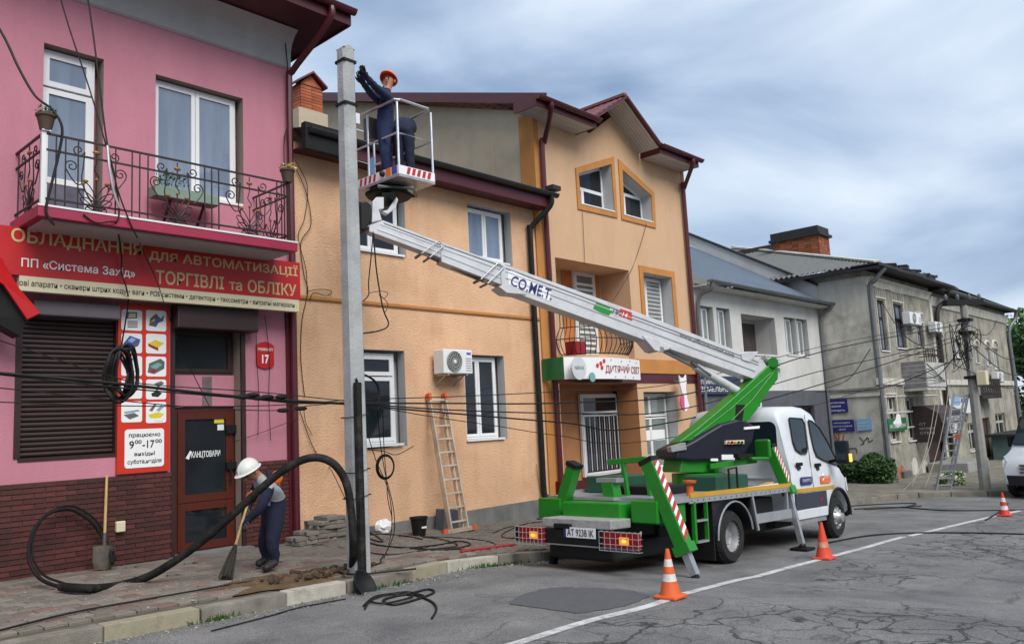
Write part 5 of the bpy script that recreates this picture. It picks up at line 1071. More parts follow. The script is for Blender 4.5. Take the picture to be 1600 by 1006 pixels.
for i,(x,y,h,cr,lab,ms) in enumerate([(56,9.5,6.6,3.2,'tall bright green tree just past the old facade',[leafYM,leafM]),(60,6.5,5.6,3.4,'lower leafy tree at the right edge behind the white van',[leafYM,leafM,leafYM]),(66,11,7.6,4,'tallest distant tree behind the bright green ones',[leafM,leafDM]),(52.5,7.8,4.2,2.2,'dark low tree beneath the bright tree by the facade end',[leafDM,leafM]),(70,3,7,4.5,'broad distant tree partly outside the right edge',[leafM,leafYM])]):
    tree('street_tree',lab,(x,y,-1.1),h,cr,5200,.16,ms,20+i,group='trees at the end of the street')
def bush(label,c,r,n,sc,seed,mats):
    b=thing('hedge_bush',label,'bush',c,group='shrubs at the corner wall'); mb=MB(); rg=random.Random(seed)
    for i in range(14): e=V(c)+V((rg.uniform(-1,1)*r*sc[0],rg.uniform(-1,1)*r*sc[1],r*sc[2]*rg.uniform(.8,1.6))); mb.tube([V(c)+V((rg.uniform(-.3,.3)*r*sc[0],0,-.05)),e],.015,4,r1=.005)
    mb.build('stems',barkM,b); lf=MB()
    for k in range(n):
        a=rg.uniform(0,2*PI); u=rg.random()**.5; x,y=math.cos(a)*u*r*sc[0],math.sin(a)*u*r*sc[1]; top=(1.05-.35*u*u+.18*math.sin(x*4+seed)+.14*math.sin(y*7+x*9))*r*sc[2]*1.5; z=top*(1-(rg.random()**2)*.95); p=V(c)+V((x,y,z)); q=.05*rg.uniform(.6,1.5); a_=V((rg.gauss(0,1),rg.gauss(0,1),rg.gauss(0,.6))).normalized(); b2=a_.orthogonal().normalized(); lf.mi=rg.randrange(len(mats)); lf.add([p-a_*q,p+b2*q*.6,p+a_*q,p-b2*q*.6],[(0,1,2,3)])
    lf.build('leaves',mats,b,fix=False)
h1=FX(1330,757,28.2); bush('long low dark green hedge against the old side wall',(28.3,11.0,s(28)),1.0,5200,(.45,1.25,.40),3,[leafDM,leafM]); 
bush('taller leafy shrub at the street corner of the old house',(28.2,9.75,s(28)),.6,3200,(.9,.95,.82),8,[leafDM,leafM,leafM])
bush('pale cut branches heaped beside the far pole',(27.6,7.4,s(27)),.5,700,(1.5,.7,.45),12,[leafYM,creamM,leafM])
# ================================================================= near concrete pole
pb=G(561,893); PX,PYp=pb.x,pb.y
pole=thing('concrete_pole','tall grey concrete utility pole at the kerb in front of the orange house','utility pole',(PX,PYp,s(PX)))
ptz=FX(541,78,PX).z; hb_,ht_=.112,.088
def sect(h,z,dx=0): c=.03; return [(PX+dx+a,PYp+b_,z) for a,b_ in ((-h,-h+c),(-h+c,-h),(h-c,-h),(h,-h+c),(h,h-c),(h-c,h),(-h+c,h),(-h,h-c))]
mb=MB(); lo_,hi_=sect(hb_,s(PX)-.3),sect(ht_,ptz,.0)
mb.add(lo_+hi_,[(i,(i+1)%8,8+(i+1)%8,8+i) for i in range(8)]+[tuple(range(8,16))]); mb.build('shaft',concM,pole)
MB().prism([(PX-ht_,PYp-ht_,ptz),(PX+ht_,PYp-ht_,ptz),(PX,PYp-ht_,ptz+.04)],(0,2*ht_,0)).build('cap',concM,pole)
def zp(py): return FX(548,py,PX).z
for py in (94,162): z=zp(py); w=ht_+.008+(ptz-z)*.006; MB().box(PX-w,PX+w,PYp-w,PYp+w,z-.018,z+.018).build('steel_band',blackM,pole)
for py in (650,735,775): z=zp(py); w=.118; MB().tube([(PX+w*a,PYp+w*b_,z+.02*a) for a,b_ in ((-1,-1),(1,-1),(1,1),(-1,1))],.006,4,closed=True).build('wire_tie',cableM,pole)
MB().bar((PX+.09,PYp+.05,zp(92)),(PX+.30,PYp+.35,zp(86)),.05).build('bracket',blackM,pole)
MB().lathe((PX+.30,PYp+.35,zp(86)),[(0,0),(.03,0),(.05,.06),(.035,.1),(.05,.14),(.03,.2),(0,.21)],10).build('insulator',greyPrintM,pole,smooth=True)
MB().bar((PX+.09,PYp+.05,zp(112)),(PX+.25,PYp+.2,zp(114)),.06).build('clamp',blackM,pole); MB().bar((PX+.1,PYp+.03,zp(165)),(PX+.32,PYp+.3,zp(163)),.05).build('bracket',blackM,pole)
MB().ob((PX+.36,PYp+.34,zp(160)),(.06,0,0),(0,.05,0),(0,0,.07)).build('white_box',whiteM,pole)
# black riser conduit strapped to the pole and the thick conduit bending to the ground
ry=PYp-.155; rx=PX-.07
rsr=[(rx,ry,s(PX)-.1),(rx,ry,1.0),(rx,ry,zp(640)),(rx+.01,ry+.01,zp(600))]
MB().tube(smooth_path(rsr,3),.05,8).build('riser_conduit',conduitM,pole,smooth=True)
c0=[G(95,916,.06),G(140,919,.06),F(185,914,9.95),F(232,900,9.65),F(285,868,9.3),F(340,825,8.95),F(400,770,8.6),F(445,733,8.35),F(485,715,8.15),F(518,722,8.0),F(540,752,7.93),F(549,800,7.9),F(552,850,7.88),G(551,890,.02)]
tag(MB().tube(smooth_path(c0,6),.047,10).build('thick_conduit',conduitM,smooth=True),'thick black conduit arching from the pavement up to the pole foot','conduit')
cb=[G(95,917,.03),F(62,903,10.4),F(45,870,10.7),F(52,830,11.0),F(75,803,11.2),F(108,795,11.3),F(140,812,11.3),F(160,838,11.3),F(172,862,11.2),F(176,880,11.0)]
tag(MB().tube(smooth_path(cb,6),.022,7).build('cable_loop',cableM,smooth=True),'black cable loop leaning against the dark brick plinth at lower left','cable')
tag(MB().tube(smooth_path([V(q)+V((.05,.05,.03)) for q in cb],6),.014,6).build('cable_loop',cableM,smooth=True),'thinner black cable running alongside the loop at the brick plinth','cable')
# ================================================================= overhead wires
def wire(label,pts,r=.012,k=8,m=None,name='cable',blobs=()):
    P=[F(*q) if len(q)==3 else V(q) for q in pts] if not isinstance(pts[0],V) else pts
    if blobs:
        t=thing(name,label,'cable',tuple(P[0])); MB().tube(smooth_path(P,k),r,6).build('strand',m or cableM,t,smooth=True)
        for (a,b_,Y) in blobs: c=F(a,b_,Y); MB().sph(c,.05,8,(1.8,.8,.55),5).build('splice',cableM,t)
        return t
    return tag(MB().tube(smooth_path(P,k),r,6).build(name,m or cableM,smooth=True),label,'cable')
LY=8.15
wire('thick black aerial bundle crossing the pink shop front to the pole',[(-40,577,LY),(0,583,LY),(160,597,LY),(345,617,LY),(440,625,LY),(548,631,LY)],.017,blobs=[(395,617,LY),(405,622,LY),(380,620,LY),(440,620,LY),(418,620,LY)])
wire('second aerial wire just below the thick bundle on the pink house',[(-40,580,LY),(0,585,LY),(190,606,LY),(380,622,LY),(470,630,LY),(548,628,LY)],.008)
wire('thin wire sagging across the roller shutter',[(-40,603,LY),(0,606,LY),(180,625,LY),(330,638,LY),(440,641,LY),(480,634,LY),(548,628,LY)],.006,blobs=[(443,641,LY),(470,638,LY)])
wire('lowest thin wire across the pink shop front',[(-40,626,LY),(0,628,LY),(200,634,LY),(400,634,LY),(500,628,LY),(548,624,LY)],.006)
wire('thin wire running past the pink wall at shutter height',[(-40,518,LY),(0,532,LY),(40,545,LY),(180,590,LY),(250,602,LY),(400,612,LY),(548,627,LY)],.006)
b2=G(1540,765); QX,QY=b2.x,b2.y
def far(px,py): return FX(px,py,QX-.1)
for i,(lab,mid,e,r) in enumerate([('aerial wire from the near pole dipping behind the boom to the far pole',[(700,630,8.1),(880,629,7.9),(1080,614,7.5),(1290,548,7.0)],(1500,507),.012),
    ('lower aerial wire from the near pole passing the buff house',[(619,638,8.1),(880,660,8.0),(1000,668,7.8),(1250,610,7.2)],(1500,530),.012),
    ('thin upper wire from the near pole over the ladder',[(572,624,8.15),(720,619,8.1),(880,611,7.9),(1060,598,7.6),(1290,540,7.0)],(1502,500),.007),
    ('thin lowest wire from the near pole toward the truck',[(670,650,8.1),(780,666,8.0),(872,680,8.0),(1000,690,7.8),(1250,640,7.2)],(1500,560),.006),
    ('wire crossing the old side wall to the far pole',[(700,640,8.1),(880,645,7.9),(1060,640,7.6),(1280,580,7.0),(1400,553,6.6)],(1500,524),.010)]):
    wire(lab,[V((PX,PYp,zp(630)))]+[F(*q) for q in mid]+[far(*e)],r)
# wires on the left facade
wire('black cable falling from the left edge to the balcony flower pot',[(-10,30,10.9),(10,65,10.8),(30,108,10.7),(55,150,10.6),(82,172,10.45),(97,200,10.4),(92,240,10.42),(80,290,10.42),(72,330,10.42),(85,352,10.42)],.016)
wire('thin wire slanting across the balcony door',[(92,-10,10.9),(110,50,10.8),(140,140,10.7),(165,225,10.5),(185,300,10.4),(205,352,10.42),(215,372,10.45)],.009)
wire('second wire slanting beside the balcony door',[(136,-10,10.9),(145,50,10.8),(155,130,10.6),(167,222,10.46),(180,280,10.42),(186,330,10.42),(183,345,10.42)],.011)
tag(MB().tube(smooth_path([F(168,228,10.44),F(171,262,10.42),(F(178,300,10.42)),F(187,325,10.42)],5),.018,7).build('grey_conduit',steelM,smooth=True),'short bent grey conduit hanging on the iron balcony rail','conduit')
wire('black cable looping under the balcony and over the sign',[(130,335,10.42),(150,348,10.42),(180,347,10.42),(185,365,10.7),(190,400,11.02),(190,425,11.02),(198,452,11.02),(200,475,11.2),(190,540,11.3),(188,560,11.3)],.010)
wire('thin cable hanging over the end of the sign beside the shop door',[(218,380,11.02),(245,440,11.02),(262,490,11.1),(290,560,11.35),(330,640,11.4)],.006)
wire('wire running down the pink corner beside the downpipe',[(443,45,11.4),(449,100,11.42),(452,180,11.42),(444,220,11.42),(446,280,11.42),(456,340,11.38)],.009)
wire('thin wire pair hanging on the pink wall by the number plate',[(400,492,11.44),(401,560,11.44),(404,610,11.44),(403,680,11.44)],.005); wire('thin wire to the right of the number plate',[(414,494,11.44),(421,560,11.44),(420,620,11.44),(423,688,11.44)],.005)
wire('thin wire slanting up to the pink house corner',[(365,690,11.42),(410,675,11.42),(462,655,11.35)],.005)
# coil on shutter
cl=thing('cable_coil','hanging black cable coil in front of the product panel','cable coil',tuple(F(190,610,8.2)))
cc=F(192,582,8.2)
rg=random.Random(2)
for i in range(9):
    rr=.14+rg.uniform(-.02,.02); rz=.24+rg.uniform(-.03,.03); ph=rg.uniform(-.06,.06)
    MB().tube([cc+V((rr*math.cos(2*PI*j/26)*.85+ph,(i-4)*.012+.02*math.sin(j),rz*math.sin(2*PI*j/26)+ph*.6)) for j in range(26)],.013,5,closed=True).build('turn',cableM,cl,smooth=True)
MB().tube([cc+V((-.05,0,.2)),cc+V((.06,.02,.0)),cc+V((.0,0,-.22))],.012,5).build('tie',cableM,cl)
# wires on the orange wall
OY=D-.04
for i,(lab,pts,r) in enumerate([('wire bundle curling down the left of the orange wall',[(463,265,OY),(478,300,OY),(486,350,OY),(470,380,OY),(475,430,OY),(481,455,OY),(472,500,OY),(470,560,OY),(476,620,OY)],.007),
    ('second wire curling beside the pink corner on the orange wall',[(461,250,OY),(480,290,OY),(476,340,OY),(466,370,OY),(478,420,OY),(480,460,OY)],.006),
    ('looped wire end on the orange string course',[(481,455,OY),(500,452,OY),(518,455,OY),(510,462,OY),(490,458,OY),(484,470,OY)],.006),
    ('thin dangling wire low on the orange wall by the corner',[(475,640,OY),(478,660,OY),(488,680,OY)],.005),
    ('wire sweeping down to the conduit on the orange wall',[(468,640,OY),(490,700,OY),(515,730,OY),(540,780,8.4)],.006),
    ('wire hanging off the boom head past the upper window',[(583,362,8.6),(580,400,8.6),(576,440,8.6),(576,460,8.6),(568,470,8.4)],.008),
    ('kinked black wire hanging below the boom head',[(584,365,8.6),(588,420,8.6),(598,480,8.6),(607,506,8.6),(595,516,8.5),(566,521,8.2)],.010),
    ('loop of thin wire left hanging near the string course',[(576,458,8.8),(595,455,8.8),(606,458,8.8),(600,466,8.8),(592,460,8.8),(606,474,8.8),(602,488,8.8)],.005)]): wire(lab,pts,r)
hk=[V((rx,ry,zp(598))),F(556,587,8.05),F(570,586,8.05),F(585,595,8.08),F(592,610,8.1),F(590,640,8.1)]
wire('black cable hooking over the riser on the pole',hk,.016)
# hanging ring of wire right of the pole
rn=thing('wire_ring','ring of black wire hanging on strands in front of the lower window','cable coil',tuple(F(603,745,8.5)))
rc_=F(603,729,8.5)
for i in range(4): rr=.125+i*.008; MB().tube([rc_+V((rr*math.cos(2*PI*j/24)*1.0+.004*i,.01*i,rr*1.08*math.sin(2*PI*j/24))) for j in range(24)],.007,5,closed=True).build('turn',cableM,rn,smooth=True)
for i,pts in enumerate([[(575,680,8.5),(588,720,8.5),(605,760,8.5),(612,800,8.5),(610,840,8.5),(600,872,8.4)],[(590,640,8.1),(594,690,8.5),(602,740,8.5),(614,790,8.5),(616,830,8.5),(605,860,8.5)],[(598,640,8.1),(600,700,8.5),(604,750,8.5),(606,780,8.5),(613,810,8.5)],[(646,697,8.6),(620,710,8.5),(600,705,8.5),(575,702,8.5)]]): MB().tube(smooth_path([F(*q) for q in pts],6),.006,5).build('strand',cableM,rn,smooth=True)
# buff house wires and small coil
wire('thin wire falling across the buff facade from the right slanted window',[(1010,350,OY),(1000,385,OY),(985,425,OY),(958,470,10.9)],.006); wire('thin wire hanging below the left slanted window',[(910,330,OY),(912,370,OY),(914,412,OY)],.006)
co=thing('wall_cable_coil','small coil of black cable at the right end of the grey plinth','cable coil',tuple(F(850,810,D-.12)))
c_=F(850,796,D-.1)
for i in range(5): MB().tube([c_+V((.13*math.cos(2*PI*j/20),-.01*i,(.21+.012*i)*math.sin(2*PI*j/20))) for j in range(20)],.007,5,closed=True).build('turn',cableM,co,smooth=True)
wire('thin lead dropping from the black downpipe to the small coil',[(838,725,OY),(842,755,OY),(850,785,OY)],.005)
# clutter of cable on the pavement and road
def gcable(label,px,r=.009,off=.012,road=False,name='ground_cable'):
    g=GR if road else G; return tag(MB().tube(smooth_path([g(*q,off) for q in px],7),r,6).build(name,cableM,smooth=True),label,'cable')
gcable('black cable curving over the pavement from the pole toward the ladder',[(565,842),(590,851),(640,855),(690,850),(715,845),(735,850),(700,858),(640,856)],.013)
gcable('wide loop of cable lying on the pavement by the ladder',[(565,860),(610,866),(670,858),(715,852),(690,842),(660,838),(720,840),(765,846),(772,853),(740,858),(690,856)],.009)
gcable('cable tangle beside the white bag',[(572,828),(590,838),(598,846),(580,842),(568,836),(600,834),(640,838),(660,842)],.011)
gcable('cable across the pavement toward the truck tail',[(770,832),(800,822),(830,826),(850,830),(800,840),(785,834),(820,818),(855,814)],.008)
gcable('thin cable from the ring to the kerb',[(604,862),(596,872),(592,880),(560,886)],.010)
gcable('long dark cable along the pavement edge below the worker',[(0,984),(120,955),(260,930),(388,908),(430,904),(470,898)],.010,.02)
gcable('dark cable between the worker and the pole foot',[(440,905),(470,898),(520,893),(556,897),(600,893),(650,888)],.012,.02)
gcable('cable tangle in the road gutter under the pole',[(568,946),(590,930),(640,926),(668,920),(678,925),(650,936),(615,944),(600,936),(640,928),(672,938),(682,950),(675,965)],.012,.014,True)
gcable('second tangle of cable in the gutter',[(570,950),(585,932),(620,926),(645,931),(600,942),(580,936),(630,924),(662,930)],.010,.02,True)
gcable('thin cable lying along the road edge',[(330,985),(420,962),(470,948),(540,935)],.007,.012,True)
for i,(lab,px) in enumerate([('cable lying across the far roadway',[(1290,848),(1360,836),(1430,832),(1520,832),(1600,834)]),('dark cable across the road ahead of the white cab',[(1335,795),(1400,792),(1480,797),(1600,796)]),('cable crossing the road line by the far cone',[(1540,812),(1560,800),(1575,786)]),('cable bundle at the far pavement edge',[(1330,790),(1380,787),(1430,786),(1410,792),(1350,795),(1440,790)])]): gcable(lab,px,.014,.016,True)
ropeM=mat('pale_rope',(.30,.28,.22),.9,var=.2)
for i,(lab,pts) in enumerate([('pale rope hanging from the far pole to the ground',[(1480,520,8.6),(1472,600,8.8),(1455,690,8.6),(1430,745,8.2),(1395,780,8.0)]),('second pale rope drooping left of the far ladder',[(1490,530,8.4),(1478,640,8.4),(1460,720,8.0),(1435,785,7.6)]),('pale rope falling from the old balcony',[(1466,560,8.8),(1462,620,8.8),(1448,700,8.6),(1425,760,8.0)])]): wire(lab,pts,.010,m=ropeM,name='rope')
# ================================================================= far pole
fp=thing('far_concrete_pole','far concrete pole crowded with wires in front of the old facade','utility pole',(QX,QY,s(QX)))
qz=FX(1505,470,QX).z
mb=MB(); mb.tube([(QX,QY,s(QX)-.3),(QX,QY,qz)],.15,8,r1=.10); mb.build('shaft',oldConcM,fp)
MB().ob((QX,QY,qz-.05),(.5,-.35,0),(.06,.08,0),(0,0,.08)).build('crossarm',blackM,fp)
for k in (-1,-.3,.4,1): MB().lathe((QX+.45*k,QY-.32*k,qz+.03),[(0,0),(.04,0),(.05,.1),(.03,.16),(0,.17)],8).build('insulator',greyPrintM,fp)
for py in (500,520,590): z=FX(1510,py,QX).z; MB().box(QX-.17,QX+.17,QY-.17,QY+.17,z-.04,z+.04).build('steel_band',blackM,fp)
z=FX(1513,592,QX).z; MB().box(QX-.2,QX+.06,QY-.4,QY-.15,z-.2,z+.2).build('junction_box',creamM,fp,bevel=.02)
rg=random.Random(3); mb=MB()
for i in range(14):
    c=FX(1503+rg.uniform(-8,10),515+rg.uniform(-25,50),QX-.3); pts=[c+V((rg.uniform(-.2,.2),rg.uniform(-.3,.3),rg.uniform(-.6,.6))) for _ in range(5)]; mb.tube(smooth_path(pts,5),.010,4)
tag(mb.build('tangled_wires',cableM,fp,smooth=True),kind='stuff')
for i,(lab,a,b_) in enumerate([('wire from the far pole sweeping up over the old roof corner',(1376,470,9.3),(1448,545)),('wire from the far pole to the white balcony sheet',(1430,590,8.4),(1500,545)),('wire from the far pole to the right edge trees',(1600,560,7.0),(1515,518)),('second wire from the far pole to the right edge',(1605,585,7.0),(1518,540)),('wire from the far pole down to the far dark balcony',(1560,596,9.0),(1516,568)),('heavy cable from the far pole to the trees',(1605,600,7.0),(1518,575)),('bracketed cable arching right from the far pole',(1558,500,9.2),(1518,520)),('low wire from the old side wall to the far pole',(1276,612,10.9),(1497,560)),('drooping cable on the old side wall',(1290,606,10.9),(1365,560))]):
    A=F(*a); B=far(*b_) if i!=8 else FX(1360,545,fX0-.08); m=(A+B)/2-V((0,0,.35)); wire(lab,[A,m,B],.014,k=8)
# ================================================================= ladders
def ladder(name,label,b0,t0,w,n,m,right,caps=True,foot=True,ext=.5):
    b0,t0=V(b0),V(t0); rt_=V(right).normalized(); l=thing(name,label,'ladder',tuple(b0)); up_=(t0-b0).normalized(); nrm=up_.cross(rt_).normalized()
    for sgn in(-1,1): MB().bar(b0+rt_*sgn*w/2,t0+rt_*sgn*w/2,.03,.075,up=nrm).build('rail',m,l)
    for sgn in(-1,1): MB().bar(b0+rt_*sgn*(w/2-.045)+nrm*.08,b0.lerp(t0,.97)+rt_*sgn*(w/2-.045)+nrm*.08,.026,.065,up=nrm).build('inner_rail',m,l)
    for i in range(n): q=b0.lerp(t0,(i+.6)/n); MB().bar(q-rt_*w/2,q+rt_*w/2,.032,.032,up=nrm).build('rung',m,l)
    if foot: MB().bar(b0-rt_*w*.85,b0+rt_*w*.85,.05,.07).build('stabiliser',m,l)
    if caps:
        for sgn in(-1,1):
            MB().ob(t0+rt_*sgn*w/2-up_*.03,rt_*.03,nrm*.05,up_*.06).build('end_cap',coneM,l)
            if foot: MB().ob(b0+rt_*sgn*w*.88,rt_*.05,nrm*.04,ZA*.05).build('foot_cap',coneM,l)
    return l
lb=G(718,832); ladder('aluminium_ladder','aluminium ladder with orange caps leaning on the orange wall',(lb.x,lb.y,sw(lb.x,lb.y)+.05),F(682,617,D-.07),.40,10,ladM,(1,0,0))
l2=G(1474,765); tl=FX(1519,612,QX-.2); ladder('extension_ladder','long extension ladder leaning against the far concrete pole',(l2.x,l2.y,sw(l2.x,l2.y)+.02),(QX-.15,QY+.28,tl.z),.42,14,alu,(.72,-.69,0),foot=False,caps=False)
c_=V((l2.x,l2.y,sw(l2.x,l2.y))).lerp(V((QX-.15,QY+.28,tl.z)),.55)
tag(MB().ob(c_+V((0,-.1,0)),(.12,.03,0),(0,.05,0),(0,0,.07)).build('orange_strap',coneM),'orange strap tied around the middle of the far ladder','strap')
# ================================================================= tools and clutter
def shovel(label,tip,top,m=woodM):
    tip,top=V(tip),V(top); d=(top-tip).normalized(); t=thing('shovel',label,'shovel',tuple(tip)); r_=d.cross(YA).normalized(); n=r_.cross(d)
    MB().cyl(tip+d*.42,top,.018,8).build('handle',m,t); MB().cyl(tip+d*.25,tip+d*.46,.024,8).build('socket',rustM,t)
    mb=MB(); mb.grid(lambda u,v:tip+d*(.30*v)+r_*((u-.5)*.25*(1 if v>.3 else .75+.25*v/.3))+n*(.05*(2*u-1)**2-.02),8,6); o=mb.build('blade',rustM,t,fix=False); md=o.modifiers.new('s','SOLIDIFY'); md.thickness=.006
q=G(196,898); shovel('wood handled shovel leaning on the dark brick plinth',(q.x,11.16,sw(q.x,q.y)+.01),F(167,742,D-.07))
q=G(452,842); shovel('second shovel standing behind the sweeping worker',(q.x,q.y,sw(q.x,q.y)+.01),F(432,735,D-.08))
q=G(655,836); bk=thing('black_bucket','black plastic bucket standing against the grey plinth','bucket',tuple(q)); z=sw(q.x,q.y); MB().lathe((q.x,q.y,z),[(0,0),(.105,0),(.14,.27),(.155,.275),(.155,.3),(.14,.3),(.10,.02),(0,.02)],16).build('body',blackM,bk,smooth=True); MB().box(q.x-.05,q.x+.05,q.y-.135,q.y-.125,z+.12,z+.15).build('label',whiteM,bk)
q=G(605,832); MBb=MB(); MBb.sph((q.x,q.y+.1,sw(q.x,q.y)+.10),.16,12,(1,.8,.75),8)
for v_ in MBb.v: v_+=V((random.uniform(-.02,.02),random.uniform(-.02,.02),random.uniform(-.02,.02)))
tag(MBb.build('plastic_bag',whiteM),'crumpled white plastic bag lying on the pavement by the pole','bag')
q=G(700,828); tag(MB().prism([(q.x-.1,q.y,sw(q.x,q.y)),(q.x+.28,q.y,sw(q.x,q.y)),(q.x+.28,q.y,sw(q.x,q.y)+.34),(q.x-.06,q.y,sw(q.x,q.y)+.38)],(0,.25,0)).build('grey_crate',slateWallM,bevel=.02),'grey plastic crate standing behind the leaning ladder','crate')
q=G(742,818); tag(MB().prism([(q.x-.3,q.y,sw(q.x,q.y)),(q.x+.2,q.y,sw(q.x,q.y)),(q.x+.25,q.y,sw(q.x,q.y)+.16),(q.x-.3,q.y,sw(q.x,q.y)+.16)],(0,.3,0)).build('toolbox',greyPrintM,bevel=.02),'low grey toolbox to the right of the ladder foot','toolbox')
q=G(757,815); MBb=MB(); MBb.sph((q.x+.05,q.y+.15,sw(q.x,q.y)+.19),.17,12,(1.15,.8,.8),8)
for v_ in MBb.v: v_+=V((random.uniform(-.012,.012),)*3)
tag(MBb.build('straw_hat',mat('straw',(.42,.33,.15),.9,var=.3)),'round straw coloured bundle resting by the grey plinth','bundle')
a_,b_=G(720,861,.02),G(806,850,.02); tag(MB().tube([a_,b_],.022,8).build('red_pole',mat('red_rod',(.30,.02,.025),.5)),'thin red pole lying on the pavement near the kerb','pole')
q=G(12,895); tag(MB().cyl((q.x-.55,q.y+.2,sw(q.x,q.y)+.2),(q.x+.12,q.y-.05,sw(q.x,q.y)+.08),.085,14).build('grey_drain_pipe',steelM,smooth=True),'grey pipe end lying at the lower left brick wall','pipe')
q=G(562,912); mb=MB(); mb.lathe((5.55,7.5,-.06),[(0,0),(.12,.02),(.19,.09),(.2,.1),(.18,.1),(.11,.04),(0,.02)],16,axis=(.35,-.6,.7)); 
q=GR(562,918,.05); mb=MB(); mb.lathe((q.x,q.y,q.z),[(0,0),(.12,.02),(.17,.08),(.18,.09),(.16,.09),(.1,.035),(0,.02)],16,axis=(.3,-.75,.5)); tag(mb.build('lamp_dish',blackM,smooth=True),'old black lamp dish tipped over the kerb at the pole','dish')
# stack of lifted pavers
rg=random.Random(5); n=0; hp=G(514,846)
for lx in range(6):
    for ly in range(2):
        hgt=[2,3,5,6,6,5][lx]
        for k in range(hgt):
            q=V((hp.x-.42+lx*.17+rg.uniform(-.02,.02),hp.y+.12+ly*.2+rg.uniform(-.03,.03),0)); z=sw(q.x,q.y)+k*.062+.031
            pvr=MB(); a=rg.uniform(-.3,.3); c,sn=math.cos(a),math.sin(a); pvr.ob((0,0,0),(.095*c,.095*sn,0),(-.085*sn,.085*c,0),(0,0,.029))
            pvr.v=[v_+q+V((0,0,z)) for v_ in pvr.v]
            if n>=0: o=pvr.build('loose_paver',[paverM,kerbM][rg.random()<.3],bevel=.008); tag(o,'lifted concrete paver in the heap between the worker and the pole','paver','heap of lifted pavers'); n+=1
# ================================================================= traffic cones
def cone(label,px,py,h,mats,bands):
    q=GR(px,py); z=sw(q.x,q.y)-RD; c=thing('traffic_cone',label,'traffic cone',(q.x,q.y,z),group='traffic cones along the road line'); b=.52*h*.5
    MB().prism([(q.x-b,q.y-b,z+.003),(q.x+b,q.y-b,z+.003),(q.x+b,q.y+b,z+.003),(q.x-b,q.y+b,z+.003)],(0,0,.035)).build('base',mats[0],c,bevel=.012)
    r=lambda t:(.40*h*.5)*(1-t)+.05*h*t*.75
    edges=[0]+[e for bd in bands for e in bd]+[1]
    for i in range(len(edges)-1):
        t0,t1=edges[i],edges[i+1]; pr_=[(r(t0),.038+t0*(h-.04)),(r(t1),.038+t1*(h-.04))]
        if i==0: pr_=[(r(0)*1.12,.036),(r(0.02)*1.08,.05)]+pr_[1:]
        if t1==1: pr_+=[(0,pr_[-1][1])]
        MB().lathe((q.x,q.y,z),pr_,20).build('band' if i%2 else 'body',mats[i%2],c,smooth=True)
cone('orange and white cone standing behind the truck outrigger',1048,934,.48,[coneM,coneWM],[(.30,.46),(.62,.78)])
coneOldM=mat('worn_cone_band',(.50,.17,.08),.7,var=.3,scale=14,dirt=(.5,.42,.33),dscale=10,damt=.8)
cone('worn all orange cone beside the front of the truck',1288,873,.53,[mat('cone_red_orange',(.58,.055,.02),.6,var=.12,scale=8),coneOldM],[(.28,.44)])
cone('red and white striped cone far down the road line',1570,806,.50,[coneRM,coneWM],[(.22,.40),(.58,.76)])
# ================================================================= AERIAL LIFT TRUCK (local frame: x forward, y left, z up, origin under the rear axle)
TX0,TY0=10.8,6.9; tz=s(TX0)-RD; tz2=s(14.8)-RD; pit=math.atan2(tz-tz2,4.0)
tm=Matrix.Translation((TX0,TY0,tz))@Matrix.Rotation(pit,4,'Y'); ti=tm.inverted()
trk=thing('lift_truck','green and white aerial lift truck with raised boom parked at the kerb','truck',(0,0,0)); trk.matrix_world=tm; WM[trk]=tm
EL=ti@EYE
def lray(px,py): return ti.to_3x3()@ray(px,py)
def LY_(px,py,y): d=lray(px,py); return EL+d*((y-EL.y)/d.y)
def LX_(px,py,x): d=lray(px,py); return EL+d*((x-EL.x)/d.x)
def LP(px,py,P,n): d=lray(px,py); return EL+d*((P-EL).dot(n)/d.dot(n))
def B(mb,name,m,par=None,**k): return mb.build(name,m,par or trk,local=True,**k)
# ---- cab shell: sections along x
def zbot(x):
    for c in (4.03,):
        if abs(x-c)<.47: return max(.42,.36+math.sqrt(.47**2-(x-c)**2))
    return .42
PR=[(2.20,1.0,2.10),(2.23,1.015,2.20),(2.32,1.02,2.27),(2.6,1.03,2.31),(3.0,1.03,2.33),(3.35,1.03,2.31),(3.56,1.03,2.25),(3.6,1.03,2.22),(3.66,1.03,2.14),(3.72,1.03,2.05),(3.82,1.03,1.90),(3.92,1.03,1.74),(4.02,1.02,1.58),(4.12,1.02,1.43),(4.22,1.01,1.28),(4.32,1.0,1.20),(4.42,.99,1.15),(4.5,.98,1.11),(4.58,.96,1.05),(4.70,.93,.95),(4.78,.90,.85),(4.86,.84,.70),(4.90,.78,.55)]
mb=MB(); secs=[]
for x,w,zt_ in PR:
    zb=zbot(x); belt=min(1.22,zt_-.06); tw=w-.02-max(0,zt_-1.22)*.17
    half=[(w-.03,zb),(w,zb+.04),(w,(zb+belt)/2),(w-.005,belt),]
    for f in (.33,.66,.88): half.append((w-.01+(tw-w+.01)*f,belt+(zt_-.05-belt)*f))
    half+= [(tw-.01,zt_-.06),(tw-.07,zt_-.015),(tw*.5,zt_)]
    pts=[(x,-y,z) for y,z in half]+[(x,0,zt_+.01)]+[(x,y,z) for y,z in half[::-1]]
    secs.append(pts)
n=len(secs[0])
for sct in secs: mb.v+=[V(q) for q in sct]
for i in range(len(secs)-1):
    for j in range(n): a=i*n+j; b_=i*n+(j+1)%n; mb.f.append([a,b_,b_+n,a+n]); mb.m.append(0)
mb.f.append(list(range(n))[::-1]); mb.m.append(0); mb.f.append([(len(secs)-1)*n+j for j in range(n)]); mb.m.append(0)
cab=B(mb,'cab',vanM,smooth=True)
def sy(z): return -(1.03-.0-max(0,z-1.22)*.165)
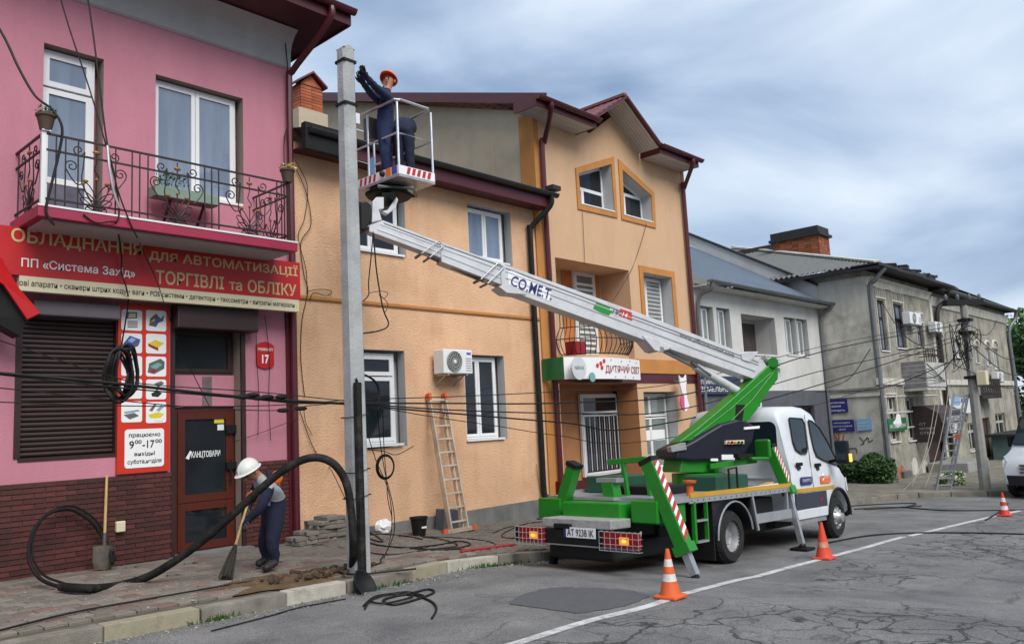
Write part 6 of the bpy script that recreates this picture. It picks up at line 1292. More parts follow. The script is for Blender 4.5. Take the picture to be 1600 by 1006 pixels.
def spoly(pts,name,m,par=cab,off=.008,th=.02):
    P=[]
    for px,py in pts:
        y=-1.03
        for _ in range(5): q=LY_(px,py,y); y=sy(q.z)
        P.append(V((q.x,y-off,q.z)))
    n_=V((0,th,0)); return B(MB().prism(P,n_),name,m,par),P
def sstrip(P,name,m,r=.008,closed=True): return B(MB().tube([q+V((0,-.004,0)) for q in P],r,5,closed=closed),name,m,cab)
sealM=mat('window_seal',(.02,.02,.022),.6,var=0)
cabGlassM=mat('cab_glass',(.012,.022,.028),.05,var=.3,scale=2,spec=.35)
w1,P1=spoly([(1233,652.5),(1252,654),(1256,662),(1261,700),(1259,708),(1251,708),(1243,702),(1239,690)],'window',cabGlassM); sstrip(P1,'window_seal',sealM,.012)
w2,P2=spoly([(1263,656),(1268,658),(1279,668),(1292,690),(1303,712),(1312,726),(1300,724),(1285,718),(1275,712),(1271,700),(1266,675)],'window',cabGlassM); sstrip(P2,'window_seal',sealM,.012)
for a,b_ in (((1256.5,648),(1276,800)),((1225,655),(1238,770))):
    L=[]
    for i in range(9):
        px,py=a[0]+(b_[0]-a[0])*i/8,a[1]+(b_[1]-a[1])*i/8; y=-1.03
        for _ in range(5): q=LY_(px,py,y); y=sy(q.z)
        L.append(V((q.x,y-.001,q.z)))
    if a[0]>1230: B(MB().tube(L,.006,4),'door_gap',sealM,cab)
for px,py in ((1249,725),(1278,726)):
    q=LY_(px,py,-1.04); B(MB().ob(q,(.11,0,0),(0,.018,0),(0,0,.028)),'door_handle',blackM,cab,bevel=.01); B(MB().ob(q+V((0,.012,-.05)),(.05,0,0),(0,.012,0),(0,0,.04)),'handle_recess',darkPlM,cab)
# lower cladding, stripe, badges
zl=.62
B(MB().box(2.24,3.50,-1.042,-1.0,.60,.86),'cladding',mat('navy_cladding',(.03,.033,.05),.5,var=.1),cab,bevel=.01)
B(MB().box(2.24,3.50,-1.040,-1.0,.44,.585),'sill',vanM,cab,bevel=.01)
B(MB().box(2.3,3.45,-1.02,-.9,.36,.42),'side_step',steelM,cab)
def sbox(px0,py0,px1,py1,name,m,par=cab,off=.012,rr=.03):
    a=LY_(px0,py1,-1.035); c=LY_(px1,py0,-1.035); z0,z1=min(a.z,c.z),max(a.z,c.z)
    return B(MB().prism([(x,-1.036-off,z) for x,z in rrect(a.x,c.x,z0,z1,rr)],(0,.01,0)),name,m,par),(a.x,c.x,z0,z1)
q0,q1=LY_(1242,767,-1.03),LY_(1303,760,-1.03); B(MB().box(q0.x,q1.x,-1.039,-1.0,(q0.z+q1.z)/2-.03,(q0.z+q1.z)/2+.03),'stripe',yellowM,cab)
bd1,e1=sbox(1251,744,1267,758,'blue_sticker',navySignM); text('УКРАЇНСЬКА',(e1[0]+.02,-1.05,e1[2]+.13),XA,ZA,e1[1]-e1[0]-.04,.05,whiteTextM,cab,local=True); text('ЕНЕРГО',(e1[0]+.06,-1.05,e1[2]+.05),XA,ZA,e1[1]-e1[0]-.12,.05,whiteTextM,cab,local=True)
bd2,e2=sbox(1282,742,1296,755,'orange_sticker',orangeHiM); B(MB().tube([(e2[0]+.06,-1.052,e2[2]+.05),(e2[0]+.12,-1.052,e2[2]+.09),(e2[0]+.06,-1.052,e2[2]+.13),(e2[0]+.11,-1.052,e2[2]+.16)],.012,4),'sticker_emblem',whiteTextM,cab); text('енерго',(e2[0]+.15,-1.05,e2[2]+.07),XA,ZA,(e2[1]-e2[0])*.45,.05,whiteTextM,cab,local=True)
B(MB().box(3.18,3.30,-1.048,-1.03,.70,.74),'side_reflector',redLensM,cab)
# front wheel arch trim
B(MB().tube([(4.03+.48*math.cos(PI*i/14),-1.03,.38+.48*math.sin(PI*i/14)) for i in range(15)],.035,6),'arch_trim',blackM,cab)
# front: windscreen, bumper, grille, headlamps
def wsp(f,t): x=3.64+.56*t; zt_=2.17-.87*t; hw=.80+.13*t; return (x+.02,hw*f,zt_+.02)
mb=MB(); mb.grid(lambda u,v:wsp(2*u-1,v),8,6); B(mb,'windscreen',cabGlassM,cab,fix=False)
B(MB().prism([(4.55,-.99,.34),(4.86,-.88,.34),(4.95,-.55,.34),(4.95,.55,.34),(4.86,.88,.34),(4.55,.99,.34)],(0,0,.26)),'bumper',darkPlM,cab,bevel=.03)
B(MB().box(4.86,4.90,-.5,.5,.66,.88),'grille',darkPlM,cab)
for sgn in(-1,1): B(MB().prism([(4.60,sgn*.97,.80),(4.84,sgn*.80,.74),(4.80,sgn*.78,.98),(4.60,sgn*.95,1.04)],(.03,sgn*.01,0)),'headlight',headM,cab)
# mirror
mq=LY_(1316,706,-1.28)
for sgn in(1,-1):
    yy=mq.y*sgn
    mr_=B(MB().ob((mq.x,yy,mq.z),(.07,0,0),(0,.11,0),(0,0,.20)),'mirror',blackM,cab,bevel=.03); B(MB().bar((mq.x+.1,-.98*sgn,mq.z-.18),(mq.x+.0,yy+.05*sgn,mq.z-.12),.06,.05),'mirror_arm',blackM,cab)
    B(MB().ob((mq.x-.075,yy,mq.z+.02),(.004,0,0),(0,.085,0),(0,0,.15)),'mirror_glass',cabGlassM,cab); B(MB().ob((mq.x+.05,yy-.10*sgn,mq.z-.10),(.05,0,0),(0,.03,0),(0,0,.07)),'indicator',amberLitM,cab,bevel=.01)
# rear wall window, ribs
B(MB().prism([(2.19,y,z) for y,z in rrect(-.80,.80,1.42,2.05,.12)],(.02,0,0)),'rear_window',cabGlassM,cab)
for z in (1.12,1.0): B(MB().tube([(2.19,-.7,z),(2.19,.7,z)],.02,5),'rear_rib',vanM,cab)
# ---- wheels
def wheel(cx,yo,yi,r,dual=False,far_=False):
    sg=1 if yo<0 else -1; c=V((cx,yo,r)); w=B(MB().lathe((cx,yo,r),[(r*.56,.02),(r*.62,-.01),(r*.9,-.005),(r*.97,.03),(r,.06),(r,.19),(r*.95,.23),(r*.6,.23)],28,axis=(0,sg,0)),'wheel',tireM,smooth=True)
    if dual: prof=[(r*.58,.01),(r*.55,.03),(r*.50,.12),(r*.30,.16),(r*.28,.10),(r*.12,.09),(0,.09)]
    else: prof=[(r*.58,.01),(r*.55,.03),(r*.48,.05),(r*.38,.0),(r*.25,-.05),(r*.22,-.09),(r*.10,-.10),(0,-.10)]
    B(MB().lathe((cx,yo,r),prof,24,axis=(0,sg,0)),'rim',rimM,w,smooth=True)
    for i in range(8):
        a=2*PI*i/8; rr=r*.40; B(MB().sph((cx+rr*math.cos(a),yo+sg*(.0 if not dual else .13),r+rr*math.sin(a)),.022,6),'wheel_nut',steelM,w)
    tr=MB()
    for i in range(28):
        a=2*PI*i/28; tr.ob((cx+(r+.004)*math.cos(a),yo+sg*.125,r+(r+.004)*math.sin(a)),(-math.sin(a)*.026,0,math.cos(a)*.026),(0,.075,0),(math.cos(a)*.006,0,math.sin(a)*.006))
    B(tr,'tread',tireM,w)
RWX=.12; WR=.36
wheel(4.03,-.99,0,WR); wheel(4.03,.99,0,WR); wheel(RWX,-1.0,0,.37,True); wheel(RWX,1.0,0,.37,True); wheel(RWX,-.72,0,.37,True); wheel(RWX,.72,0,.37,True)
# chassis
mb=MB(); 
B(MB().box(-2.0,4.2,-.42,-.30,.48,.70),'chassis_rail',chassisM); B(MB().box(-2.0,4.2,.30,.42,.48,.70),'chassis_rail',chassisM)
B(MB().cyl((RWX,-.9,.37),(RWX,.9,.37),.07,10),'axle',chassisM); B(MB().sph((RWX,0,.37),.18,10),'differential',chassisM); B(MB().cyl((4.03,-.9,.36),(4.03,.9,.36),.05,10),'axle',chassisM)
B(MB().box(.75,1.6,.45,.95,.40,.85),'fuel_tank',chassisM,bevel=.04); B(MB().box(1.0,1.8,-.85,-.45,.48,.85),'battery_box',chassisM,bevel=.03); B(MB().box(-1.0,-.45,-.5,.5,.35,.75),'toolbox',chassisM,bevel=.03)
B(MB().box(2.2,4.5,-.7,.7,.30,.50),'engine_tray',chassisM,bevel=.03)
B(MB().box(-2.15,-.55,-.55,.55,.22,.46),'underride_tank',chassisM,bevel=.05)  # underride box, with the flaps below, added to darken beneath the truck
for sgn in(-1,1): B(MB().box(-.46,-.43,min(sgn*.6,sgn*1.02),max(sgn*.6,sgn*1.02),.10,.80),'mud_flap',blackM)
B(MB().box(.6,3.4,-.5,.5,.25,.48),'drive_line_cover',chassisM,bevel=.05)  # low black block added to deepen the dark under the chassis
# ---- bed
B(MB().box(-1.10,2.02,-1.03,1.03,.95,1.0),'bed_floor',steelM)
B(MB().box(-1.08,2.04,-1.062,-1.03,.985,1.045),'yellow_edge',yellowM); B(MB().box(-1.10,2.05,-1.055,-1.03,.91,.983),'side_rail',alu); B(MB().box(-1.10,2.05,1.03,1.06,.91,1.05),'side_rail',alu)
for i in range(40): x=-1.05+i*.078; B(MB().cyl((x,-1.056,.945),(x,-1.062,.945),.012,6),'rail_hole',greyPrintM) if i%2==0 else None
B(MB().box(-1.55,-1.10,-1.04,1.04,.93,1.0),'bed_floor',alu)
# side protection bar, mud guard
B(MB().box(.82,2.02,-1.05,-1.01,.50,.64),'side_guard',alu); B(MB().bar((.72,-1.03,.93),(.86,-1.03,.40),.03,.05),'guard_stay',alu); B(MB().bar((1.9,-1.03,.91),(1.9,-1.03,.64),.04,.05),'guard_stay',alu)
mb=MB()
gpts=[(RWX+.52*math.cos(a),.37+.50*math.sin(a)) for a in [R(8+i*(172)/16) for i in range(17)]]
for (a,b_),(c,d) in zip(gpts,gpts[1:]): mb.add([(a,-1.06,b_),(c,-1.06,d),(c,-.66,d),(a,-.66,b_)],[(0,1,2,3)])
B(mb,'mud_guard',darkPlM,fix=False); B(MB().tube([(a,-1.06,b_) for a,b_ in gpts],.014,5),'mud_guard_edge',steelM)
B(MB().prism([(RWX-.55,-1.0,.40),(RWX-.55,-1.0,.93),(RWX+.25,-1.0,.93)]+[(a,-1.0,b_) for a,b_ in gpts[8:]],(0,.02,0)),'guard_panel',darkPlM)
# access ladder (green frame)
a,b_=LY_(1083,783,-1.05),LY_(1108,845,-1.05)
al=B(MB().box(a.x,a.x+.05,-1.06,-1.01,b_.z,.93).box(b_.x-.03,b_.x,-1.06,-1.01,b_.z,.91),'access_ladder',greenM)
for z in (b_.z,(b_.z+a.z)/2): B(MB().box(a.x+.05,b_.x-.03,-1.07,-.99,z,z+.025),'step',alu,al)
# rear frame
B(MB().prism([(-2.0,-.62,.62),(-1.15,-1.03,.62),(-1.05,-1.03,1.0),(-1.75,-.62,1.0)],(0,0,.0)) if 0 else MB().box(-1.58,-1.12,-1.0,1.0,.66,.925),'rear_subframe',greenM,bevel=.015)
B(MB().box(-1.92,-1.60,-.50,.48,.70,.95),'rear_box',greenM,bevel=.02); B(MB().box(-1.64,-1.1,-.2,.5,.96,1.0),'deck_plate',alu)
B(MB().box(-2.30,-1.86,-.62,.52,.645,.76),'tail_platform',mat('checker_plate',(.44,.44,.43),.5,.5,var=.2,scale=14,bump=.5,bscale=40),bevel=.01)
B(MB().box(-2.34,-2.22,-1.0,1.0,.44,.63),'rear_bumper',blackM,bevel=.015); B(MB().box(-2.33,-2.2,-1.0,1.0,.42,.437),'bumper_trim',steelM)
B(MB().box(-2.36,-2.30,-.0,.28,.635,.70),'plate_lamp',blackM,bevel=.015)
pl0,pl1=LX_(881,833,-2.35),LX_(930,833,-2.35)
plz0,plz1=LX_(905,840,-2.35).z,LX_(905,824,-2.35).z
plt=B(MB().box(-2.352,-2.342,pl1.y,pl0.y,plz0,plz1),'number_plate',whiteTextM); B(MB().box(-2.356,-2.353,pl0.y-.04,pl0.y,plz0,plz1),'country_band',navySignM,plt); text('AT 9238 IK',(-2.353,pl0.y-.06,plz0+.02),-YA,ZA,pl0.y-pl1.y-.08,plz1-plz0-.04,blackTextM,plt,local=True,bold=.01)
def lampset(px0,px1):
    y0,y1=LX_(px0,835,-2.36).y,LX_(px1,835,-2.36).y; ya,yb=max(y0,y1),min(y0,y1)
    ls=B(MB().box(-2.38,-2.342,yb,ya,.445,.625),'tail_lamp',redLensM); yc=(ya+yb)/2
    B(MB().box(-2.386,-2.381,yc-.12,yc+.02,.48,.58),'indicator_lamp',amberM,ls)
    B(MB().sph((-2.39,yc-.05,.53),.026,8,(.25,1.5,.8),5),'lit_bulb',amberLitM,ls)
    n_=8
    for i in range(n_): y=yb-.02+(ya-yb+.04)*i/(n_-1); B(MB().tube([(-2.35,y,.64),(-2.43,y,.64),(-2.43,y,.41),(-2.35,y,.41)],.004,4),'cage_bar',steelM,ls)
    for z in (.64,.565,.49,.41): B(MB().tube([(-2.35,ya+.02,z),(-2.43,ya+.02,z),(-2.43,yb-.02,z),(-2.35,yb-.02,z)],.004,4),'cage_bar',alu,ls)
lampset(943,1000); lampset(812,850)
B(MB().tube([(-2.3,-.98,.45),(-2.35,-1.06,.45),(-2.3,-1.06,.62),(-2.2,-1.0,.63)],.015,6),'bumper_loop',steelM)
# ---- outriggers
def outrigger(x,top,bot,foot,w=.20,d=.2,upper=greenM,chev=True,side_=-1,legm=steelM):
    T,Bm,Ft=LX_(*top,x),LX_(*bot,x),LX_(*foot,x); Ft.z=max(Ft.z,.03); ax=(T-Bm).normalized()
    o=B(MB().bar(Bm,T,d,w,up=(1,0,0)),'outrigger',upper,bevel=.012)
    B(MB().bar(Bm-ax*.02,Bm+ax*.1,d+.04,w+.04,up=(1,0,0)),'collar',upper,o); B(MB().bar(T-ax*.01,T+ax*.05,d+.02,w+.02,up=(1,0,0)),'cap',blackM,o)
    B(MB().bar(Ft,Bm+ax*.1,d*.5,w*.6,up=(1,0,0)),'leg',legm,o); B(MB().ob((Ft.x,Ft.y,.02),(.16,0,0),(0,.14,0),(0,0,.018)),'foot_plate',blackM,o); B(MB().sph((Ft.x,Ft.y,.06),.06,8),'ball_joint',blackM,o)
    if chev:
        sdir=ax.cross(V((1,0,0))).normalized()*(-1 if ax.cross(V((1,0,0))).y>0 else 1); L=(T-Bm).length; n_=17
        for i in range(n_): p=Bm+ax*(.12+i*(L-.16)/n_); q=p+ax*((L-.16)/n_-.004); nn=sdir*(w/2 if 0 else d/2+.004); u=V((1,0,0))*w*.42; B(MB().prism([p-u+nn,p+u+nn+ax*.10,q+u+nn+ax*.10,q-u+nn],sdir*.003),'hazard_stripe',[hiM,hiWM][i%2],o)
    return o
orx=-1.70
outrigger(orx,(1014,722),(1072,862),(1086,898),.16,.19)
outrigger(orx,(897,728),(872,815),(864,884),.16,.16,chev=False,legm=blackM)
for sgn in(-1,1): B(MB().box(orx-.12,orx+.12,min(sgn*.6,sgn*1.0),max(sgn*.6,sgn*1.0),.70,.98),'outrigger_mount',greenM,bevel=.01)
fo_x=2.08
T=LX_(1205,700,fo_x)
outrigger(fo_x,(1203,700),(1234,770),(1254,853),.14,.16)
outrigger(fo_x,(1120,705),(1100,790),(1092,842),.14,.16,chev=False,legm=blackM)
# rack, boom rest and headboard
rk=[LX_(985,792,-1.1),LX_(973,722,-1.1)]
k0=LX_(950,722,-1.1); k1=LX_(1009,717,-1.1); k2=LX_(1018,786,-1.1); k3=LX_(983,788,-1.1); k4=LX_(973,722,-1.1)
B(MB().bar(k0,k1,.06,.08).bar(k1,k2,.06,.06).bar(k4,k3,.06,.06),'guard_hoop',greenM,bevel=.008)
r0,r1=LX_(962,792,-1.45),LX_(953,752,-1.45); B(MB().bar(r0-V((0,0,.1)),r1,.2,.18),'boom_rest',greenM,bevel=.015); B(MB().ob(r1+V((0,0,.02)),(.09,0,0),(0,.17,0),(0,0,.03)),'rest_pad',steelM)
# bed cargo and machinery
B(MB().box(-.75,.35,.35,.95,1.0,1.25),'bed_toolbox',mat('dark_green_box',(.012,.06,.035),.5),bevel=.02); B(MB().box(.2,1.2,-.75,-.2,1.0,1.22),'bed_toolbox',MT['dark_green_box'],bevel=.02)
B(MB().box(-.95,-.3,-.55,.25,1.0,1.12),'bed_crate',blackM,bevel=.02); B(MB().tube([(.3,-.9,1.0),(.3,-.9,1.32),(.55,-.9,1.34),(.55,-.9,1.0)],.018,6),'bed_handle',blackM); B(MB().tube([(.7,-.95,1.02),(1.9,-.9,1.03)],.02,6),'bed_pipe',whiteM)
q=LY_(1078,765,-.9); B(MB().lathe((q.x,q.y,1.0),[(.05,0),(.05,.12),(.03,.13),(.03,.16),(.09,.17),(.10,.20),(0,.21)],12),'orange_stool',coneM,smooth=True)
B(MB().ob((-1.0,.35,1.05),(.12,.05,0),(0,.08,0),(0,0,.04)),'orange_cloth',coneM,bevel=.03); B(MB().ob((1.6,-.85,1.04),(.15,.0,.02),(0,.07,0),(0,0,.02)),'work_gloves',woodM,bevel=.02)
# ---- turret, arm, boom (vertical plane through turret along e)
TC=V((.97,0,1.0)); e_=V((.92,-.391,0)).normalized(); nn=V((-.391,-.92,0)).normalized()  # nn points to the camera side
B(MB().cyl((.97,0,1.0),(.97,0,1.24),.42,24),'turret_base',greenM,smooth=True)
tb=LP(1064,716,TC+nn*.3,nn); 
def PP(px,py,off=0): return LP(px,py,TC+nn*off,nn)
tur=B(MB().prism([PP(*q,.22) for q in ((1062,738),(1066,716),(1118,716),(1118,738))],-nn*.5),'turret',greenM,bevel=.02)
B(MB().prism([PP(*q,.30) for q in ((1057,716),(1058,702),(1082,690),(1106,675),(1128,662),(1150,656),(1168,658),(1181,666),(1176,690),(1166,708),(1130,718),(1080,720))],-nn*.6),'turret_cover',navyPlM,bevel=.03)
B(MB().prism([PP(*q,.33) for q in ((1048,698),(1050,706),(1073,702),(1071,691))],-nn*.12),'cover_hinge',steelM); B(MB().prism([PP(*q,.32) for q in ((1163,667),(1163,671),(1187,669),(1187,665))],-nn*.02),'cover_label',whiteTextM)
cpn=B(MB().prism([PP(*q,.34) for q in ((1134,688),(1134,694),(1163,693),(1163,687))],-nn*.05),'control_panel',creamM)
for i in range(5): c=PP(1138+i*5.2,691,.36); B(MB().cyl(c,c-nn*-.02,.02,8),'control_knob',[redPatchM,blackM,orangeHiM,blackM,blackM][i],cpn)
for (a,b_,c,d) in ((1111,716,1122,720),(1128,710,1148,718)): B(MB().prism([PP(*q,.325) for q in ((a,b_),(a,d),(c,d),(c,b_))],-nn*.02),'cover_label',whiteTextM)
# operator seat
so_=PP(1180,716,.5)
B(MB().ob(so_,e_*.18,nn*.15,ZA*.025),'operator_seat',greenM,bevel=.02); B(MB().ob(so_+e_*.17+V((0,0,.15)),e_*.03+V((0,0,.0)),nn*.17,ZA*.15),'seat_back',greenM,bevel=.05)
B(MB().bar(so_+V((0,0,-.03)),V((.97,0,1.35))+nn*.3,.1,.08),'seat_arm',greenM)
B(MB().ob(so_+nn*.02-e_*.25+V((0,0,.05)),e_*.15,nn*.06,ZA*.03),'control_levers',blackM)
arm=B(MB().prism([PP(*q,.17) for q in ((1060,691),(1092,667),(1128,637),(1163,606),(1192,579),(1204,568),(1216,572),(1216,592),(1200,612),(1183,640),(1170,656),(1140,668),(1100,685))],-nn*.28),'lift_arm',greenM,bevel=.012)
B(MB().prism([PP(*q,.176) for q in ((1150,632),(1149,655),(1160,657),(1164,632))],-nn*.02),'arm_opening',blackM,arm)
B(MB().tube([PP(*q,.18) for q in ((1085,682),(1140,640),(1205,582))],.006,5),'arm_weld',greenM,arm); B(MB().tube([PP(*q,.18) for q in ((1140,660),(1175,625),(1210,580))],.006,5),'arm_weld',greenM,arm)
B(MB().cyl(PP(1208,566,.22),PP(1208,566,-.2),.085,14),'arm_pivot',greenM,arm,smooth=True)
B(MB().cyl(PP(1192,560,.02),PP(1206,572,.02),.07,10),'knuckle_ram',steelM,arm)
# boom sections (polygons in the boom plane)
def seg(name,pts,hw,m=boomM,par=None,bv=.01): return B(MB().prism([PP(*q,hw) for q in pts],-nn*hw*2),name,m,par,bevel=bv)
boom=seg('boom',[(782,411),(998,488.5),(1158,550),(1192,562),(1200,575),(1178,592),(998,528),(784,450)],.135)
seg('boom_mid_section',[(688,378),(800,418),(800,451),(690,409)],.115,par=boom); seg('boom_tip_section',[(598,344),(700,382.5),(700,407),(577,362),(577,352)],.095,par=boom)
seg('boom_head_shroud',[(1158,552),(1166,549),(1186,549),(1180,556),(1172,566),(1160,562)],.155,par=boom)
for hw,pa,pb_ in ((.137,(790,424),(1185,570)),(.137,(790,434),(1180,580)),(.117,(692,388),(790,424)),(.117,(692,398),(790,437)),(.097,(595,350),(695,388)),(.097,(590,358),(695,397))):
    B(MB().bar(PP(*pa,hw),PP(*pb_,hw),.012,.016),'boom_ridge',alu,boom)
# dark grooves between ridges
for hw,pa,pb_ in ((.1375,(790,419),(1185,566)),(.1175,(692,383),(790,418)),(.0975,(600,349),(695,385))): B(MB().bar(PP(*pa,hw),PP(*pb_,hw),.006,.012),'boom_groove',greyPrintM,boom)
def collar(a,b_,c,d):
    g=B(MB().tube([PP(*q,.15) for q in (a,b_,c,d)],.009,6,closed=True),'section_collar',steelM,boom)
    lo1,lo2=PP(*a,.15),PP(*d,.15); B(MB().bar(lo1,lo1-nn*.3,.03,.03).bar(lo2,lo2-nn*.3,.025,.025),'collar_block',greyPrintM,g)
collar((659,396),(685,377),(694,384),(672,402)); collar((752,436),(778,411),(788,418),(762,443))
B(MB().prism([PP(*q,.15) for q in ((779,447),(800,444),(822,460),(792,457))],-nn*.3),'boom_shoe',boomM,boom); B(MB().bar(PP(668,401,.0),PP(755,440,.0),.04,.025),'hose_rail',greyPrintM,boom)
B(MB().prism([PP(*q,.15) for q in ((1003,524),(1022,528),(1050,542),(1045,546),(1030,549),(1023,547))],-nn*.3),'ram_bracket',boomM,boom,bevel=.01)
B(MB().cyl(PP(1033,546,.16),PP(1033,546,-.16),.05,12),'ram_pin',steelM,boom)
B(MB().cyl(PP(1033,546),PP(1090,575),.035,10),'ram_rod',steelM,boom,smooth=True); B(MB().cyl(PP(1086,572),PP(1152,611),.075,14),'lift_ram',boomM,boom,smooth=True); B(MB().cyl(PP(1080,566,.05),PP(1110,586,.05),.03,8),'ram_hose',greyPrintM,boom)
# boom lettering
ba=(PP(1158,550,.136)-PP(782,411,.136)).normalized(); bu=nn.cross(ba).normalized()
if bu.z<0: bu=-bu
rv=ba if ba.cross(bu).dot(nn)>0 else -ba
def bt(body,bl,br,h_,m,bold=.01,sh=0):
    p,q=PP(*bl,.138),PP(*br,.138); text(body,p,(q-p),bu,(q-p).length,h_,m,boom,local=True,bold=bold,shear=sh,off=.012)
B(MB().prism([PP(*q,.139) for q in ((793,424),(800,423),(862,452),(858,470),(795,444))],-nn*.002),'name_panel',whiteTextM,boom)
bt('CO.ME.T.',(796.5,446),(861,469),.165,navyTextM,.010)
B(MB().prism([PP(*q,.140) for q in ((929,476),(932,473),(955,480),(950,484),(958,486),(950,494),(927,482))],-nn*.002),'green_mark',greenPatchM,boom); B(MB().prism([PP(*q,.140) for q in ((969,482),(987,488),(988,501),(967,493))],-nn*.002),'red_mark',redPatchM,boom)
bt('19',(956,489),(966,492.5),.075,greyPrintM,.01,.2); bt('·14',(968,493),(979,497),.075,whiteTextM,.01,.2); bt('HQ',(989,500),(1004,505.5),.085,greyPrintM,.01,.2)
bt('www.officinecomet.com',(1061,525),(1146,558.5),.075,greyPrintM,.006)
# boom head and basket
hd=B(MB().prism([PP(*q,.09) for q in ((581,348),(582,315),(588,308),(600,308),(600,326),(592,328),(597,344))],-nn*.18),'basket_mount',boomM,bevel=.01)
B(MB().prism([PP(*q,.06) for q in ((597,330),(606,328),(614,316),(618,306),(622,312),(618,325),(606,334))],-nn*.12),'mount_hook',boomM,hd); B(MB().cyl(PP(613,306,.12),PP(613,306,-.12),.06,12),'mount_pin',blackM,hd)
B(MB().prism([PP(*q,.12) for q in ((563,318),(572,314),(580,320),(580,345),(572,360),(564,360))],-nn*.24),'hose_bundle',blackM,hd,bevel=.02)
Nw=F(623,259,8.85); N0=ti@Nw; bx_,by_=.70,max(1.3,FX(531,292,Nw.x).y-Nw.y); fl=N0.z
bk_=thing if 0 else None
R3=ti.to_3x3(); ex=(R3@XA).normalized(); ey2=(R3@YA).normalized(); ez2=(R3@ZA).normalized()
def bp3(u,v,w): return N0+ex*u+ey2*v+ez2*w
def bbox(u0,u1,v0,v1,w0,w1): 
    return MB().add([bp3(u0,v0,w0),bp3(u1,v0,w0),bp3(u1,v1,w0),bp3(u0,v1,w0),bp3(u0,v0,w1),bp3(u1,v0,w1),bp3(u1,v1,w1),bp3(u0,v1,w1)],[(0,3,2,1),(4,5,6,7),(0,1,5,4),(1,2,6,5),(2,3,7,6),(3,0,4,7)])
bsk=B(bbox(0,bx_,0,by_,-.15,-.11),'basket',steelM)
for a in ((0,.02,0,by_),(bx_-.02,bx_,0,by_),(.02,bx_-.02,0,.02),(.02,bx_-.02,by_-.02,by_)): B(bbox(*a,-.11,.02),'toe_board',whiteTextM,bsk)
for i in range(5):  # hazard stripes on the two faces toward the street
    u=.14+i*.1; B(MB().add([bp3(u,-.003,-.095),bp3(u+.06,-.003,-.095),bp3(u+.09,-.003,.01),bp3(u+.03,-.003,.01)],[(0,1,2,3)]),'hazard_stripe',hiM,bsk,fix=False) if i<5 else 0
for i in range(8): v=.55+i*.11; B(MB().add([bp3(-.003,v,-.1),bp3(-.003,v+.055,-.1),bp3(-.003,v+.03,.01),bp3(-.003,v-.025,.01)],[(0,1,2,3)]),'hazard_stripe',hiM,bsk,fix=False)
B(MB().add([bp3(-.004,.18,-.1),bp3(-.004,.30,-.1),bp3(-.004,.30,.02),bp3(-.004,.18,.02)],[(0,1,2,3)]),'orange_sticker',orangeHiM,bsk,fix=False); B(MB().add([bp3(-.004,.04,-.1),bp3(-.004,.16,-.1),bp3(-.004,.16,.02),bp3(-.004,.04,.02)],[(0,1,2,3)]),'blue_sticker',MT['light_blue_sign'] if 0 else bluePrintM,bsk,fix=False)
RH=(ti@FX(613,156,Nw.x)).z-fl
for (u,v) in ((.02,.02),(bx_-.02,.02),(bx_-.02,by_-.02),(.02,by_-.02),(.02,by_*.5),(bx_-.02,by_*.5)): B(MB().tube([bp3(u,v,-.1),bp3(u,v,RH-.05)],.019,8),'post',alu,bsk,smooth=True)
loop=[(.02,.02),(bx_-.02,.02),(bx_-.02,by_-.02),(.02,by_-.02)]
B(MB().tube([bp3(u,v,RH) for u,v in ((.07,.02),(bx_-.07,.02),(bx_-.02,.07),(bx_-.02,by_-.07),(bx_-.07,by_-.02),(.07,by_-.02),(.02,by_-.07),(.02,.07))],.021,8,closed=True),'top_rail',alu,bsk,smooth=True)
B(MB().tube([bp3(u,v,RH*.5) for u,v in loop],.017,8,closed=True),'mid_rail',alu,bsk,smooth=True)
B(bbox(.05,.3,by_*.5,by_*.5+.15,RH*.62,RH*.95),'control_box',greyPrintM,bsk,bevel=.01); B(bbox(.03,.04,by_*.42,by_*.5,.05,.3),'instruction_plate',lightBlueM,bsk)
# rotary mechanism under basket
B(MB().lathe(bp3(.3,.62,-.30),[(0,0),(.33,.02),(.36,.06),(.30,.09),(.28,.15),(0,.15)],20),'basket_rotator',blackM,bsk,smooth=True)
ce=bp3(.28,.65,-.36); B(MB().cyl(ce,ce+V((0,0,.1)),.16,14),'rotator_hub',greyPrintM,bsk); B(MB().bar(PP(606,312,0),ce,.16,.2),'rotator_arm',blackM,bsk); B(MB().tube([bp3(-.05,.4,-.22),bp3(.3,.05,-.27),bp3(.66,.4,-.24),bp3(.5,.9,-.22)],.03,6,closed=True),'guard_ring',greyPrintM,bsk)
# ================================================================= white van at the right edge
vq=GR(1574,780); vx,vy=vq.x+1.25,vq.y
vn=thing('white_van','white van facing the camera at the right edge of the street','van',(vx,vy-1,s(vx)-RD),rot=Matrix.Rotation(PI-R(14),4,'Z'))
def VB(mb,name,m,par=None,**k): return mb.build(name,m,par or vn,local=True,**k)
# local: x forward (toward the camera), y left
VP=[(-4.6,.95,2.45),(-4.5,.97,2.55),(-.9,.98,2.58),(-.55,.98,2.5),(-.2,.98,2.1),(.2,.97,1.62),(.45,.96,1.32),(.75,.94,1.18),(1.0,.90,1.05),(1.12,.84,.85),(1.16,.78,.55)]
mb=MB(); secs=[]
for x,w,zt_ in VP:
    belt=min(1.2,zt_-.08); tw=w-.02-max(0,zt_-1.2)*.12; half=[(w-.04,.38),(w,.45),(w,belt),(tw,zt_-.08),(tw-.08,zt_-.01)]; secs.append([(x,-y,z) for y,z in half]+[(x,y,z) for y,z in half[::-1]])
n=10
for sct in secs: mb.v+=[V(q) for q in sct]
for i in range(len(secs)-1):
    for j in range(n): a=i*n+j; b_=i*n+(j+1)%n; mb.f.append([a,b_,b_+n,a+n]); mb.m.append(0)
mb.f.append(list(range(n))[::-1]); mb.m.append(0); mb.f.append([(len(secs)-1)*n+j for j in range(n)]); mb.m.append(0)
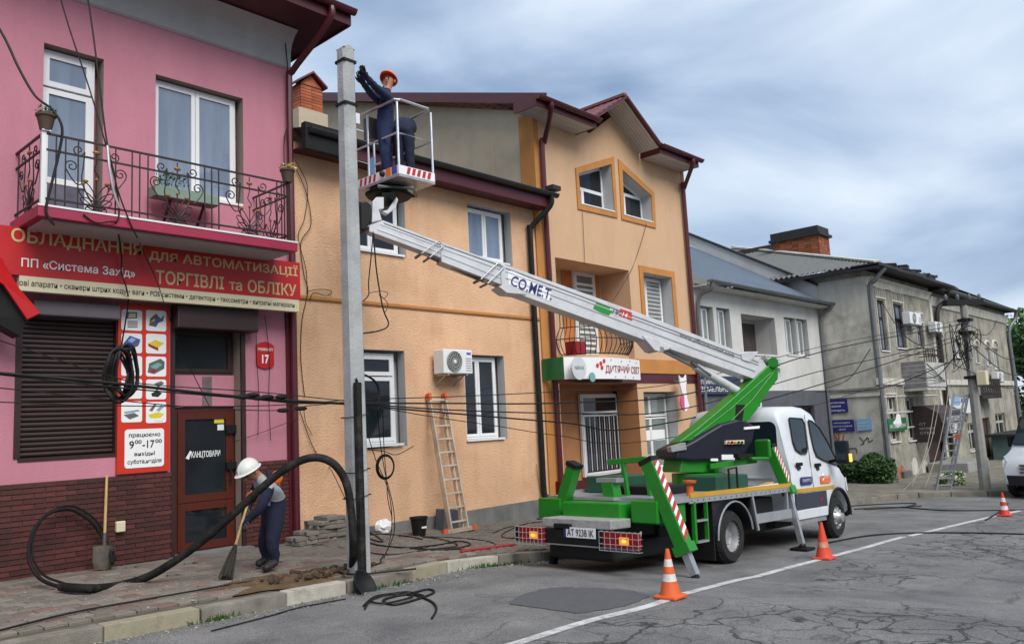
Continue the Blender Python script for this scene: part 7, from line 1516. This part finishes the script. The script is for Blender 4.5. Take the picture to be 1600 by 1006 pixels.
vb=VB(mb,'body',vanM,smooth=True)
VB(MB().add([(-.42,-.80,2.32),(-.42,.80,2.32),(.40,.88,1.40),(.40,-.88,1.40)],[(0,1,2,3)]),'windscreen',cabGlassM,vb,fix=False) if 0 else VB(MB().prism([(-.40,-.78,2.38),(-.40,.78,2.38),(.43,.86,1.37),(.43,-.86,1.37)],(.025,0,.025)),'windscreen',cabGlassM,vb)
VB(MB().prism([(.85,-.9,.36),(1.15,-.78,.36),(1.24,-.4,.36),(1.24,.4,.36),(1.15,.78,.36),(.85,.9,.36)],(0,0,.26)),'bumper',darkPlM,vb,bevel=.03)
for i in range(3): VB(MB().box(1.10,1.165,-.42,.42,.68+i*.09,.72+i*.09),'grille_slat',greyPrintM,vb)
VB(MB().cyl((1.16,0,.80),(1.18,0,.80),.1,16),'front_badge',steelM,vb)
for sgn in(-1,1):
    VB(MB().prism([(.80,sgn*.955,.78),(1.13,sgn*.80,.70),(1.08,sgn*.72,.98),(.80,sgn*.93,1.10)],(.02,sgn*.015,.01)),'headlight',headM,vb); VB(MB().ob((-.1,sgn*1.13,1.45),(.06,0,0),(0,.09,0),(0,0,.16)),'mirror',blackM,vb,bevel=.03)
    VB(MB().prism([(-.35,sgn*.965,1.25),(.25,sgn*.965,1.25),(-.25,sgn*.90,2.1),(-.9,sgn*.88,2.2),(-.95,sgn*.965,1.25)],(0,sgn*.01,0)),'side_window',cabGlassM,vb)
    for x in (.45,-3.2):
        w=VB(MB().lathe((x,sgn*.97,.34),[(.2,0),(.3,-.01),(.34,.05),(.34,.18),(.3,.22)],20,axis=(0,-sgn,0)),'wheel',tireM,smooth=True); VB(MB().lathe((x,sgn*.97,.34),[(.2,.01),(.15,.04),(0,.03)],16,axis=(0,-sgn,0)),'rim',rimM,w)
# ================================================================= PEOPLE
def person(name,label,J,rad,edges,mats,regions,fingers,root='pelvis',seed=1):
    """J joint->world point, edges (a,b,region); one continuous skinned body"""
    P=thing(name,label,'person',(J[root].x,J[root].y,min(q.z for q in J.values())))
    keys=list(J); vs=[J[k] for k in keys]; rs=[rad[k] for k in keys]; es=[]; reg=[]
    for a,b_,r_ in edges: es.append((keys.index(a),keys.index(b_))); reg.append(r_)
    for hand,dirv,side,curl in fingers:
        hi=keys.index(hand); d=V(dirv).normalized(); sd=V(side).normalized(); sd=(sd-d*sd.dot(d)).normalized(); n=d.cross(sd)
        for k,(off,L) in enumerate(((-.032,.062),(-.011,.075),(.011,.080),(.032,.070))):
            b0=J[hand]+d*.045+sd*off; p1=b0+d*L*.5+n*curl*.012; p2=p1+(d*(1-abs(curl))+n*curl).normalized()*L*.5
            i0=len(vs); vs+=[b0,p1,p2]; rs+=[.012,.0095,.0085]; es+=[(hi,i0),(i0,i0+1),(i0+1,i0+2)]; reg+=['glove']*3
        b0=J[hand]+d*.005-sd*.045; p1=b0+(d-sd*.5).normalized()*.04+n*curl*.02; i0=len(vs); vs+=[b0,p1]; rs+=[.014,.011]; es+=[(hi,i0),(i0,i0+1)]; reg+=['glove']*2
    me=bpy.data.meshes.new('b'); me.from_pydata([tuple(q) for q in vs],es,[]); ob=bpy.data.objects.new('b',me); S.collection.objects.link(ob)
    md=ob.modifiers.new('k','SKIN'); md.use_smooth_shade=True
    for i,sv in enumerate(me.skin_vertices[0].data): sv.radius=(rs[i],rs[i]); sv.use_root=(i==keys.index(root))
    ss=ob.modifiers.new('s','SUBSURF'); ss.levels=2; ss.render_levels=2
    dg=bpy.context.evaluated_depsgraph_get(); bm_=bpy.data.meshes.new_from_object(ob.evaluated_get(dg)); bpy.data.objects.remove(ob)
    im=WM[P].inverted(); names=list(regions); 
    bm_.materials.clear()
    for r_ in names: bm_.materials.append(regions[r_])
    idx=[]
    for f in bm_.polygons:
        c=f.center; best=None
        for (a,b_),r_ in zip(es,reg):
            A,B_=vs[a],vs[b_]; ab=B_-A; t=max(0,min(1,(c-A).dot(ab)/max(1e-9,ab.length_squared))); dd=(A+ab*t-c).length-(rs[a]*(1-t)+rs[b_]*t)
            if best is None or dd<best[0]: best=(dd,r_)
        idx.append(names.index(best[1]))
    bm_.polygons.foreach_set('material_index',idx); bm_.polygons.foreach_set('use_smooth',[True]*len(idx))
    # light cloth creases
    rg=random.Random(seed)
    for v_ in bm_.vertices: v_.co=im@(v_.co+v_.normal*(.008*math.sin(v_.co.z*46+v_.co.x*22)*math.sin(v_.co.y*31)))
    bm_.name='body'; o=bpy.data.objects.new('body',bm_); S.collection.objects.link(o); o.parent=P; WM[o]=WM[P]
    return P,o
def helmet(P,c,up,fwd,m,r=.135):
    up=V(up).normalized(); fw=V(fwd); fw=(fw-up*fw.dot(up)).normalized(); sd=up.cross(fw); c=V(c); mb=MB(); n=20; k=7; b0=len(mb.v)
    for i in range(k+1):
        a=PI/2*i/k
        for j in range(n): t=2*PI*j/n; mb.v.append(c+up*(math.sin(a)*r*.98)+(fw*math.cos(t)*1.14+sd*math.sin(t)*.93)*(math.cos(a)*r))
    for i in range(k):
        for j in range(n): mb.f.append([i*n+j,i*n+(j+1)%n,(i+1)*n+(j+1)%n,(i+1)*n+j]); mb.m.append(0)
    h=mb.build('helmet',m,P,smooth=True,fix=False)
    br=MB(); ring=[]
    for j in range(n): t=2*PI*j/n; q=1.14+.12+(.28 if math.cos(t)>.3 else 0)*max(0,math.cos(t)); br.v.append(c+(fw*math.cos(t)*1.13+sd*math.sin(t)*.92)*r); br.v.append(c-up*.012+(fw*math.cos(t)*q+sd*math.sin(t)*1.03)*r)
    for j in range(n): a=2*j; b_=2*((j+1)%n); br.f.append([a,b_,b_+1,a+1]); br.m.append(0)
    o=br.build('brim',m,h,fix=False); md=o.modifiers.new('s','SOLIDIFY'); md.thickness=.008
    rd_=MB().tube([c+up*(math.sin(PI*i/12)*r*1.0)+fw*(math.cos(PI*i/12)*r*1.12) for i in range(13)],.012,5).build('helmet_ridge',m,h,smooth=True)
    return h
def face(P,c,fwd,up,sc=1):
    fw=V(fwd).normalized(); up=V(up).normalized(); up=(up-fw*up.dot(fw)).normalized(); sd=up.cross(fw); c=V(c); dk=MT.get('eye_dark') or mat('eye_dark',(.02,.015,.012),.3,var=0)
    for g in(-1,1): MB().sph(c+fw*.093+sd*.032*g+up*.012,.012,6).build('eye',dk,P); MB().sph(c+sd*.095*g-fw*.005,.028,8,(.5,.7,1),5).build('ear',skinM,P)
    MB().sph(c+fw*.108-up*.018,.019,8).build('nose',skinM,P); MB().sph(c+fw*.094-up*.055,.02,8,(1,1,.35),5).build('mouth',mat('lips',(.3,.09,.07),.6) if 'lips' not in MT else MT['lips'],P)
HE=[('pelvis','spine','legs'),('spine','chest','top'),('chest','neck','neckm'),('neck','head','skin'),('head','headtop','skin'),
 ('pelvis','hipN','legs'),('hipN','kneeN','legs'),('kneeN','ankN','legs'),('ankN','toeN','boot'),('pelvis','hipF','legs'),('hipF','kneeF','legs'),('kneeF','ankF','legs'),('ankF','toeF','boot'),
 ('chest','shN','top'),('shN','elN','sleeve'),('elN','haN','sleeve2'),('chest','shF','top'),('shF','elF','sleeve'),('elF','haF','sleeve2')]
RAD=dict(pelvis=.165,spine=.165,chest=.175,neck=.062,head=.095,headtop=.085,hipN=.115,hipF=.115,kneeN=.083,kneeF=.083,ankN=.06,ankF=.06,toeN=.048,toeF=.048,shN=.085,shF=.085,elN=.06,elF=.06,haN=.042,haF=.042)
def gz(p,off): p=p.copy(); p.z=sw(p.x,p.y)+off; return p
# sweeping worker
J=dict(pelvis=F(427,806,9.25),spine=F(428,778,9.25),chest=F(416,756,9.22),neck=F(403,744,9.22),head=F(392,738,9.21),headtop=F(387,730,9.21),
 hipN=F(430,816,9.12),kneeN=F(425,850,9.08),ankN=F(431,882,9.1),toeN=F(412,888,9.02),hipF=F(422,812,9.37),kneeF=F(412,848,9.42),ankF=F(417,874,9.44),toeF=F(400,880,9.42),
 shN=F(420,762,9.02),elN=F(408,794,8.96),haN=F(383,815,9.08),shF=F(406,755,9.40),elF=F(390,782,9.42),haF=F(385,797,9.26))
for a,b_ in (('ankN','toeN'),('ankF','toeF')): J[a]=gz(J[a],.10); J[b_]=gz(J[b_],.05)
W1,bo=person('person','person in navy workwear and white helmet bent over sweeping the pavement',J,RAD,HE,None,dict(legs=clothM,top=vestM,neckm=vestM,skin=skinM,boot=bootM,sleeve=clothM,sleeve2=clothM,glove=gloveM),[('haN',(-.3,-.2,-.8),(0,1,.1),.6),('haF',(-.3,-.2,-.8),(0,1,.1),.6)],seed=1)
hup=(J['headtop']-J['neck']).normalized(); helmet(W1,J['head']+hup*.03+V((-.01,0,.02)),(hup*.5+V((-.3,0,.85))).normalized() if 0 else V((-.45,-.05,.9)),V((-.9,-.1,-.42)),helmWM,.130); face(W1,J['head'],V((-.8,-.1,-.6)),V((-.5,0,.85)))
e=J['chest'].lerp(J['spine'],.15); MB().sph(e+V((.06,-.12,.10)),.075,10,(1.1,.6,1.2),6).build('orange_emblem',orangeHiM,W1,smooth=True); MB().sph(J['elF']+V((-.03,-.05,.05)),.05,8,(1,.7,1.4),5).build('orange_cuff',orangeHiM,W1,smooth=True)
# bib overall straps
MB().tube(smooth_path([J['spine']+V((-.05,-.17,.05)),J['chest']+V((-.05,-.18,.05)),J['chest']+V((-.05,-.10,.17))],5),.022,6).build('overall_strap',clothM,W1,smooth=True)
# broom
bt_=J['haF']+V((.015,-.02,.10)); hd_=gz(F(352,902,8.95),.01); ax=(bt_-hd_).normalized(); bm=thing('broom','twig broom with a wooden handle held by the sweeping worker','broom',tuple(hd_))
MB().cyl(hd_+ax*.30,bt_+ax*.15,.016,8).build('handle',woodM,bm); tw=MB(); rg=random.Random(8)
for i in range(110): a=rg.uniform(0,2*PI); r_=rg.random()**.5; n1_=ax.orthogonal().normalized(); n2_=ax.cross(n1_); o_=n1_*math.cos(a)+n2_*math.sin(a); tw.tube([hd_+ax*.42+o_*.02*r_,hd_+ax*.25+o_*.055*r_,hd_+ax*rg.uniform(.0,.05)+o_*.085*r_],.004,3)
tw.build('twigs',bristleM,bm,fix=False); MB().cyl(hd_+ax*.30,hd_+ax*.36,.034,10).build('binding',blackM,bm)
# worker reaching up in the basket
fz=Nw.z-.10
def bz_(p,o): p=p.copy(); p.z=fz+o; return p
J=dict(pelvis=F(602,206,9.40),spine=F(601,180,9.38),chest=F(600,158,9.34),neck=F(604,140,9.30),head=F(607,128,9.28),headtop=F(608,120,9.27),
 hipN=F(600,214,9.28),kneeN=F(601,240,9.24),ankN=bz_(F(603,262,9.28),.10),toeN=bz_(F(595,264,9.18),.05),hipF=F(604,213,9.52),kneeF=F(606,240,9.54),ankF=bz_(F(608,262,9.55),.10),toeF=bz_(F(600,264,9.45),.05),
 shN=F(606,152,9.16),elN=F(586,136,8.92),haN=F(568,116,8.68),shF=F(594,158,9.46),elF=F(579,146,9.15),haF=F(563,124,8.82))
R2={k:v*.94 for k,v in RAD.items()}
W2,bo=person('person','person in blue workwear and orange helmet reaching to the pole top from the basket',J,R2,HE,None,dict(legs=cloth2M,top=cloth2M,neckm=cloth2M,skin=skinM,boot=bootM,sleeve=cloth2M,sleeve2=cloth2M,glove=blackM),[('haN',(-.5,-.4,.6),(.3,-.3,.1),.5),('haF',(-.5,-.4,.6),(.3,-.3,.1),.5)],seed=2)
helmet(W2,J['head']+V((.02,.015,.05)),V((.28,.2,.94)),V((-.8,-.55,.25)),helmOM,.127); face(W2,J['head'],V((-.8,-.55,.1)),V((.2,.15,.96)))
# second worker bent over in the basket
J=dict(pelvis=F(631,197,9.30),spine=F(634,192,9.52),chest=F(632,198,9.74),neck=F(628,210,9.88),head=F(625,218,9.95),headtop=F(623,226,9.98),
 hipN=F(637,207,9.22),kneeN=F(640,236,9.20),ankN=bz_(F(641,262,9.22),.10),toeN=bz_(F(639,264,9.36),.05),hipF=F(624,207,9.34),kneeF=F(624,236,9.34),ankF=bz_(F(624,262,9.36),.10),toeF=bz_(F(622,264,9.5),.05),
 shN=F(641,202,9.66),elN=F(640,222,9.72),haN=F(634,240,9.76),shF=F(622,202,9.74),elF=F(618,222,9.8),haF=F(618,240,9.82))
R3_=dict(R2); R3_.update(pelvis=.20,spine=.19,hipN=.125,hipF=.125)
W3,bo=person('person','person in dark navy workwear bent over at the right side of the basket',J,R3_,HE,None,dict(legs=clothM,top=clothM,neckm=clothM,skin=skinM,boot=bootM,sleeve=clothM,sleeve2=clothM,glove=blackM),[('haN',(0,.1,-.9),(1,0,0),.4),('haF',(0,.1,-.9),(1,0,0),.4)],seed=3)

# ================================================================= unseen houses added behind the camera for pane reflections and for the light
for i,(x0,x1,h_,m,lab) in enumerate([(-9,1.5,6.2,greyWallM,'pale house across the street reflected in the balcony windows'),(3,13,5.2,beigeM,'low beige house across the street reflected in the lower windows'),(15,27,6.6,oldWallM,'old house across the street opposite the grey house')]):
    o_=thing('opposite_house',lab,'house',((x0+x1)/2,-17,-.3),group='houses across the street'); y1_=-13.5
    hs_=[rect(x0+1+k*2.4,x0+2.2+k*2.4,z_,z_+1.5) for k in range(int((x1-x0-1.5)/2.4)) for z_ in (.9,3.4)]
    mb=MB(); polys=[[V((x,z,0)) for x,z in rect(x0,x1,-1.5,h_)]]+[[V((x,z,0)) for x,z in q_] for q_ in hs_]; fl_=[q_ for p_ in polys for q_ in p_]
    mb.add([(q_.x,y1_,q_.y) for q_ in fl_],tessellate_polygon(polys)); mb.build('wall',m,o_,fix=False)
    for q_ in hs_: MB().box(q_[0][0]-.01,q_[1][0]+.01,y1_-.2,y1_-.15,q_[0][1]-.01,q_[2][1]+.01).build('window',glassM,o_)
    MB().prism([(x0-.3,y1_+.4,h_),(x0-.3,y1_-8,h_),(x0-.3,y1_-3.8,h_+2.6)],(x1-x0+.6,0,0)).build('roof',tileRedM,o_); MB().box(x0,x1,y1_-7.5,y1_-.25,-1.5,h_).build('rear_volume',m,o_)
